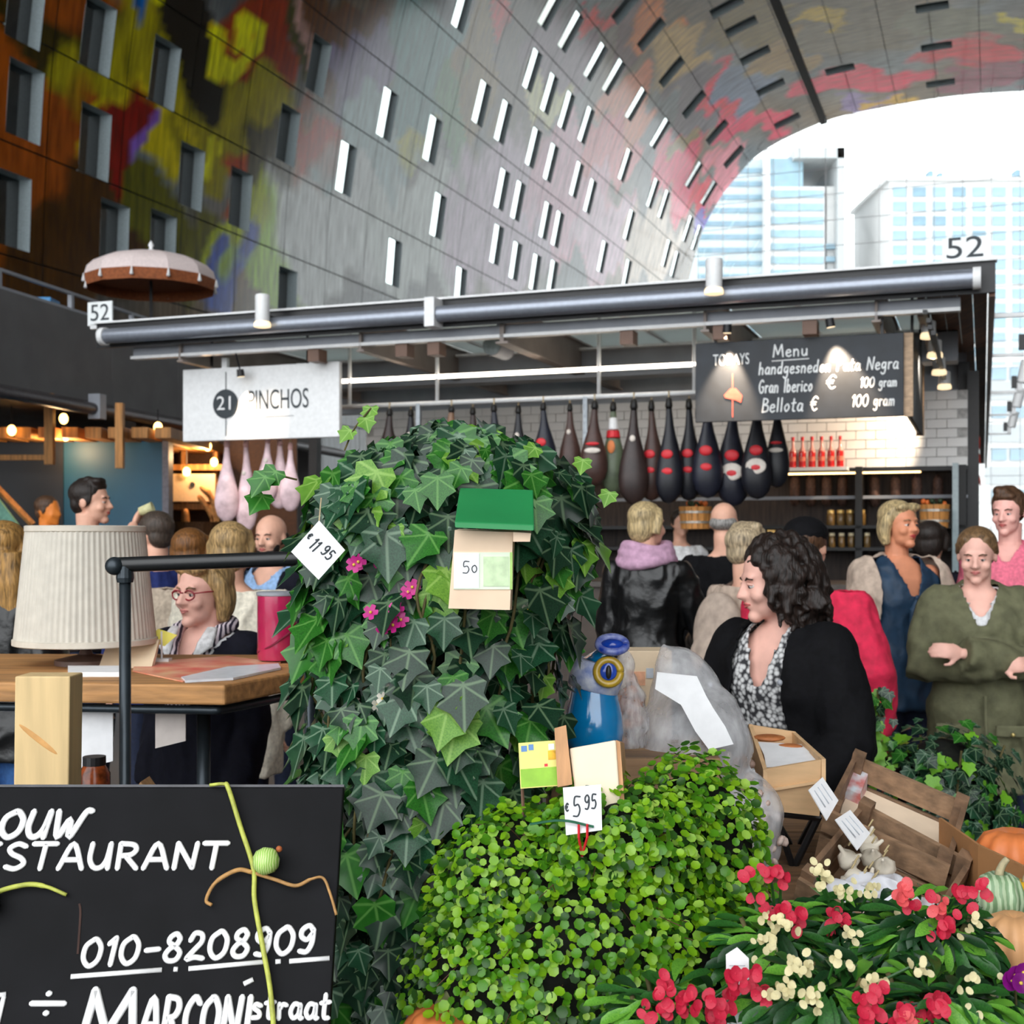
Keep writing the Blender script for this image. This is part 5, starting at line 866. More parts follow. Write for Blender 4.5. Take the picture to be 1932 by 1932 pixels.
MB().hexa([P1(.05, .06, .1), P1(.95, .06, .1), P1(.95, .95, .1), P1(.05, .95, .1), P1(.05, .06, .07), P1(.95, .06, .07), P1(.95, .95, .09), P1(.05, .95, .09)]).build('paper_lining', m_line, c1); MB().hexa([P1(.04, .05, .1), P1(.2, .05, .1), P1(.2, .3, .1), P1(.04, .3, .1), P1(.04, .05, .03), P1(.16, .05, .03), P1(.16, .3, .05), P1(.04, .3, .05)]).build('printed_wrap', mat('printed_wrap', (206, 216, 222), .5, rgb2=(196, 90, 80), scale=30), c1)
o2 = at(1628, 1510, 2.76); ex, ef, eu = frame(o2, at(1838, 1622, 2.6), at(1510, 1650, 2.5)); c2 = crate(o2, ex, ef, eu, 'lower tilted brown crate holding garlic and white plastic', .12, 2)
P2 = lambda a, b, c: o2 + ex * a + ef * b - eu * c
for i in range(14):
    q_ = P2(random.uniform(.12, .5), random.uniform(.25, .75), random.uniform(.02, .06)); g_ = thing('garlic_bulb', 'white garlic bulb in the pile in the lower tilted crate', 'garlic', q_ - ZZ * .02, 'garlic bulbs in the crate'); MB().lathe([(.004, -.02), (.019, -.013), (.023, -.002), (.015, .011), (.005, .019), (.0035, .034), (.001, .036)], q_, 16, rib=.06, ribn=7, axis=np.array(Euler((random.uniform(-.9, .9), random.uniform(-.9, .9), 0)).to_matrix())).build('bulb', mat('garlic_skin', (232, 222, 204), .6, var=.08), g_, smooth=True)
    MB().tube([q_ + ZZ * .03, q_ + np.array([.008, -.004, .045])], .002, 5).build('stalk', mat('garlic_stalk', (206, 186, 140), .8), g_)
mb = MB(); mb.ell(P2(.5, .62, .03), (.07, .05, .025), 14, 8); mb.ell(P2(.75, .7, .03), (.055, .05, .025), 14, 8); mb.ell(P2(.3, .85, .03), (.05, .04, .02), 12, 8); mb.ell(P2(.88, .55, .05), (.04, .04, .02), 12, 8)
wp = thing('plastic_wrap', 'crumpled white plastic wrap in the lower crate', 'plastic', P2(.55, .65, .06)); put('film', crumple(remesh(mb, .006, 1), .009, 75), mat('milky_film', (226, 226, 232), .3, var=.06), wp)
mb = MB(); mb.ell(P2(.62, .95, .02), (.045, .03, .02), 12, 8); mb.ell(P2(.8, .98, .02), (.035, .03, .02), 12, 8); o = thing('pink_sausage', 'pale pink wrapped meat at the front of the lower crate', 'meat', P2(.7, .95, .04)); put('body', crumple(remesh(mb, .006, 1), .004, 90), mat('pink_meat', (236, 190, 170), .5, rgb2=(240, 226, 220), scale=40), o)
def tagcard(name, label, corners, m, th=.0025, txt=None, r=.0011, grp=None, cat='label', mt=None):
    "corners: top-left, top-right, bottom-right, bottom-left world points"
    a, b, c, d = map(np.array, corners); n = np.cross(b - a, d - a); n /= np.linalg.norm(n); n = n if n[1] > 0 else -n
    o = thing(name, label, cat, (c + d) / 2, grp); MB().hexa([d, c, c + n * th, d + n * th, a, b, b + n * th, a + n * th]).build('card', m, o)
    ex = (b - a); W = np.linalg.norm(ex); ex /= W; ey = (a - d); Hh = np.linalg.norm(ey); ey /= Hh
    if txt:
        for (s, x, y, h, w) in txt: strokes(s, d + ex * W * x + ey * Hh * y - n * .0006, ex, ey, Hh * h, r, width=W * w, slant=.1).build('writing', mt or m_ink, o)
    return o, ex, ey, W, Hh, d, n
for i, cs in enumerate((((1552, 1466, 2.68), (1582, 1510, 2.66), (1560, 1548, 2.62), (1526, 1490, 2.64)), ((1604, 1528, 2.6), (1642, 1572, 2.58), (1618, 1604, 2.54), (1576, 1546, 2.56)))):
    o, ex_, ey_, W, Hh, d_, n_ = tagcard('price_label', ('upper' if i == 0 else 'lower') + ' white printed price card clipped to the crates', [at(*q_) for q_ in cs], m_paper, grp='price cards on the crates')
    for k in range(3): MB().hexa([d_ + ex_ * W * .15 + ey_ * Hh * (.2 + .25 * k) - n_ * .0006, d_ + ex_ * W * .85 + ey_ * Hh * (.2 + .25 * k) - n_ * .0006, d_ + ex_ * W * .85 + ey_ * Hh * (.24 + .25 * k) - n_ * .0006, d_ + ex_ * W * .15 + ey_ * Hh * (.24 + .25 * k) - n_ * .0006] + [p for p in (d_ + ex_ * W * .15 + ey_ * Hh * (.2 + .25 * k), d_ + ex_ * W * .85 + ey_ * Hh * (.2 + .25 * k), d_ + ex_ * W * .85 + ey_ * Hh * (.24 + .25 * k), d_ + ex_ * W * .15 + ey_ * Hh * (.24 + .25 * k))]).build('print_line', mat('print_grey', (190, 196, 204), .7), o)
# cards in the plants
m_dr = wood('stick_wood', (214, 160, 112), .85, 6, 2)
o, ex_, ey_, W, Hh, d_, n_ = tagcard('printed_card', 'yellow and green printed card on a stick beside the ivy', [at(978, 1402, 2.12), at(1056, 1396, 2.12), at(1064, 1482, 2.1), at(982, 1488, 2.1)], mat('card_yellow', (236, 226, 130), .6, var=.03), cat='card')
def patch(u0, u1, v0, v1, m, name, off=.0007): MB().hexa([d_ + ex_ * W * u0 + ey_ * Hh * v0 - n_ * off, d_ + ex_ * W * u1 + ey_ * Hh * v0 - n_ * off, d_ + ex_ * W * u1 + ey_ * Hh * v0, d_ + ex_ * W * u0 + ey_ * Hh * v0, d_ + ex_ * W * u0 + ey_ * Hh * v1 - n_ * off, d_ + ex_ * W * u1 + ey_ * Hh * v1 - n_ * off, d_ + ex_ * W * u1 + ey_ * Hh * v1, d_ + ex_ * W * u0 + ey_ * Hh * v1]).build(name, m, o)
patch(.02, .98, .02, .42, mat('card_green', (150, 200, 60), .6, var=.08, scale=40), 'green_print'); patch(.06, .2, .8, .93, mat('card_blue', (96, 140, 196), .6), 'blue_print'); patch(.24, .36, .82, .95, MATS['card_blue'], 'blue_print'); patch(.7, .92, .58, .78, mat('card_gold', (230, 176, 40), .6, var=.2, scale=60), 'gold_print'); patch(.72, .86, .8, .93, m_plate, 'white_print'); patch(.6, .68, .44, .5, m_lab, 'red_print')
MB().tube([at(985, 1480, 2.125), at(992, 1640, 2.12)], .003, 6).build('stick', m_brown, o)
o = MB().hexa([at(1052, 1485, 2.08), at(1080, 1480, 2.08), at(1080, 1480, 2.095), at(1052, 1485, 2.095), at(1046, 1374, 2.1), at(1068, 1368, 2.1), at(1068, 1368, 2.115), at(1046, 1374, 2.115)]).build('wooden_stick', m_dr, None); tag(o, 'short square wooden stick between the yellow card and the pale block', 'stick')
ob_ = thing('insect_house', 'pale pine block house front behind the 5,95 price card', 'birdhouse', at(1125, 1545, 2.1)); MB().hexa([at(1092, 1552, 2.07), at(1172, 1542, 2.06), at(1182, 1540, 2.16), at(1105, 1548, 2.17), at(1074, 1412, 2.1), at(1162, 1396, 2.09), at(1172, 1398, 2.19), at(1086, 1412, 2.2)]).build('body', mat('planed_pine', (240, 222, 196), .7, var=.03, scale=8), ob_, bevel=.003); MB().hexa([at(1172, 1542, 2.065), at(1180, 1538, 2.065), at(1188, 1536, 2.16), at(1180, 1540, 2.16), at(1162, 1396, 2.095), at(1170, 1400, 2.095), at(1178, 1402, 2.19), at(1170, 1398, 2.19)]).build('side_board', m_dr, ob_); MB().tube([at(1140, 1540, 2.12), at(1142, 1700, 2.12)], .006, 6).build('stake', m_dr, ob_)
o, *_ = tagcard('price_tag', 'white price card reading 5,95 with a red clip', [at(1062, 1486, 2.02), at(1134, 1480, 2.02), at(1136, 1566, 2.0), at(1068, 1576, 2.0)], m_paper, txt=[('5', .2, .36, .42, .22), ('95', .52, .5, .3, .32), ('€', .02, .5, .16, .09)], r=.0013, grp='handwritten price cards', cat='price tag')
for x in (1092, 1108): MB().tube([at(x, 1555, 1.998), at(x, 1580, 2.0), at(1098, 1615, 2.02)], .0022, 6).build('clip', m_lab, o)
MB().tube([at(1098, 1605, 2.02), at(1100, 1720, 2.04)], .002, 6).build('wire', m_beam, o)
o, *_ = tagcard('price_tag', 'white price card reading 11,95 hanging turned in the ivy', [at(602, 982, 2.14), at(651, 1038, 2.14), at(601, 1094, 2.14), at(549, 1041, 2.14)], m_paper, txt=[('11', .24, .4, .3, .2), ('95', .56, .52, .26, .3), ('€', .05, .52, .14, .08)], r=.0013, grp='handwritten price cards', cat='price tag')
MB().tube([at(602, 985, 2.145), at(606, 940, 2.2)], .0012, 5).build('string', m_rope, o)
# birdhouse in the ivy
m_gr = mat('green_roof_paint', (36, 136, 76), .5, var=.06, scale=6); bh = thing('birdhouse', 'pine birdhouse with green sloping roof hanging in the ivy', 'birdhouse', at(910, 1150, 2.22)); bd = 2.14
MB().hexa([at(846, 1148, bd), at(962, 1151, bd), at(966, 1150, bd + .11), at(856, 1147, bd + .11), at(858, 1000, bd), at(968, 1004, bd), at(972, 1000, bd + .11), at(866, 998, bd + .11)]).build('body', mat('bird_pine', (236, 208, 180), .7, var=.05, scale=10), bh)
MB().hexa([at(858, 996, bd - .035), at(1008, 1002, bd - .035), at(1008, 990, bd - .03), at(858, 984, bd - .03), at(866, 932, bd + .13), at(1006, 936, bd + .13), at(1006, 924, bd + .13), at(868, 920, bd + .13)]).build('roof', m_gr, bh, bevel=.002); MB().hexa([at(968, 1022, bd - .02), at(1000, 1022, bd - .02), at(1000, 1016, bd + .1), at(968, 1016, bd + .1), at(968, 1004, bd - .02), at(1002, 1006, bd - .02), at(1002, 985, bd + .1), at(968, 985, bd + .1)]).build('eave_board', MATS['bird_pine'], bh)
def bq(x0, x1, y0, y1, off): return MB().hexa([at(x0, y1, bd - off), at(x1, y1, bd - off), at(x1, y1, bd), at(x0, y1, bd), at(x0, y0, bd - off), at(x1, y0, bd - off), at(x1, y0, bd), at(x0, y0, bd)])
bq(856, 966, 1042, 1112, .002).build('paper_band', mat('band_mint', (226, 238, 214), .7, var=.03), bh); bq(856, 904, 1044, 1110, .003).build('price_sticker', m_paper, bh); bq(912, 960, 1050, 1106, .003).build('green_print', mat('print_mint', (206, 228, 186), .7, var=.08, scale=60), bh); strokes('5', at(872, 1082, bd - .0035), (1, 0, 0), (0, 0, 1), .02, .0008).build('writing', m_ink, bh); strokes('0', at(890, 1080, bd - .0035), (1, 0, 0), (0, 0, 1), .012, .0008).build('writing', m_ink, bh)
bq(962, 967, 1042, 1112, .0025).build('band_edge', mat('lime_edge', (176, 214, 120), .7), bh)
# cardboard box, pumpkins and gourds at the right edge
m_cb = mat('cardboard', (176, 126, 80), .8, var=.06, scale=10); cb = thing('cardboard_box', 'brown cardboard box with pumpkins at the right edge', 'box', at(1920, 1690, 2.45)); b0 = at(1852, 1600, 2.5); 
wallb(at(1845, 1594, 2.55), at(1960, 1648, 2.35), .13, .006).build('front_wall', m_cb, cb); wallb(at(1850, 1594, 2.56) + np.array([.0, .25, 0]), at(1845, 1594, 2.55), .13, .006).build('side_wall', m_cb, cb); MB().box(at(1940, 1640, 2.6) - ZZ * .1, (.3, .3, .01)).build('bottom', m_cb, cb); MB().box((at(1940, 1640, 2.6)[0], 2.6, .66), (.3, .3, .24)).build('inner_tray', m_cb, cb)
def pumpkin(c, r, sq, m, label, name='pumpkin', stem=True, ax=None, grp=None, mstem=None):
    c = np.array(c); o = thing(name, label, 'pumpkin', c - ZZ * r * sq, grp); axm = ax if ax is not None else np.eye(3)
    pr_ = [(.02, -.92), (.45, -1), (.8, -.75), (1, -.15), (.97, .25), (.75, .75), (.4, .95), (.12, .84), (.01, .8)]; MB().lathe([(a * r, b * r * sq) for a, b in pr_], c, 60, axis=axm, rib=.06, ribn=10).build('flesh', m, o, smooth=True)
    if stem: P = smooth_line(np.array([(0, 0, .78), (0, 0, 1.0), (.12, -.05, 1.3), (.3, -.05, 1.5)]) * r * np.array([1, 1, sq]) @ np.array(axm).T + c, 4); MB().tube(P, np.linspace(.2, .13, len(P)) * r, 7).build('stalk', mstem or mat('pumpkin_stalk', (176, 164, 130), .8, var=.2, scale=50), o, smooth=True)
    return o
m_po = mat('pumpkin_orange', (232, 132, 72), .5, var=.12, scale=12); m_pe = mat('peach_skin', (236, 178, 124), .5, var=.1, scale=14)
pumpkin(at(1912, 1612, 2.62), .075, .7, m_po, 'orange pumpkin in the cardboard box', stem=False); pumpkin(at(1912, 1778, 2.1), .055, .9, m_pe, 'peach coloured squash at the right edge', 'squash', stem=False)
pumpkin(at(1886, 1695, 2.2), .042, 1.1, mat('gourd_green', (176, 196, 160), .4, rgb2=(120, 150, 110), kind='wave', scale=30), 'pale green striped gourd at the right edge', 'ornamental_gourd', stem=True); pumpkin(at(1935, 1700, 2.22), .034, 1.1, mat('gourd_yellow', (240, 190, 50), .4, var=.08), 'yellow gourd beside the green striped gourd', 'ornamental_gourd')
pb_ = at(832, 1950, 2.05); pumpkin(pb_, .062, .72, m_po, 'small orange pumpkin with thick stalk under the ivy', stem=True, mstem=mat('stalk_green', (150, 150, 110), .8, var=.2, scale=50))
gs_t = thing('gourd_stand', 'dark plank shelf carrying the gourds at the right edge', 'shelf', (.95, 2.2, .5))
MB().box((.93, 2.2, at(0, 1740, 2.2)[2] - .02), (.3, .2, .02)).build('board', MATS['bench_dark'], gs_t); MB().box((.93, 2.2, .66), (.24, .16, .3)).build('support', MATS['bench_dark'], gs_t)
o = thing('plant_label', 'white plant label stuck among the red flowers', 'label', at(1390, 1900, 1.78)); MB().prism([(-.016, -.075), (.016, -.075), (.016, .03), (0, .045), (-.016, .035)], at(1392, 1850, 1.78), (1, 0, .0), (0, .1, 1), (0, 1, 0), .0015).build('card', m_paper, o)
for k in range(4): MB().box(at(1391, 1822 + k * 7, 1.777), (.022, .0006, .0012)).build('print_line', mat('print_grey', (190, 196, 204), .7), o)
# ---------------------------------------------------------------- plants
def leaf_mat(name, a, b, rough=.4, tr=.25):
    m = mat(name, a, rough, rgb2=b, scale=25, spec=.5); nt = m.node_tree; bs_ = nt.nodes['Principled BSDF']; tl = nt.nodes.new('ShaderNodeBsdfTranslucent'); mx = nt.nodes.new('ShaderNodeMixShader'); mx.inputs[0].default_value = tr
    nt.links.new(bs_.inputs['Base Color'].links[0].from_socket, tl.inputs[0]); nt.links.new(bs_.outputs[0], mx.inputs[1]); nt.links.new(tl.outputs[0], mx.inputs[2]); nt.links.new(mx.outputs[0], nt.nodes['Material Output'].inputs[0]); return m
def veins(m, pale):
    "pale midrib and side veins, drawn in the leaf's own coordinates"
    nt = m.node_tree; bs_ = nt.nodes['Principled BSDF']; src = bs_.inputs['Base Color'].links[0].from_socket; a = nt.nodes.new('ShaderNodeAttribute'); a.attribute_name = 'leaf_uv'; sp = nt.nodes.new('ShaderNodeSeparateXYZ'); nt.links.new(a.outputs['Vector'], sp.inputs[0])
    def M(op, x, y=None):
        n = nt.nodes.new('ShaderNodeMath'); n.operation = op
        for i, q in enumerate((x, y)):
            if q is None: continue
            if isinstance(q, (int, float)): n.inputs[i].default_value = q
            else: nt.links.new(q, n.inputs[i])
        return n.outputs[0]
    ax = M('ABSOLUTE', sp.outputs[0]); v1 = M('ABSOLUTE', M('SUBTRACT', M('MULTIPLY', ax, .75), sp.outputs[1])); v2 = M('ABSOLUTE', M('ADD', M('MULTIPLY', ax, .12), sp.outputs[1])); d = M('MINIMUM', ax, M('MINIMUM', v1, v2))
    mr = nt.nodes.new('ShaderNodeMapRange'); mr.inputs[1].default_value = .012; mr.inputs[2].default_value = .045; mr.inputs[3].default_value = .55; mr.inputs[4].default_value = 0; nt.links.new(d, mr.inputs[0])
    mx = nt.nodes.new('ShaderNodeMix'); mx.data_type = 'RGBA'; mx.inputs['B'].default_value = (*lin(pale), 1); nt.links.new(mr.outputs[0], mx.inputs['Factor']); nt.links.new(src, mx.inputs['A']); nt.links.new(mx.outputs['Result'], bs_.inputs['Base Color'])
def ivy_leaf():
    out = [(0, -.06), (.26, -.2), (.5, -.02), (.42, .2), (.54, .42), (.27, .56), (0, .95), (-.27, .56), (-.54, .42), (-.42, .2), (-.5, -.02), (-.26, -.2)]
    V = [(0, .2, -.03)] + [(x, y, .16 * abs(x) - .3 * max(0, y - .3) ** 2 - .25 * max(0, abs(x) - .35) + (.03 if i % 2 == 0 else -.03)) for i, (x, y) in enumerate(out)]
    return np.array(V), [(0, i + 1, (i + 1) % 12 + 1) for i in range(12)]
def round_leaf(n=7):
    V = [(0, .5, -.08)] + [(.5 * math.sin(2 * math.pi * i / n), .5 - .5 * math.cos(2 * math.pi * i / n), .06) for i in range(n)]; return np.array(V), [(0, i + 1, (i + 1) % n + 1) for i in range(n)]
def long_leaf():
    pr = [(0, 0), (.07, .2), (.14, .5), (.16, .74), (.1, .92)]; V = [(0, y, -.25 * y * y) for x, y in pr] + [(0, 1, -.27)]
    n = 6; V += [(x, y, .05 - .25 * y * y) for x, y in pr[1:]] + [(-x, y, .05 - .25 * y * y) for x, y in pr[1:]]
    F = []
    for s0 in (6, 10):
        seq = [0, 1, 2, 3, 4, 5]; ed = [None] + [s0 + i for i in range(4)]
        f = [(0, ed[1], 1)] + [(i, ed[i], ed[i + 1], i + 1) for i in range(1, 4)] + [(4, ed[4], 5)]; F += f if s0 == 6 else [tuple(reversed(q)) for q in f]
    return np.array(V), F
def basis(nrm, tip):
    n = np.array(nrm, float); n /= np.linalg.norm(n); t = np.array(tip, float); t = t - n * (t @ n); t /= (np.linalg.norm(t) + 1e-9); return np.stack([np.cross(t, n), t, n], 1)
def leaves(parent, shape, items, mats_, n_single, name='leaf', rest='foliage'):
    "items: (pos, normal, tip, size, material index); the first n_single become parts of their own, the rest one stuff part per material"
    V0, F0 = shape; mes = []
    for m in mats_: me = bpy.data.meshes.new(name); me.from_pydata(V0.tolist(), [], F0); me.materials.append(m); me.shade_smooth(); mes.append(me); me.attributes.new('leaf_uv', 'FLOAT_VECTOR', 'POINT').data.foreach_set('vector', V0.ravel())
    og = np.array(parent.location); R_ = {}
    for i, (p, nr, tp, sz, mi) in enumerate(items):
        B = basis(nr, tp)
        if i < n_single:
            M = np.eye(4); M[:3, :3] = B * sz; M[:3, 3] = np.array(p) - og; inst(name, mes[mi], parent, Matrix(M.tolist()))
        else: R_.setdefault(mi, MB()).add(V0 * sz @ B.T + np.array(p), F0)
    mb = MB(); 
    for mi, q in R_.items():
        o = 0
        for V in q.v: pass
        mb.cur = mi; base = sum(len(a) for a in mb.v); mb.v += q.v; mb.f += [tuple(k + base for k in f) for f in q.f]; mb.mi += [mi] * len(q.f)
    if mb.f: o = mb.build(rest, mats_, parent, smooth=True); o['kind'] = 'stuff'; o.data.attributes.new('leaf_uv', 'FLOAT_VECTOR', 'POINT').data.foreach_set('vector', np.tile(V0, (len(mb.v), 1)).ravel())
rnd = random.Random(11)
def cdist(p): return np.linalg.norm(np.array(p) - np.array([0, 0, EYE]))
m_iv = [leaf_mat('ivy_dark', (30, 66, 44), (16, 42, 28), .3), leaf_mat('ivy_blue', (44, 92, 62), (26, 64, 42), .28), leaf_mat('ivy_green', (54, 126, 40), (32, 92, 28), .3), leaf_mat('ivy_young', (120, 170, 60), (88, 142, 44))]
veins(m_iv[0], (130, 160, 120)); veins(m_iv[1], (150, 180, 150)); veins(m_iv[2], (120, 180, 90)); veins(m_iv[3], (170, 210, 110))
m_pot = mat('terracotta', (140, 84, 60), .8, var=.1); m_twig = mat('twig_brown', (92, 84, 46), .8, var=.2); m_soil = mat('dark_soil', (30, 24, 20), .95, var=.3)
iv = thing('climbing_ivy', 'tall dense climbing ivy with large lobed dark leaves', 'ivy', (-.16, 2.45, .5))
def ivr(z):   # centre x, radius x, radius y at height z
    zs = [.45, .75, 1.0, 1.2, 1.35, 1.5, 1.6, 1.66, 1.71]; return np.interp(z, zs, [-.2, -.2, -.17, -.15, -.13, -.125, -.12, -.11, -.1]), np.interp(z, zs, [.15, .19, .23, .25, .26, .28, .27, .2, .05]), np.interp(z, zs, [.14, .18, .2, .22, .22, .22, .2, .13, .04])
MB().lathe([(.085, .502), (.11, .6), (.115, .62), (.1, .62), (.095, .605), (.001, .605)], (-.2, 2.45, 0), 24).build('pot', m_pot, iv, smooth=True, sharp=40)
MB().tube([(-.2, 2.5, .6), (-.15, 2.5, 1.2), (-.12, 2.5, 1.6)], [.1, .13, .1], 12).build('light_block_core', mat('core_dark', (26, 28, 18), .95, var=.4, scale=40), iv, smooth=True)  # dark core added inside the ivy to stop light coming through
for k in range(16):
    a = rnd.uniform(math.pi * .95, math.pi * 2.05); P = []
    for z in np.linspace(.62, rnd.uniform(1.3, 1.68), 9): c, rx, ry = ivr(z); f = rnd.uniform(.7, .95); P.append((c + math.cos(a) * rx * f, 2.45 + math.sin(a) * ry * f, z)); a += rnd.uniform(-.18, .18)
    MB().tube(smooth_line(P, 4), .003, 5).build('stem', m_twig, iv, smooth=True)
items = []
for i in range(1500):
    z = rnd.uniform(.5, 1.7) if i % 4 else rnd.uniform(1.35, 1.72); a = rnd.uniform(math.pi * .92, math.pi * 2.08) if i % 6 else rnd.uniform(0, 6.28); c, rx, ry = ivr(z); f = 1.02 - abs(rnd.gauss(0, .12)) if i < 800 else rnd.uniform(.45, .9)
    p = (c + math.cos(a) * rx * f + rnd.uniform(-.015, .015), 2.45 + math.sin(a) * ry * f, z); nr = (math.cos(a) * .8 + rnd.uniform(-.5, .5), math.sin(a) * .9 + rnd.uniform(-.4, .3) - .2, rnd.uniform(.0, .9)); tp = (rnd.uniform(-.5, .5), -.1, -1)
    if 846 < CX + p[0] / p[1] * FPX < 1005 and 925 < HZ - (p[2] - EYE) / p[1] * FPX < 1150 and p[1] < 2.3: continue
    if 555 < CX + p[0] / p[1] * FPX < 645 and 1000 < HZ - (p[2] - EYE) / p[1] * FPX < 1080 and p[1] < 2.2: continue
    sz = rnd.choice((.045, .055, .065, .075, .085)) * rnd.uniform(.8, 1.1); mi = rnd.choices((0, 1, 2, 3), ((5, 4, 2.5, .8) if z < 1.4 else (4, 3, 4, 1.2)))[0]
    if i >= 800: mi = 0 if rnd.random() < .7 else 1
    items.append((p, nr, tp, sz, mi))
for q in ((500, 900, 2.32), (520, 890, 2.33), (495, 935, 2.34), (690, 790, 2.4), (660, 812, 2.4), (700, 770, 2.42), (1010, 845, 2.35), (1100, 868, 2.36), (1150, 930, 2.38)): items.insert(0, (at(*q), (rnd.uniform(-.3, .3), -1, .6), (rnd.uniform(-.8, .2), 0, -1), .05 if q[0] < 560 else .035, 2 if q[0] < 560 else 3))
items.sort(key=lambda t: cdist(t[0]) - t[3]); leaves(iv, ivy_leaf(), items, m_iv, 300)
MB().tube(smooth_line([at(560, 905, 2.36), at(525, 900, 2.34), at(495, 925, 2.33)], 5), .002, 5).build('stem', m_twig, iv); MB().tube(smooth_line([at(650, 850, 2.4), at(668, 810, 2.4), at(700, 770, 2.42)], 5), .0018, 5).build('stem', m_twig, iv)
# flowers shining out of the ivy
def blooms(name, label, pts, m, mc, r, group, npet=5, cat='flower', foot=(-.2, 2.45, .62)):
    o = thing(name, label, cat, at(*pts[0][:2], pts[0][2] + .03), group)
    for (x, y, d) in pts:
        c = at(x, y, d); b = basis((rnd.uniform(-.4, .4), -1, rnd.uniform(-.1, .6)), (0, 0, 1)); f = MB()
        for k in range(npet): a = 2 * math.pi * k / npet; e1 = b[:, 0] * math.cos(a) + b[:, 1] * math.sin(a); e2 = -b[:, 0] * math.sin(a) + b[:, 1] * math.cos(a); f.add([c, c + e1 * r * .5 - e2 * r * .35 + b[:, 2] * r * .15, c + e1 * r + b[:, 2] * r * .2, c + e1 * r * .95 - e2 * r * .3 + b[:, 2] * r * .22, c + e1 * r * .95 + e2 * r * .3 + b[:, 2] * r * .22, c + e1 * r * .5 + e2 * r * .35 + b[:, 2] * r * .15], [(0, 1, 3, 2), (0, 2, 4, 5)])
        q = f.build('bloom', m, o, smooth=True); MB().ell(c + b[:, 2] * r * .15, (r * .2, r * .2, r * .2), 7, 5).build('eye', mc, q, smooth=True)
    MB().tube([at(*pts[0]), at(pts[0][0] + 6, pts[0][1] + 160, pts[0][2] + .06), foot], .002, 5).build('stem', m_twig, o)
m_mag = leaf_mat('magenta_petal', (226, 56, 160), (196, 30, 130)); m_wht = leaf_mat('white_petal', (236, 232, 220), (220, 214, 196)); m_yel = mat('flower_eye', (226, 190, 80), .7)
blooms('pink_orchid', 'bright pink orchid blooming in the left of the ivy', [(735, 1165, 2.24), (748, 1150, 2.235), (722, 1182, 2.24), (770, 1118, 2.25), (778, 1108, 2.25), (742, 1180, 2.23), (676, 1060, 2.25), (668, 1066, 2.25), (718, 1060, 2.26), (700, 1156, 2.25), (756, 1170, 2.235)], m_mag, m_yel, .015, 'flowers in the ivy')
blooms('white_blossom', 'white blossoms below the birdhouse in the ivy', [(908, 1172, 2.3), (928, 1182, 2.3), (898, 1182, 2.3), (968, 1182, 2.32), (984, 1172, 2.32), (995, 1150, 2.32), (978, 1160, 2.32), (740, 1300, 2.26), (722, 1318, 2.26), (748, 1282, 2.26), (720, 1275, 2.27), (712, 1330, 2.27), (766, 1245, 2.28), (785, 1250, 2.28), (820, 1200, 2.28)], m_wht, m_yel, .012, 'flowers in the ivy')
# wire vine: bush of tiny round leaves
m_wv = [leaf_mat('vine_lime', (150, 196, 36), (112, 168, 22), .35, .35), leaf_mat('vine_green', (96, 158, 30), (70, 130, 24), .35, .35), leaf_mat('vine_pale', (176, 212, 90), (140, 190, 70), .3, .35), leaf_mat('vine_deep', (52, 98, 28), (36, 74, 20), .4, .3)]
wv = thing('wire_vine', 'bright green bushy wire vine with tiny round leaves', 'plant', (.15, 2.15, .5)); lob = [((.13, 2.16, .80), (.27, .2, .25)), ((.31, 2.2, .96), (.125, .12, .17)), ((-.02, 2.12, .76), (.16, .14, .17)), ((.02, 2.14, .92), (.15, .12, .13)), ((.18, 2.12, 1.0), (.15, .12, .1)), ((.24, 2.1, .74), (.2, .14, .2)), ((.35, 2.18, .86), (.09, .1, .15))]
MB().lathe([(.08, .502), (.11, .6), (.115, .63), (.1, .63), (.001, .61)], (.13, 2.16, 0), 24).build('pot', m_pot, wv, smooth=True, sharp=40)
mb = MB()
for c, r in lob: mb.ell(c, np.array(r) * .78, 14, 10)
put('gap_shade_core', crumple(remesh(mb, .02, 2), .01, 40), mat('gap_shade_core', (14, 16, 7), .95, var=.5, scale=60), wv)  # added dark filler: stops see-through and puts shade into the leaf gaps
items = []
def in_other(p, j, lim):
    for k, (c, r) in enumerate(lob):
        if k != j and (((np.array(p) - c) / r) ** 2).sum() < lim: return True
    return False
while len(items) < 5400:
    j = rnd.choices(range(len(lob)), (9, 4, 4, 4, 4, 6, 3))[0]; c, r = lob[j]; v = np.array([rnd.gauss(0, 1), rnd.gauss(0, 1) - .5, rnd.gauss(0, 1) + .2]); v /= np.linalg.norm(v); f = 1.04 - abs(rnd.gauss(0, .1)) if len(items) % 5 else rnd.uniform(1.0, 1.13); p = np.array(c) + v * np.array(r) * f
    if in_other(p, j, .72) or p[2] < .58: continue
    nr = v * .6 + np.array([rnd.uniform(-.6, .6), -.35 + rnd.uniform(-.5, .5), .5 + rnd.uniform(-.5, .5)]); items.append((p, nr, (rnd.uniform(-1, 1), rnd.uniform(-1, .5), rnd.uniform(-1, 1)), rnd.uniform(.0115, .02), rnd.choices((0, 1, 2, 3), (5, 5, 2, 2 if f > .95 else 6))[0]))
items.sort(key=lambda t: cdist(t[0]) - t[3] * 2); leaves(wv, round_leaf(), items, m_wv, 300)
tw = MB()
for i in range(150): t = items[rnd.randrange(0, 2600)]; c = np.array((.14, 2.17, .85)); p = np.array(t[0]); q = p + (c - p) * .35; m_ = (p + q) / 2 + np.array([rnd.uniform(-.02, .02), 0, rnd.uniform(-.01, .03)]); tw.tube([q, m_, p], .0009, 4)
tw.build('wiry_stems', mat('wiry_red', (84, 52, 34), .7), wv)['kind'] = 'stuff'
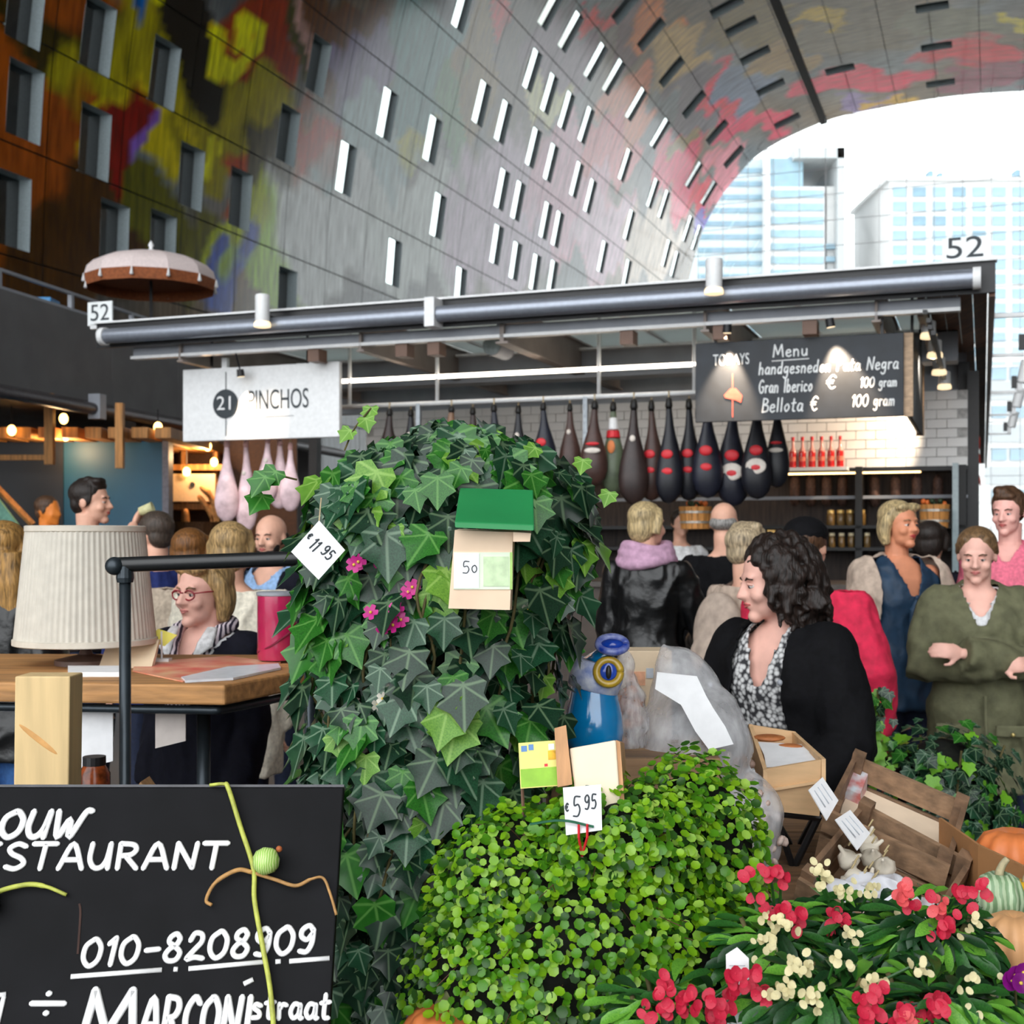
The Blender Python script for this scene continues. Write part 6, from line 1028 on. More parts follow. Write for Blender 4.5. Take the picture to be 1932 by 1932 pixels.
# green support wire
o = MB().tube(smooth_line([at(1000, 1555, 2.02), at(1060, 1548, 2.0), at(1120, 1560, 2.0)], 5), .0022, 5).build('plant_wire', mat('wire_green', (24, 92, 64), .5), None); tag(o, 'green garden wire bent around the wire vine', 'wire')
# flowering spurge plants
m_el = [leaf_mat('spurge_green', (54, 112, 44), (34, 82, 32), .35), leaf_mat('spurge_dark', (32, 76, 38), (22, 54, 28), .35), leaf_mat('spurge_light', (120, 180, 62), (84, 150, 48), .35)]
m_red = leaf_mat('coral_red_petal', (226, 44, 78), (196, 28, 60), .5, .3); m_crm = leaf_mat('cream_petal', (240, 232, 190), (228, 214, 160), .5, .3); m_sal = leaf_mat('salmon_petal', (240, 110, 110), (226, 76, 84), .5, .3)
def bract():
    V = [(0, 0, 0)]; F = []
    for s0 in (0, math.pi):
        b = len(V); V += [(math.cos(s0 + a) * .5, math.sin(s0 + a) * .62, .12 + .1 * math.sin(a)) for a in np.linspace(-.3, math.pi + .3, 7)]; F += [(0, b + i, b + i + 1) for i in range(6)]
    V += [(0, 0, .1)] + [(math.cos(a) * .12, math.sin(a) * .12, .05) for a in np.linspace(0, 6.28, 5)[:-1]]; k = len(V); F += [(k - 5, k - 4 + i, k - 4 + (i + 1) % 4) for i in range(4)]; return np.array(V), F
def spurge(px, py, d, rpx, label, heads, nl, cols, name='flowering_spurge'):
    c = at(px, py, d); r = rpx / FPX * d; o = thing(name, label, 'plant', (c[0], c[1], .5), 'flowering pot plants'); zb_ = .502
    MB().lathe([(.05, zb_), (.065, zb_ + .09), (.07, zb_ + .1), (.06, zb_ + .1), (.001, zb_ + .09)], (c[0], c[1], 0), 20).build('pot', m_pot, o, smooth=True, sharp=40)
    it = []
    for k in range(9):
        a = rnd.uniform(0, 6.28); e = c + np.array([math.cos(a) * r * .6, math.sin(a) * r * .5, rnd.uniform(-.02, r * .5)]); MB().tube(smooth_line([(c[0], c[1], zb_ + .09), (c + e) / 2 - ZZ * .06, e], 4), [.006] * 5 + [.004] * 4, 6).build('stem', m_twig, o, smooth=True)
    for i in range(int(nl * 1.6)):
        v = np.array([rnd.gauss(0, 1), rnd.gauss(0, 1) - .4, rnd.gauss(0, .8) + .25]); v /= np.linalg.norm(v); f = rnd.uniform(.55, 1.0); p = c + v * r * f * np.array([1, .8, .75]) - v * .02; tip = v * .9 + np.array([rnd.uniform(-.5, .5), rnd.uniform(-.4, .2), rnd.uniform(-.1, .8)]); nr = np.array([rnd.uniform(-.4, .4), -.5, 1]) + v * .2
        it.append((p, nr, tip, rnd.uniform(.035, .07), rnd.choices((0, 1, 2), (4, 3, 2.4))[0]))
    it.sort(key=lambda t: cdist(t[0])); leaves(o, long_leaf(), it, m_el, 150)
    fl = []
    for (x, y, n, ci) in heads:
        hc = at(x, y, d - .08 - rnd.uniform(0, .05) + .04)
        for k in range(max(2, int(n * .95))): q = hc + np.array([rnd.gauss(0, .0085), rnd.gauss(0, .006), rnd.gauss(0, .0075)]); fl.append((q, (rnd.uniform(-.6, .6), -1, rnd.uniform(.1, .9)), (rnd.uniform(-1, 1), 0, 1), rnd.uniform(.012, .018) if ci != 1 else rnd.uniform(.008, .012), ci))
        MB().tube([hc + np.array([0, .01, 0]), (hc * .6 + c * .4)], .0022, 5).build('flower_stalk', m_el[0], o)
    leaves(o, bract(), fl, cols, 400, 'flower', 'flowers')
C3 = [m_red, m_crm, m_sal]
spurge(1270, 1920, 1.8, 130, 'spurge with coral red flower heads in front of the wire vine', [(1255, 1860, 7, 0), (1290, 1880, 8, 0), (1345, 1890, 10, 0), (1250, 1905, 9, 0), (1300, 1905, 6, 0), (1350, 1920, 7, 0), (1215, 1905, 4, 0), (1385, 1865, 9, 0), (1395, 1850, 6, 0), (1425, 1850, 5, 0), (1440, 1870, 6, 0)], 120, C3)
spurge(1470, 1790, 1.95, 120, 'spurge with cream and red flower heads beside the wire vine', [(1460, 1715, 8, 0), (1455, 1645, 9, 0), (1475, 1655, 5, 0), (1410, 1660, 3, 0), (1505, 1725, 7, 0), (1515, 1740, 5, 0), (1455, 1745, 12, 1), (1480, 1740, 12, 1), (1440, 1780, 12, 1), (1465, 1785, 9, 1), (1440, 1830, 10, 1), (1430, 1695, 3, 0)], 150, C3)
spurge(1590, 1760, 2.0, 135, 'spurge with small cream flowers in front of the tilted crates', [(1545, 1645, 10, 1), (1590, 1680, 12, 1), (1645, 1685, 8, 1), (1605, 1770, 8, 1), (1580, 1735, 5, 0), (1590, 1730, 4, 0), (1555, 1755, 4, 0), (1585, 1800, 8, 1), (1545, 1660, 6, 1), (1660, 1775, 5, 1), (1690, 1740, 4, 1)], 190, C3)
spurge(1750, 1770, 1.95, 135, 'spurge with coral red heads beside the gourds', [(1700, 1690, 10, 2), (1720, 1700, 6, 0), (1815, 1685, 10, 0), (1838, 1692, 6, 0), (1770, 1710, 7, 2), (1785, 1740, 6, 0), (1775, 1755, 9, 0), (1825, 1740, 6, 1), (1800, 1790, 4, 1), (1840, 1690, 3, 2)], 190, C3)
spurge(1540, 1900, 1.78, 140, 'spurge with cream clusters at the front edge', [(1510, 1820, 14, 1), (1500, 1835, 8, 1), (1540, 1885, 18, 1), (1460, 1870, 10, 1), (1490, 1865, 6, 1), (1650, 1865, 14, 1), (1655, 1850, 6, 1), (1665, 1875, 4, 0), (1640, 1905, 9, 0), (1535, 1922, 6, 0), (1630, 1925, 6, 0), (1730, 1825, 8, 1), (1580, 1810, 6, 1)], 190, C3)
spurge(1760, 1910, 1.78, 140, 'spurge with bright red heads at the lower right', [(1700, 1915, 7, 0), (1715, 1912, 5, 0), (1765, 1895, 10, 0), (1775, 1905, 7, 0), (1820, 1850, 6, 1), (1700, 1925, 6, 2), (1830, 1910, 4, 1), (1735, 1825, 6, 1)], 190, C3)
spurge(1880, 1890, 1.85, 90, 'leafy spurge at the right edge under the gourds', [(1880, 1850, 3, 1)], 90, C3)
m_pur = leaf_mat('purple_petal', (150, 20, 140), (110, 10, 110)); blooms('purple_aster', 'purple aster at the lower right edge', [(1915, 1840, 1.8), (1925, 1855, 1.79), (1905, 1850, 1.8), (1930, 1835, 1.8)], m_pur, m_yel, .014, None, 9, foot=(.72, 1.88, .5))
# ivy tub behind the crates
ib = thing('ivy_bush', 'low ivy bush with bright young leaves behind the crates', 'ivy', (1.36, 4.05, 0)); m_ib = [m_iv[0], m_iv[1], leaf_mat('ivy_lime', (136, 196, 50), (100, 168, 40)), m_iv[2]]; MB().lathe([(.2, .001), (.24, .4), (.25, .42), (.22, .42), (.001, .4)], (1.36, 4.05, 0), 24).build('planter', mat('planter_dark', (44, 44, 48), .6), ib, smooth=True, sharp=40)
items = []
for i in range(520):
    v = np.array([rnd.gauss(0, 1), rnd.gauss(0, 1) - .5, rnd.gauss(0, 1)]); v /= np.linalg.norm(v); f = rnd.uniform(.5, 1.05); p = np.array([1.38, 4.05, .69]) + v * np.array([.24, .2, .24]) * f; items.append((p, v + np.array([0, -.5, .5]), (rnd.uniform(-1, 1), 0, -1), rnd.uniform(.03, .055), rnd.choices((0, 1, 2, 3), (5, 4, 2.2, 2))[0]))
for i in range(50): z = rnd.uniform(.75, 1.03); p = np.array([1.15 + rnd.gauss(0, .03) , 4.0 + rnd.gauss(0, .04), z]); items.append((p, (rnd.uniform(-.5, .5), -1, .5), (rnd.uniform(-1, 1), 0, -1), rnd.uniform(.025, .045), rnd.choices((0, 2, 3), (2, 2, 3))[0]))
MB().ell((1.38, 4.08, .66), (.17, .14, .2), 14, 10).build('gap_shade_core', MATS['gap_shade_core'], ib, smooth=True)  # unseen dark filler added so the bush's gaps stay dark
items.sort(key=lambda t: cdist(t[0])); leaves(ib, ivy_leaf(), items, m_ib, 290)
for k in range(8): a = rnd.uniform(0, 6.28); MB().tube(smooth_line([(1.36, 4.05, .4), (1.36 + math.cos(a) * .1, 4.05 + math.sin(a) * .1, .6), (1.36 + math.cos(a) * .2, 4.05 + math.sin(a) * .16, .85)], 4), .004, 5).build('stem', m_twig, ib)
MB().tube(smooth_line([(1.28, 4.03, .42), (1.18, 4.02, .7), (1.15, 4.0, 1.02)], 4), .004, 5).build('stem', m_twig, ib)
from mathutils import noise
# ---------------------------------------------------------------- people
def rx_(a): c, s = math.cos(a), math.sin(a); return np.array([[1, 0, 0], [0, c, -s], [0, s, c]])
def ry_(a): c, s = math.cos(a), math.sin(a); return np.array([[c, 0, s], [0, 1, 0], [-s, 0, c]])
def rz_(a): c, s = math.cos(a), math.sin(a); return np.array([[c, -s, 0], [s, c, 0], [0, 0, 1]])
def cloth(name, rgb, rough=.85, var=.12, scale=60, bump=.25, **k): return mat(name, rgb, rough, var=var, scale=scale, bump=bump, **k)
def skin(name, rgb): return mat(name, rgb, .5, var=.05, scale=18, sub=.0, spec=.35)
def hairm(name, rgb, dark=.5): return mat(name, rgb, .5, rgb2=tuple(np.array(rgb) * dark), scale=26, stretch=(5, 5, .7), bump=.5, spec=.4)
def hand(mb, w, fwd, side, curl=.5, s=1.0):
    "palm, four bent fingers of different length and a thumb from the side of the palm"
    fwd = np.array(fwd, float); fwd /= np.linalg.norm(fwd); side = np.array(side, float); side = side - fwd * (side @ fwd); side /= np.linalg.norm(side); dn = np.cross(fwd, side); w = np.array(w, float)
    B = np.stack([side, fwd, dn], 1); mb.ell(w + fwd * .045 * s, np.array([.04, .052, .017]) * s, 12, 8, rot=B)
    for k, (o, l) in enumerate(((-.029, .068), (-.01, .078), (.01, .073), (.028, .057))):
        p0 = w + fwd * .08 * s + side * o * s; p1 = p0 + (fwd * math.cos(curl * .6) + dn * math.sin(curl * .6)) * l * .45 * s; p2 = p1 + (fwd * math.cos(curl * 1.5) + dn * math.sin(curl * 1.5)) * l * .33 * s; p3 = p2 + (fwd * math.cos(curl * 2.3) + dn * math.sin(curl * 2.3)) * l * .3 * s
        mb.tube([p0 - fwd * .02 * s, p0, p1, p2, p3], np.array([.009, .0092, .0085, .0078, .006]) * s, 7)
    q = w + fwd * .03 * s - side * .03 * s; q1 = q + (fwd * .6 - side * .75 + dn * .2) * .035 * s; q2 = q1 + (fwd * .9 - side * .2 + dn * .35) * .03 * s; mb.tube([w + fwd * .015 * s - side * .015 * s, q, q1, q2], np.array([.013, .012, .0105, .008]) * s, 7)
def person(label, px, ytop, d, face=0, yaw=0, pitch=0, lean=0, hs=.225, bw=1.0, skn=None, hair=None, tops=(), legs=None, arms=None, vox=.011, eyes=False, group='people in the market', brow=(90, 66, 50), lips=(190, 96, 92), shoes=True, beard=None, name='person'):
    target = at(px, ytop, d)[2]; arms = arms or {}; lean_r = R(lean); H = target
    for _ in range(5):
        hip = .52 * H
        def T(p):
            p = np.array(p, float); f = np.clip((p[..., 2] - hip) / (.1 * H), 0, 1); f = f * f * (3 - 2 * f); a = lean_r * f; y, z = p[..., 1], p[..., 2] - hip; q = p.copy(); q[..., 1] = y * np.cos(a) - z * np.sin(a); q[..., 2] = hip + y * np.sin(a) + z * np.cos(a); return q
        pn = T((0, .012, H - .92 * hs * .97)); RH = rz_(R(yaw)) @ rx_(R(pitch)); hc = pn + RH @ (np.array([0, -.03, .42]) * hs); ztop = hc[2] + .5 * hs
        H *= target / ztop
    Rf = rz_(R(face)); base = np.array([(px - CX) / FPX * d, d, 0]) - Rf @ (hc * np.array([1, 1, 0]))
    W = lambda V: np.asarray(V) @ Rf.T + base
    root = thing(name, label, 'person', base, group); K = H / 1.68
    TR = np.array([(.47, .165, .11, .0), (.53, .172, .115, .005), (.60, .145, .10, 0), (.66, .15, .105, -.004), (.73, .165, .118, -.008), (.785, .17, .1, 0), (.815, .13, .082, .01), (.845, .07, .062, .012)])
    def torso(mb, grow, z0=None, flare=0, zmax=2, belly=0):
        rings = []; rows = [r for r in TR if r[0] <= zmax]
        if z0 is not None and z0 < .47: rows = [(z, .165 + flare * (.47 - z), .115 + flare * .6 * (.47 - z), 0) for z in np.linspace(z0, .46, 6)] + rows
        elif z0 is not None: rows = [r for r in rows if r[0] >= z0 - .02]
        for z, a, b, yo in rows:
            th = np.arange(24) / 24 * 2 * math.pi; ca, sa = np.cos(th), np.sin(th); sq = lambda v: np.sign(v) * np.abs(v) ** .85
            rings.append(T(np.stack([(a * bw * K + grow) * sq(ca), (b * bw * K + grow + belly) * sq(sa) + yo, np.full(24, z * H)], 1)))
        mb.loft(rings)
    def arm_pts(sd):
        s_ = 1 if sd == 'L' else -1; e, w_ = arms.get(sd, ((.118, .01, .625), (.115, -.045, .475))); e, w_ = np.array(e) * H, np.array(w_) * H; e[0] *= s_ ; w_[0] *= s_
        return T((s_ * .155 * bw * K, .008, .792 * H)), T(e), T(w_)
    # the body: one continuous surface
    mb = MB(); torso(mb, -.012)
    for sd in 'LR':
        s_ = 1 if sd == 'L' else -1; S_, E_, W_ = arm_pts(sd); mb.tube([S_, (S_ + E_) / 2, E_, (E_ + W_) / 2, W_], np.array([.05, .045, .036, .034, .024]) * K, 12); mb.ell(S_, (.055 * K,) * 3, 10, 8); fw = (W_ - E_) / np.linalg.norm(W_ - E_); hand(mb, W_, fw, arms.get('side' + sd, (s_ * -.3, -1, .2)), arms.get('curl' + sd, .5), K * .98)
        hx = s_ * .085 * K; mb.tube([(hx, 0, .5 * H), (hx, -.005, .4 * H), (hx, -.01, .28 * H), (hx, .012, .2 * H), (hx, .015, .05 * H)], np.array([.085, .075, .052, .05, .036]) * K, 12); mb.tube([(hx, .03, .025 * H), (hx, -.09 * K, .02 * H), (hx, -.15 * K, .015 * H)], np.array([.034, .036, .02]) * K, 10)
    hp = lambda p: hc + RH @ (np.array(p, float) * hs); HB = RH
    def he(m_, c, r, nu=16, nv=12): m_.ell(hp(c), np.array(r) * hs, nu, nv, rot=HB)
    nb_ = T((0, .014, .80 * H)); mb.tube([nb_, (nb_ + hp((0, .08, -.3))) / 2 + np.array([0, .004, 0]), hp((0, .09, -.25))], np.array([.27, .24, .25]) * hs, 14)
    he(mb, (0, .06, .13), (.325, .42, .37), 20, 14); he(mb, (0, -.12, -.1), (.265, .27, .36), 20, 14); he(mb, (0, -.13, -.27), (.235, .23, .2)); he(mb, (0, -.3, -.4), (.11, .1, .09)); he(mb, (0, -.335, .1), (.2, .05, .06))
    mb.tube([hp((0, -.36, .06)), hp((0, -.41, -.03)), hp((0, -.465, -.12)), hp((0, -.40, -.16))], np.array([.035, .042, .055, .04]) * hs, 10)
    for s_ in (-1, 1): he(mb, (s_ * .05, -.41, -.125), (.04, .045, .035), 8, 6); he(mb, (s_ * .15, -.27, -.13), (.11, .1, .1)); he(mb, (s_ * .325, .06, -.03), (.035, .085, .12), 10, 8)
    he(mb, (0, -.375, -.225), (.085, .04, .022), 10, 6); he(mb, (0, -.37, -.27), (.075, .045, .025), 10, 6)
    me = remesh(mb, vox if not eyes else .0062, 2, .4); set_np(me, W(mesh_np(me))); m_s = skn or skin('skin_fair', (226, 176, 152)); put('body', me, m_s, root)
    def part(nm, mbb, m_, vx=None, sm=2, cut=None, thick=.006, parent=None, fold=0):
        if vx: me_ = remesh(mbb, vx, sm)
        else: me_ = mbb.mesh(nm); me_.shade_smooth()
        if fold:
            V = mesh_np(me_); N_ = np.empty(len(V) * 3); me_.vertices.foreach_get('normal', N_); N_ = N_.reshape(-1, 3); sd_ = random.random() * 9; q = np.array([noise.noise(Vector((v[0] * 8 + sd_, v[1] * 8, v[2] * 5.5 + 3 * v[0]))) + .5 * noise.noise(Vector((v[0] * 19, v[1] * 19 + sd_, v[2] * 11))) for v in V]); set_np(me_, V + N_ * (fold * (1.2 - 3.2 * np.abs(q)))[:, None])
        if cut:
            V = mesh_np(me_); a = -lean_r; y, z = V[:, 1], V[:, 2] - hip; U_ = np.stack([V[:, 0], y * math.cos(a) - z * math.sin(a), (hip + y * math.sin(a) + z * math.cos(a)) / H], 1); U_[:, :2] /= H
            low = V[:, 2] < hip; U_[low] = np.stack([V[low, 0] / H, V[low, 1] / H, V[low, 2] / H], 1)
            kill = cut(U_[:, 0], U_[:, 1], U_[:, 2]); bm = bmesh.new(); bm.from_mesh(me_); bm.verts.ensure_lookup_table(); bmesh.ops.delete(bm, geom=[v for v, k_ in zip(bm.verts, kill) if k_], context='VERTS')
            for _ in range(7): bmesh.ops.smooth_vert(bm, verts=[v for v in bm.verts if v.is_boundary], factor=.5, use_axis_x=True, use_axis_y=True, use_axis_z=True)
            bm.to_mesh(me_); bm.free(); me_.shade_smooth()
        set_np(me_, W(mesh_np(me_))); o = put(nm, me_, m_, parent or root)
        if cut: sd_ = o.modifiers.new('thick', 'SOLIDIFY'); sd_.thickness = thick; sd_.offset = -1
        return o
    if eyes:
        for s_ in (-1, 1):
            e_ = part('eye', MB().ell(hp((s_ * .118, -.318, -.005)), np.array([.052, .05, .034]) * hs, 12, 8, rot=HB), mat('eye_white', (226, 222, 218), .2)); part('iris', MB().ell(hp((s_ * .118 - .0, -.352, -.008)), np.array([.026, .02, .026]) * hs, 10, 8, rot=HB), mat('iris_dark', (50, 52, 56), .2), parent=e_)
            part('upper_lid', MB().tube([hp((s_ * .06, -.352, .012)), hp((s_ * .115, -.372, .03)), hp((s_ * .18, -.335, .01))], np.array([.014, .017, .012]) * hs, 6), m_s); part('eyebrow', MB().tube([hp((s_ * .055, -.372, .075)), hp((s_ * .12, -.372, .1)), hp((s_ * .2, -.325, .08))], np.array([.012, .017, .009]) * hs, 6), hairm('brow_%d_%d_%d' % brow, brow))
        ml = mat('lips_%d_%d' % lips[:2], lips, .4, var=.05); lp_ = MB(); lp_.tube([hp((-.085, -.375, -.235)), hp((-.03, -.408, -.222)), hp((0, -.41, -.228)), hp((.03, -.408, -.222)), hp((.085, -.375, -.235))], np.array([.006, .018, .016, .018, .006]) * hs, 6); lp_.tube([hp((-.08, -.374, -.24)), hp((0, -.41, -.262)), hp((.08, -.374, -.24))], np.array([.006, .021, .006]) * hs, 6); part('lips', lp_, ml)
    if beard: b_ = MB(); [b_.ell(hp(c), np.array(r) * hs, 12, 8, rot=HB) for c, r in (((0, -.2, -.36), (.25, .2, .16)), ((-.2, -.12, -.22), (.07, .14, .16)), ((.2, -.12, -.22), (.07, .14, .16)), ((0, -.365, -.19), (.11, .05, .025)))]; part('beard', b_, hairm('beard_dark', beard), .006)
    # hair
    if hair:
        kind, hm = hair[0], hair[1]; hb = MB(); e = lambda c, r: he(hb, c, r, 16, 12); tb_ = lambda P, r: hb.tube([hp(p) for p in P], np.array(r) * hs, 12); vx = .007
        if kind != 'bald': e((0, .1, .2), (.365, .415, .335))
        if kind == 'bald': e((0, .2, .0), (.345, .3, .2))
        if kind in ('short', 'cropped'): e((0, .26, -.02), (.29, .2, .27)); [e((s_ * .29, .03, .06), (.055, .15, .18)) for s_ in (-1, 1)]
        if kind == 'short': [e((random.uniform(-.2, .2), random.uniform(-.22, .2), .45 + random.uniform(-.02, .04)), (.13, .13, .09)) for _ in range(9)]; e((0, -.2, .36), (.24, .14, .12))
        if kind in ('bob', 'long'):
            for s_ in (-1, 1): tb_([(s_ * .2, -.1, .36), (s_ * .33, .0, .12), (s_ * .36, .06, -.15), (s_ * .31, .06, -.42 if kind == 'bob' else -.6)], (.1, .13, .13, .09))
            e((0, .26, -.08), (.34, .22, .42)); e((.12, -.24, .36), (.22, .12, .1)); e((-.14, -.24, .36), (.16, .1, .09))
        if kind == 'long':
            for x in (-.3, -.15, 0, .15, .3): tb_([(x, .3, 0), (x * 1.2, .36, -.5), (x * 1.3 + random.uniform(-.05, .05), .34, -1.0), (x * 1.1, .3, -1.45 + random.uniform(-.1, .1))], (.18, .17, .13, .05))
        if kind == 'back': e((0, .24, -.04), (.33, .24, .38)); e((0, .1, .02), (.36, .3, .3)); [tb_([(s_ * .25, -.05, .35), (s_ * .345, .03, .1), (s_ * .32, .1, -.2)], (.1, .11, .1)) for s_ in (-1, 1)]
        if kind == 'pony': e((0, .2, .0), (.33, .28, .3)); tb_([(0, .4, .1), (.02, .52, -.1), (.02, .5, -.4)], (.13, .14, .07)); [tb_([(s_ * .16, -.2, .38), (s_ * .29, -.05, .2), (s_ * .31, .1, .02)], (.07, .09, .08)) for s_ in (-1, 1)]
        if kind == 'curly':
            for _ in range(520):
                v = np.array([random.gauss(0, 1), random.gauss(0, 1), random.gauss(0, 1)]); v /= np.linalg.norm(v); p = np.array([0, .14, -.05]) + v * np.array([.46, .5, .62])
                if p[1] < -.18 and p[2] < .3: continue
                if p[1] < .02 and p[2] < .25 and abs(p[0]) < .3: continue
                r = random.uniform(.045, .085); e(p, (r, r, r * 1.2)) if _ % 2 else tb_([p, p + np.array([random.uniform(-.1, .1), random.uniform(-.1, .1), -.15]), p + np.array([random.uniform(-.1, .1), random.uniform(-.1, .1), -.28])], (r, r * .8, r * .4))
            e((0, .2, -.2), (.36, .3, .5)); vx = .006
        part('hair', hb, hm, vx, 0 if kind == 'curly' else 1)
    # clothes
    for t in tops:
        g = t.get('grow', .02); mb = MB(); torso(mb, g, t.get('z0', .5), t.get('flare', 0), belly=t.get('belly', 0)); sl = t.get('sleeve', 1.0)
        if sl > 0:
            for sd in 'LR':
                S_, E_, W_ = arm_pts(sd); q = E_ + (W_ - E_) * min(1, sl * .96); P_ = [S_, (S_ + E_) / 2, E_, (E_ + q) / 2, q]; mb.tube(P_, (np.array([.055, .052, .046, .042, .036]) * K + g), 14); mb.ell(S_ + np.array([0, 0, -.004]), (.058 * K + g,) * 3, 14, 10)
        fold = t.get('fold', .007)
        if t.get('collar'):
            cr = t['collar']; P_ = [T((math.cos(a) * .085 * K, math.sin(a) * .075 * K + .01, (.835 + .012 * math.sin(a)) * H)) for a in np.linspace(-math.pi / 2 + cr, 1.5 * math.pi - cr, 14)]; mb.tube(P_, .026, 8)
        part(t['name'], mb, t['m'], t.get('vox', .011), 3, t.get('cut'), fold=fold)
    if legs is not None:
        mb = MB(); rings = []
        for z, a, b, yo in [(.44, .16, .115, 0)] + [r for r in TR if r[0] <= .6]: th = np.arange(20) / 20 * 2 * math.pi; rings.append(np.stack([(a * bw * K + .008) * np.cos(th), (b * bw * K + .008) * np.sin(th) + yo, np.full(20, z * H)], 1))
        mb.loft(rings)
        for s_ in (-1, 1): hx = s_ * .085 * K; mb.tube([(hx, 0, .5 * H), (hx, -.005, .4 * H), (hx, -.008, .28 * H), (hx, .012, .18 * H), (hx, .012, .05 * H)], np.array([.092, .086, .066, .062, .058]) * K, 12)
        part('trousers', mb, legs, .014, 2); mb = MB()
        for s_ in (-1, 1): hx = s_ * .085 * K; sh_b = MB(); sh_b.tube([(hx, .06, .035), (hx, -.03, .045), (hx, -.12 * K, .035), (hx, -.175 * K, .025)], np.array([.034, .044, .042, .025]), 10); part('shoe', sh_b, mat('shoe_black', (26, 24, 24), .4))
    return dict(root=root, part=part, hp=hp, T=T, H=H, hs=hs, W=W, RH=RH, base=base, Rf=Rf, K=K, arm=arm_pts, HB=HB)
vneck = lambda zv, k, w0=.0: (lambda x, y, z: (y < .0) & (z > zv) & (np.abs(x) < k * (z - zv) + w0))
def ofront(w_top, w_bot, zt=.84, zb=.3): return lambda x, y, z: (y < -.0) & (np.abs(x) < np.interp(z, [zb, zt], [w_bot, w_top]))
neckhole = lambda x, y, z: (z > .836)
S_f, S_t, S_p = skin('skin_fair', (226, 174, 150)), skin('skin_tan', (214, 142, 108)), skin('skin_pink', (232, 180, 164))
C_navy, C_black, C_leather = cloth('navy_knit', (15, 16, 30), spec=.25), cloth('black_wool', (9, 9, 13), var=.2, spec=.2), mat('black_leather', (11, 12, 14), .32, var=.25, scale=22, bump=.5)
C_trench, C_parka, C_red, C_cream = cloth('beige_trench', (190, 170, 154), scale=30), cloth('olive_parka', (98, 98, 72), scale=24, bump=.5), cloth('raspberry_coat', (206, 32, 70), scale=30), cloth('cream_coat', (226, 218, 200))
C_teal, C_jean, C_white, C_pinks, C_blue = cloth('petrol_blouse', (22, 52, 78), .6, scale=20, bump=.6), cloth('navy_jeans', (26, 36, 62)), cloth('white_shirt', (230, 230, 232)), cloth('pink_shirt', (226, 112, 136)), cloth('light_blue_shirt', (150, 184, 226))
Hb, Hd, Hg, Hl, Hash = hairm('hair_blonde', (216, 190, 140)), hairm('hair_dark', (40, 28, 22)), hairm('hair_brown', (96, 66, 44)), hairm('hair_honey', (200, 164, 110)), hairm('hair_ash', (206, 184, 150))
# woman at the oak counter
p = person('woman with honey bob and red glasses behind the oak counter', 384, 1052, 4.2, face=-20, yaw=-14, pitch=3, hs=.228, skn=S_p, hair=('bob', Hl), eyes=True, bw=1.08, tops=[dict(name='cardigan', m=C_navy, grow=.022, z0=.36, flare=.12, cut=vneck(.70, .55, .006)), dict(name='blouse', m=C_white, grow=.006, sleeve=0, cut=vneck(.76, .9))], legs=C_navy, lips=(206, 130, 124), brow=(170, 130, 96))
gm = mat('red_frame', (150, 24, 44), .35)
for s_ in (-1, 1):
    gb = MB(); c = np.array([s_ * .125, -.4, -.01]); gb.tube([p['hp'](c + np.array([math.cos(a) * .105, abs(math.cos(a)) * .02, math.sin(a) * .068])) for a in np.linspace(0, 2 * math.pi, 18)], .0026, 6); gb.tube([p['hp']((s_ * .23, -.385, .02)), p['hp']((s_ * .31, -.2, .03)), p['hp']((s_ * .34, .05, .02))], .0024, 6)
    p['part']('glasses_frame', gb, gm)
p['part']('glasses_bridge', MB().tube([p['hp']((-.03, -.405, .02)), p['hp']((0, -.43, .03)), p['hp']((.03, -.405, .02))], .0026, 6), gm)
m_str = mat('striped_scarf', (40, 30, 52), .8, rgb2=(226, 214, 222), kind='wave', scale=24)
sc_ = MB(); T, H = p['T'], p['H']; sc_.tube([T((math.cos(a) * .09, math.sin(a) * .085 + .01, (.845 + .012 * math.sin(a)) * H)) for a in np.linspace(-.3, math.pi + .3, 12)], .022, 10)
for s_ in (-1, 1): sc_.tube([T((s_ * .085, -.02, .845 * H)), T((s_ * .062, -.095, .80 * H)), T((s_ * .03, -.145, .74 * H)), T((s_ * .02, -.15, .66 * H))], [.022, .024, .026, .02], 10)
p['part']('scarf', sc_, m_str, .008, 1); cl = MB(); [cl.tube([T((s_ * .07, -.06, .845 * H)), T((s_ * .075, -.11, .81 * H)), T((s_ * .05, -.13, .785 * H))], [.02, .03, .008], 8, flat=.4) for s_ in (-1, 1)]; p['part']('collar', cl, C_white)
# crowd on the left
p = person('dark haired man drinking in profile behind the lampshade', 172, 905, 6.4, face=88, pitch=0, skn=S_f, hair=('short', Hd), eyes=True, beard=None, brow=(40, 30, 24), tops=[dict(name='jumper', m=cloth('dark_brown_knit', (44, 30, 28)), grow=.02, collar=.3, cut=neckhole)], legs=C_jean, arms=dict(R=((.15, -.12, .775), (.02, -.125, .875)), sideR=(0, -.3, 1), curlR=.9))
W_ = p['arm']('R')[2]; cw = p['W'](W_ + np.array([.03, -.05, .075]) * p['K']); o = MB().lathe([(.022, -.035), (.028, .035), (.026, .035), (.02, -.03)], cw, 16, axis=ry_(R(70))).build('cup', mat('paper_cup', (214, 210, 160), .6), None, smooth=True); tag(o, 'paper cup at the drinking man\'s mouth', 'cup')
p = person('woman with long honey hair and leather jacket at the left edge', 14, 985, 4.7, face=165, skn=S_f, hair=('long', hairm('hair_long_blond', (186, 140, 76))), tops=[dict(name='jacket', m=C_leather, grow=.03, z0=.44, collar=.2, cut=neckhole)], legs=cloth('blue_jeans', (48, 92, 150)), vox=.014)
p['part']('sunglasses', MB().tube([p['hp']((math.cos(a) * .37, .1 + math.sin(a) * -.3, .42)) for a in np.linspace(.2, math.pi - .2, 10)], .009, 6), m_blackm)
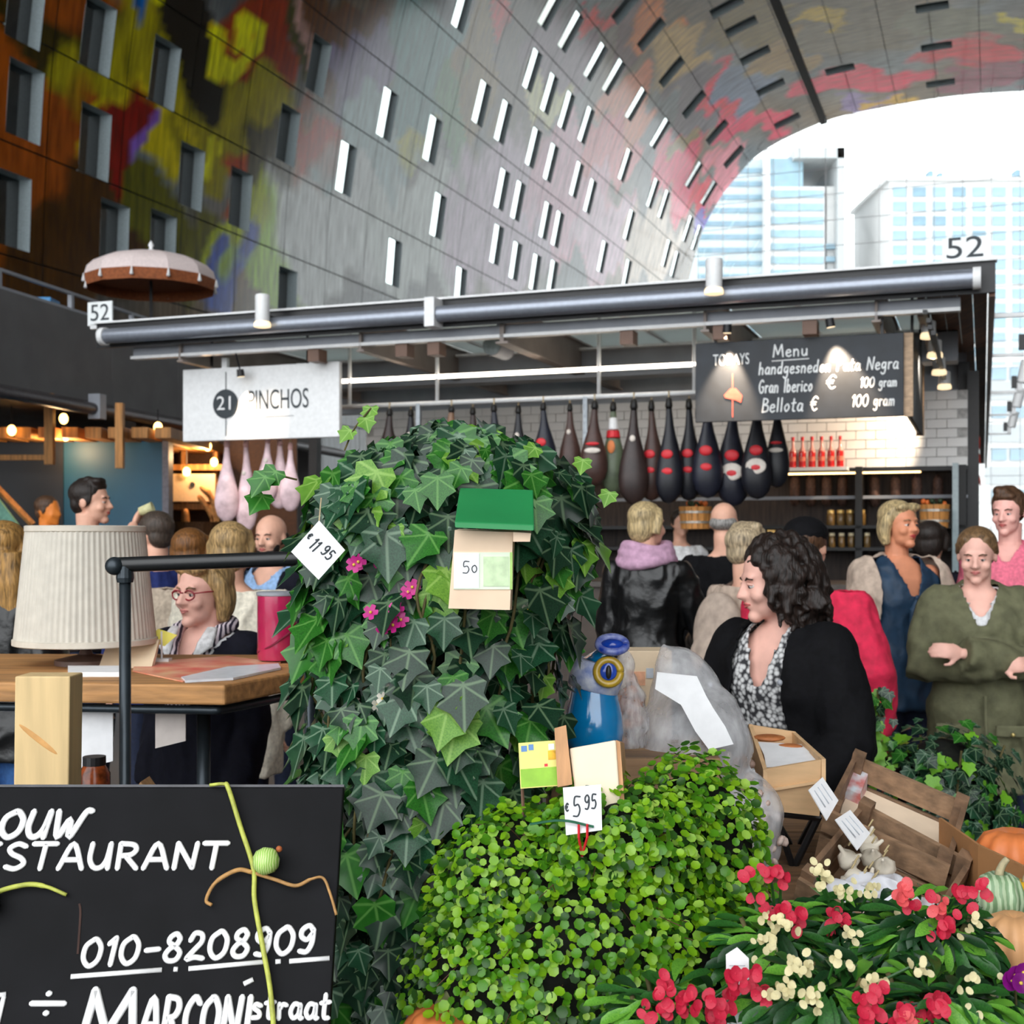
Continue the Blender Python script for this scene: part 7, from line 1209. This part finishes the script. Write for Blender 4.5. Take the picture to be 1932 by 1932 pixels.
person('man in blue hooded jacket seen from behind next to the lampshade', 292, 966, 6.1, face=-135, skn=S_f, hair=('cropped', hairm('hair_grey_brown', (84, 70, 60))), tops=[dict(name='jacket', m=cloth('royal_jacket', (26, 42, 104)), grow=.03, collar=.0, z0=.44, cut=neckhole)], legs=C_jean, vox=.014)
person('brown haired woman in beige coat seen from behind beside the lampshade', 362, 998, 5.7, face=170, skn=S_f, hair=('back', hairm('hair_chestnut', (142, 92, 44))), tops=[dict(name='coat', m=cloth('taupe_coat', (176, 160, 142)), grow=.03, z0=.4, collar=.0, cut=neckhole)], legs=C_jean, vox=.014)
person('blonde person in cream coat seen from behind under the tube bar', 437, 986, 5.1, face=175, skn=S_f, hair=('back', Hl), tops=[dict(name='coat', m=C_cream, grow=.035, z0=.36, collar=.0, cut=neckhole)], legs=C_jean, vox=.014, bw=1.1)
p = person('bearded man in blue shirt and navy jacket beside the ivy', 510, 972, 6.4, face=-18, pitch=4, skn=S_f, hair=('bald', Hd), beard=(34, 26, 24), eyes=True, brow=(40, 30, 26), tops=[dict(name='jacket', m=C_navy, grow=.032, z0=.44, cut=ofront(.06, .03, .84, .6)), dict(name='shirt', m=C_blue, grow=.01, collar=.25, cut=vneck(.79, .9))], legs=C_jean)
person('man with orange lit face and maroon top by the shaded dark panel', 92, 936, 9.4, face=70, skn=skin('skin_warm_lit', (226, 130, 52)), hair=('cropped', Hg), tops=[dict(name='jumper', m=cloth('maroon_knit', (92, 24, 36)), grow=.02, cut=neckhole)], legs=C_jean, vox=.016)  # warm lamplight is put into this skin colour
# customers on the right
p = person('blonde woman with mauve scarf and black leather jacket at the counter', 1222, 948, 6.3, face=152, yaw=-20, skn=S_f, hair=('back', Hb), tops=[dict(name='jacket', m=C_leather, grow=.03, z0=.44, cut=neckhole)], legs=C_black, arms=dict(R=((.16, -.05, .63), (.10, -.165, .575)), curlR=1.0), vox=.008)
T, H = p['T'], p['H']; sc_ = MB()
for k in range(3): sc_.tube([T((math.cos(a) * (.105 + .012 * k), math.sin(a) * (.1 + .01 * k) + .012, (.868 - .02 * k + .008 * math.sin(a * 2 + k)) * H)) for a in np.linspace(0, 2 * math.pi, 20)], .03, 9)
p['part']('scarf', sc_, cloth('mauve_scarf', (190, 150, 176), scale=30, bump=.5), .008, 2)
W_ = p['arm']('R')[2]; cw = p['W'](W_ + np.array([0, -.1, -.02]) * p['K']); o = thing('waffle_pastry', 'golden waffle pastry in the hand of the woman with mauve scarf', 'pastry', cw); MB().lathe([(.008, -.07), (.022, -.02), (.03, .03), (.02, .045), (.002, .05)], cw, 14, axis=rx_(R(155)), rib=.08, ribn=7).build('cone', mat('golden_waffle', (232, 170, 80), .6, scale=60, var=.3), o, smooth=True); MB().ell(cw - ZZ * .03, (.024, .024, .016), 12, 8).build('paper_wrap', m_paper, o, smooth=True)
person('grey balding man in black coat at the counter', 1366, 948, 7.0, face=165, skn=S_f, hair=('bald', hairm('hair_grey', (176, 172, 168))), tops=[dict(name='coat', m=C_black, grow=.035, z0=.4, collar=.0, cut=neckhole)], legs=C_black, vox=.013)
p = person('light haired person in beige jacket behind the curly haired woman', 1412, 990, 5.6, face=120, skn=S_f, hair=('short', Hash), tops=[dict(name='jacket', m=C_trench, grow=.035, z0=.44, collar=.0, cut=neckhole)], legs=cloth('sand_trousers', (176, 160, 140)), vox=.013)
T, H = p['T'], p['H']; bp_ = MB(); bp_.ell(T((0, .17, .69 * H)), (.15, .085, .2), 16, 12); bp_.box(T((0, .17, .66 * H)), (.2, .1, .2)); bp_.ell(T((0, .24, .64 * H)), (.1, .05, .09), 14, 10); p['part']('backpack', bp_, cloth('grey_beige_pack', (182, 164, 150), scale=20), .014, 5); [p['part']('strap', MB().tube([T((s_ * .1, .12, .8 * H)), T((s_ * .1, -.01, .845 * H)), T((s_ * .1, -.13, .75 * H)), T((s_ * .12, -.05, .62 * H))], .012, 6), cloth('strap_brown', (110, 90, 80))) for s_ in (-1, 1)]
p = person('woman with big dark curly hair and black jacket behind the crates', 1458, 1022, 3.7, face=-48, yaw=-34, pitch=10, lean=10, hs=.228, skn=S_p, hair=('curly', hairm('hair_curly', (40, 26, 20), .3)), eyes=True, brow=(70, 46, 36), bw=1.12, tops=[dict(name='jacket', m=C_black, grow=.035, z0=.42, collar=.25, cut=ofront(.05, .05, .84, .45)), dict(name='blouse', m=mat('speckled_blouse', (40, 40, 44), .8, rgb2=(206, 206, 206), kind='voronoi', scale=70), grow=.014, sleeve=0, z0=.47, cut=vneck(.75, .32, .006))], legs=C_black, arms=dict(L=((.165, -.04, .63), (.12, -.17, .55)), R=((.165, -.06, .63), (.1, -.19, .555))))
T, H = p['T'], p['H']; [p['part']('button', MB().ell(T((s_ * .125 - .02, -.165, z * H)), (.009, .006, .009), 8, 6), m_beam) for s_, z in ((1, .76), (1, .66), (-1, .74))]
p = person('person in raspberry red coat and dark cap seen from behind', 1522, 980, 4.9, face=150, skn=S_f, hair=('cropped', Hg), tops=[dict(name='coat', m=C_red, grow=.035, z0=.42, collar=.0, cut=neckhole)], legs=C_black, vox=.013, bw=1.15, arms=dict(R=((.17, .03, .64), (.16, -.05, .49))))
cp = MB(); cp.ell(p['hp']((0, .08, .26)), np.array([.385, .44, .3]) * p['hs'], 18, 10, rot=p['HB']); cp.tube([p['hp']((-.2, -.3, .2)), p['hp']((0, -.5, .17)), p['hp']((.2, -.3, .2))], .02, 8, flat=.4); p['part']('cap', cp, C_black, .008)
p = person('blonde older woman in open beige coat and petrol blouse', 1697, 945, 6.0, face=12, yaw=16, skn=S_t, hair=('bob', Hb), eyes=True, brow=(170, 130, 96), lips=(176, 60, 62), tops=[dict(name='coat', m=C_trench, grow=.04, z0=.3, flare=.12, collar=.3, cut=ofront(.085, .1, .84, .3)), dict(name='blouse', m=C_teal, grow=.016, z0=.42, sleeve=0, cut=vneck(.745, .36, .004))], legs=C_jean, arms=dict(L=((.15, -.01, .64), (.105, -.12, .655)), sideL=(0, -1, .4), curlL=1.1))
T, H = p['T'], p['H']; bow = MB(); [bow.tube([T((0, -.155, .735 * H)), T((s_ * .03, -.165, .70 * H)), T((s_ * .035, -.165, .645 * H))], [.01, .016, .012], 8, flat=.5) for s_ in (-1, 1)]; bow.ell(T((0, -.16, .735 * H)), (.014, .012, .014)); p['part']('neck_bow', bow, C_teal, .006)
p = person('young woman with crossed arms in olive parka', 1843, 997, 5.3, face=-14, yaw=-10, pitch=12, skn=S_p, hair=('pony', hairm('hair_lightbrown', (136, 104, 70))), eyes=True, brow=(110, 80, 56), lips=(206, 120, 116), bw=1.05, tops=[dict(name='parka', m=C_parka, grow=.036, z0=.3, flare=.1, collar=.35, cut=vneck(.75, .38, .004)), dict(name='top', m=C_white, grow=.008, sleeve=0, cut=vneck(.765, .55))], legs=C_black, arms=dict(L=((.15, -.065, .635), (-.055, -.155, .675)), R=((.155, -.06, .63), (-.04, -.135, .645)), sideL=(0, .3, 1), sideR=(0, .3, 1), curlL=.5))
T, H = p['T'], p['H']
for s_ in (-1, 1): p['part']('pocket_flap', MB().box(T((s_ * .115, -.172, .47 * H)), (.13, .012, .05)), C_parka, .006, 2); p['part']('snap', MB().ell(T((s_ * .115, -.184, .462 * H)), (.009, .006, .009), 8, 6), mat('brass_snap', (206, 186, 120), .35, metal=.7))
p['part']('zip_edge', MB().tube([T((.012, -.165, .56 * H)), T((.014, -.19, .42 * H)), T((.014, -.2, .31 * H))], .007, 6), C_parka)
person('young man in pink shirt at the right edge', 1902, 922, 6.2, face=-30, yaw=-10, pitch=8, skn=skin('skin_rosy', (236, 178, 166)), hair=('short', Hg), eyes=True, brow=(96, 66, 46), tops=[dict(name='shirt', m=C_pinks, grow=.018, z0=.46, collar=.3, cut=vneck(.80, .6))], legs=C_jean)
person('dark haired person in navy behind the blonde older woman', 1756, 984, 6.9, face=150, skn=S_f, hair=('back', Hd), tops=[dict(name='jacket', m=C_navy, grow=.03, z0=.44, cut=neckhole)], legs=C_jean, vox=.014)
person('vendor in white shirt behind the counter', 1284, 962, 10.6, face=10, skn=S_f, hair=('cropped', Hd), tops=[dict(name='shirt', m=C_white, grow=.02, collar=.3, cut=neckhole)], legs=C_black, vox=.014)
for n_ in ('warm_lens', 'warm_bulb'): MATS[n_].cycles.emission_sampling = 'NONE'
bpy.data.scenes.remove(WORK)
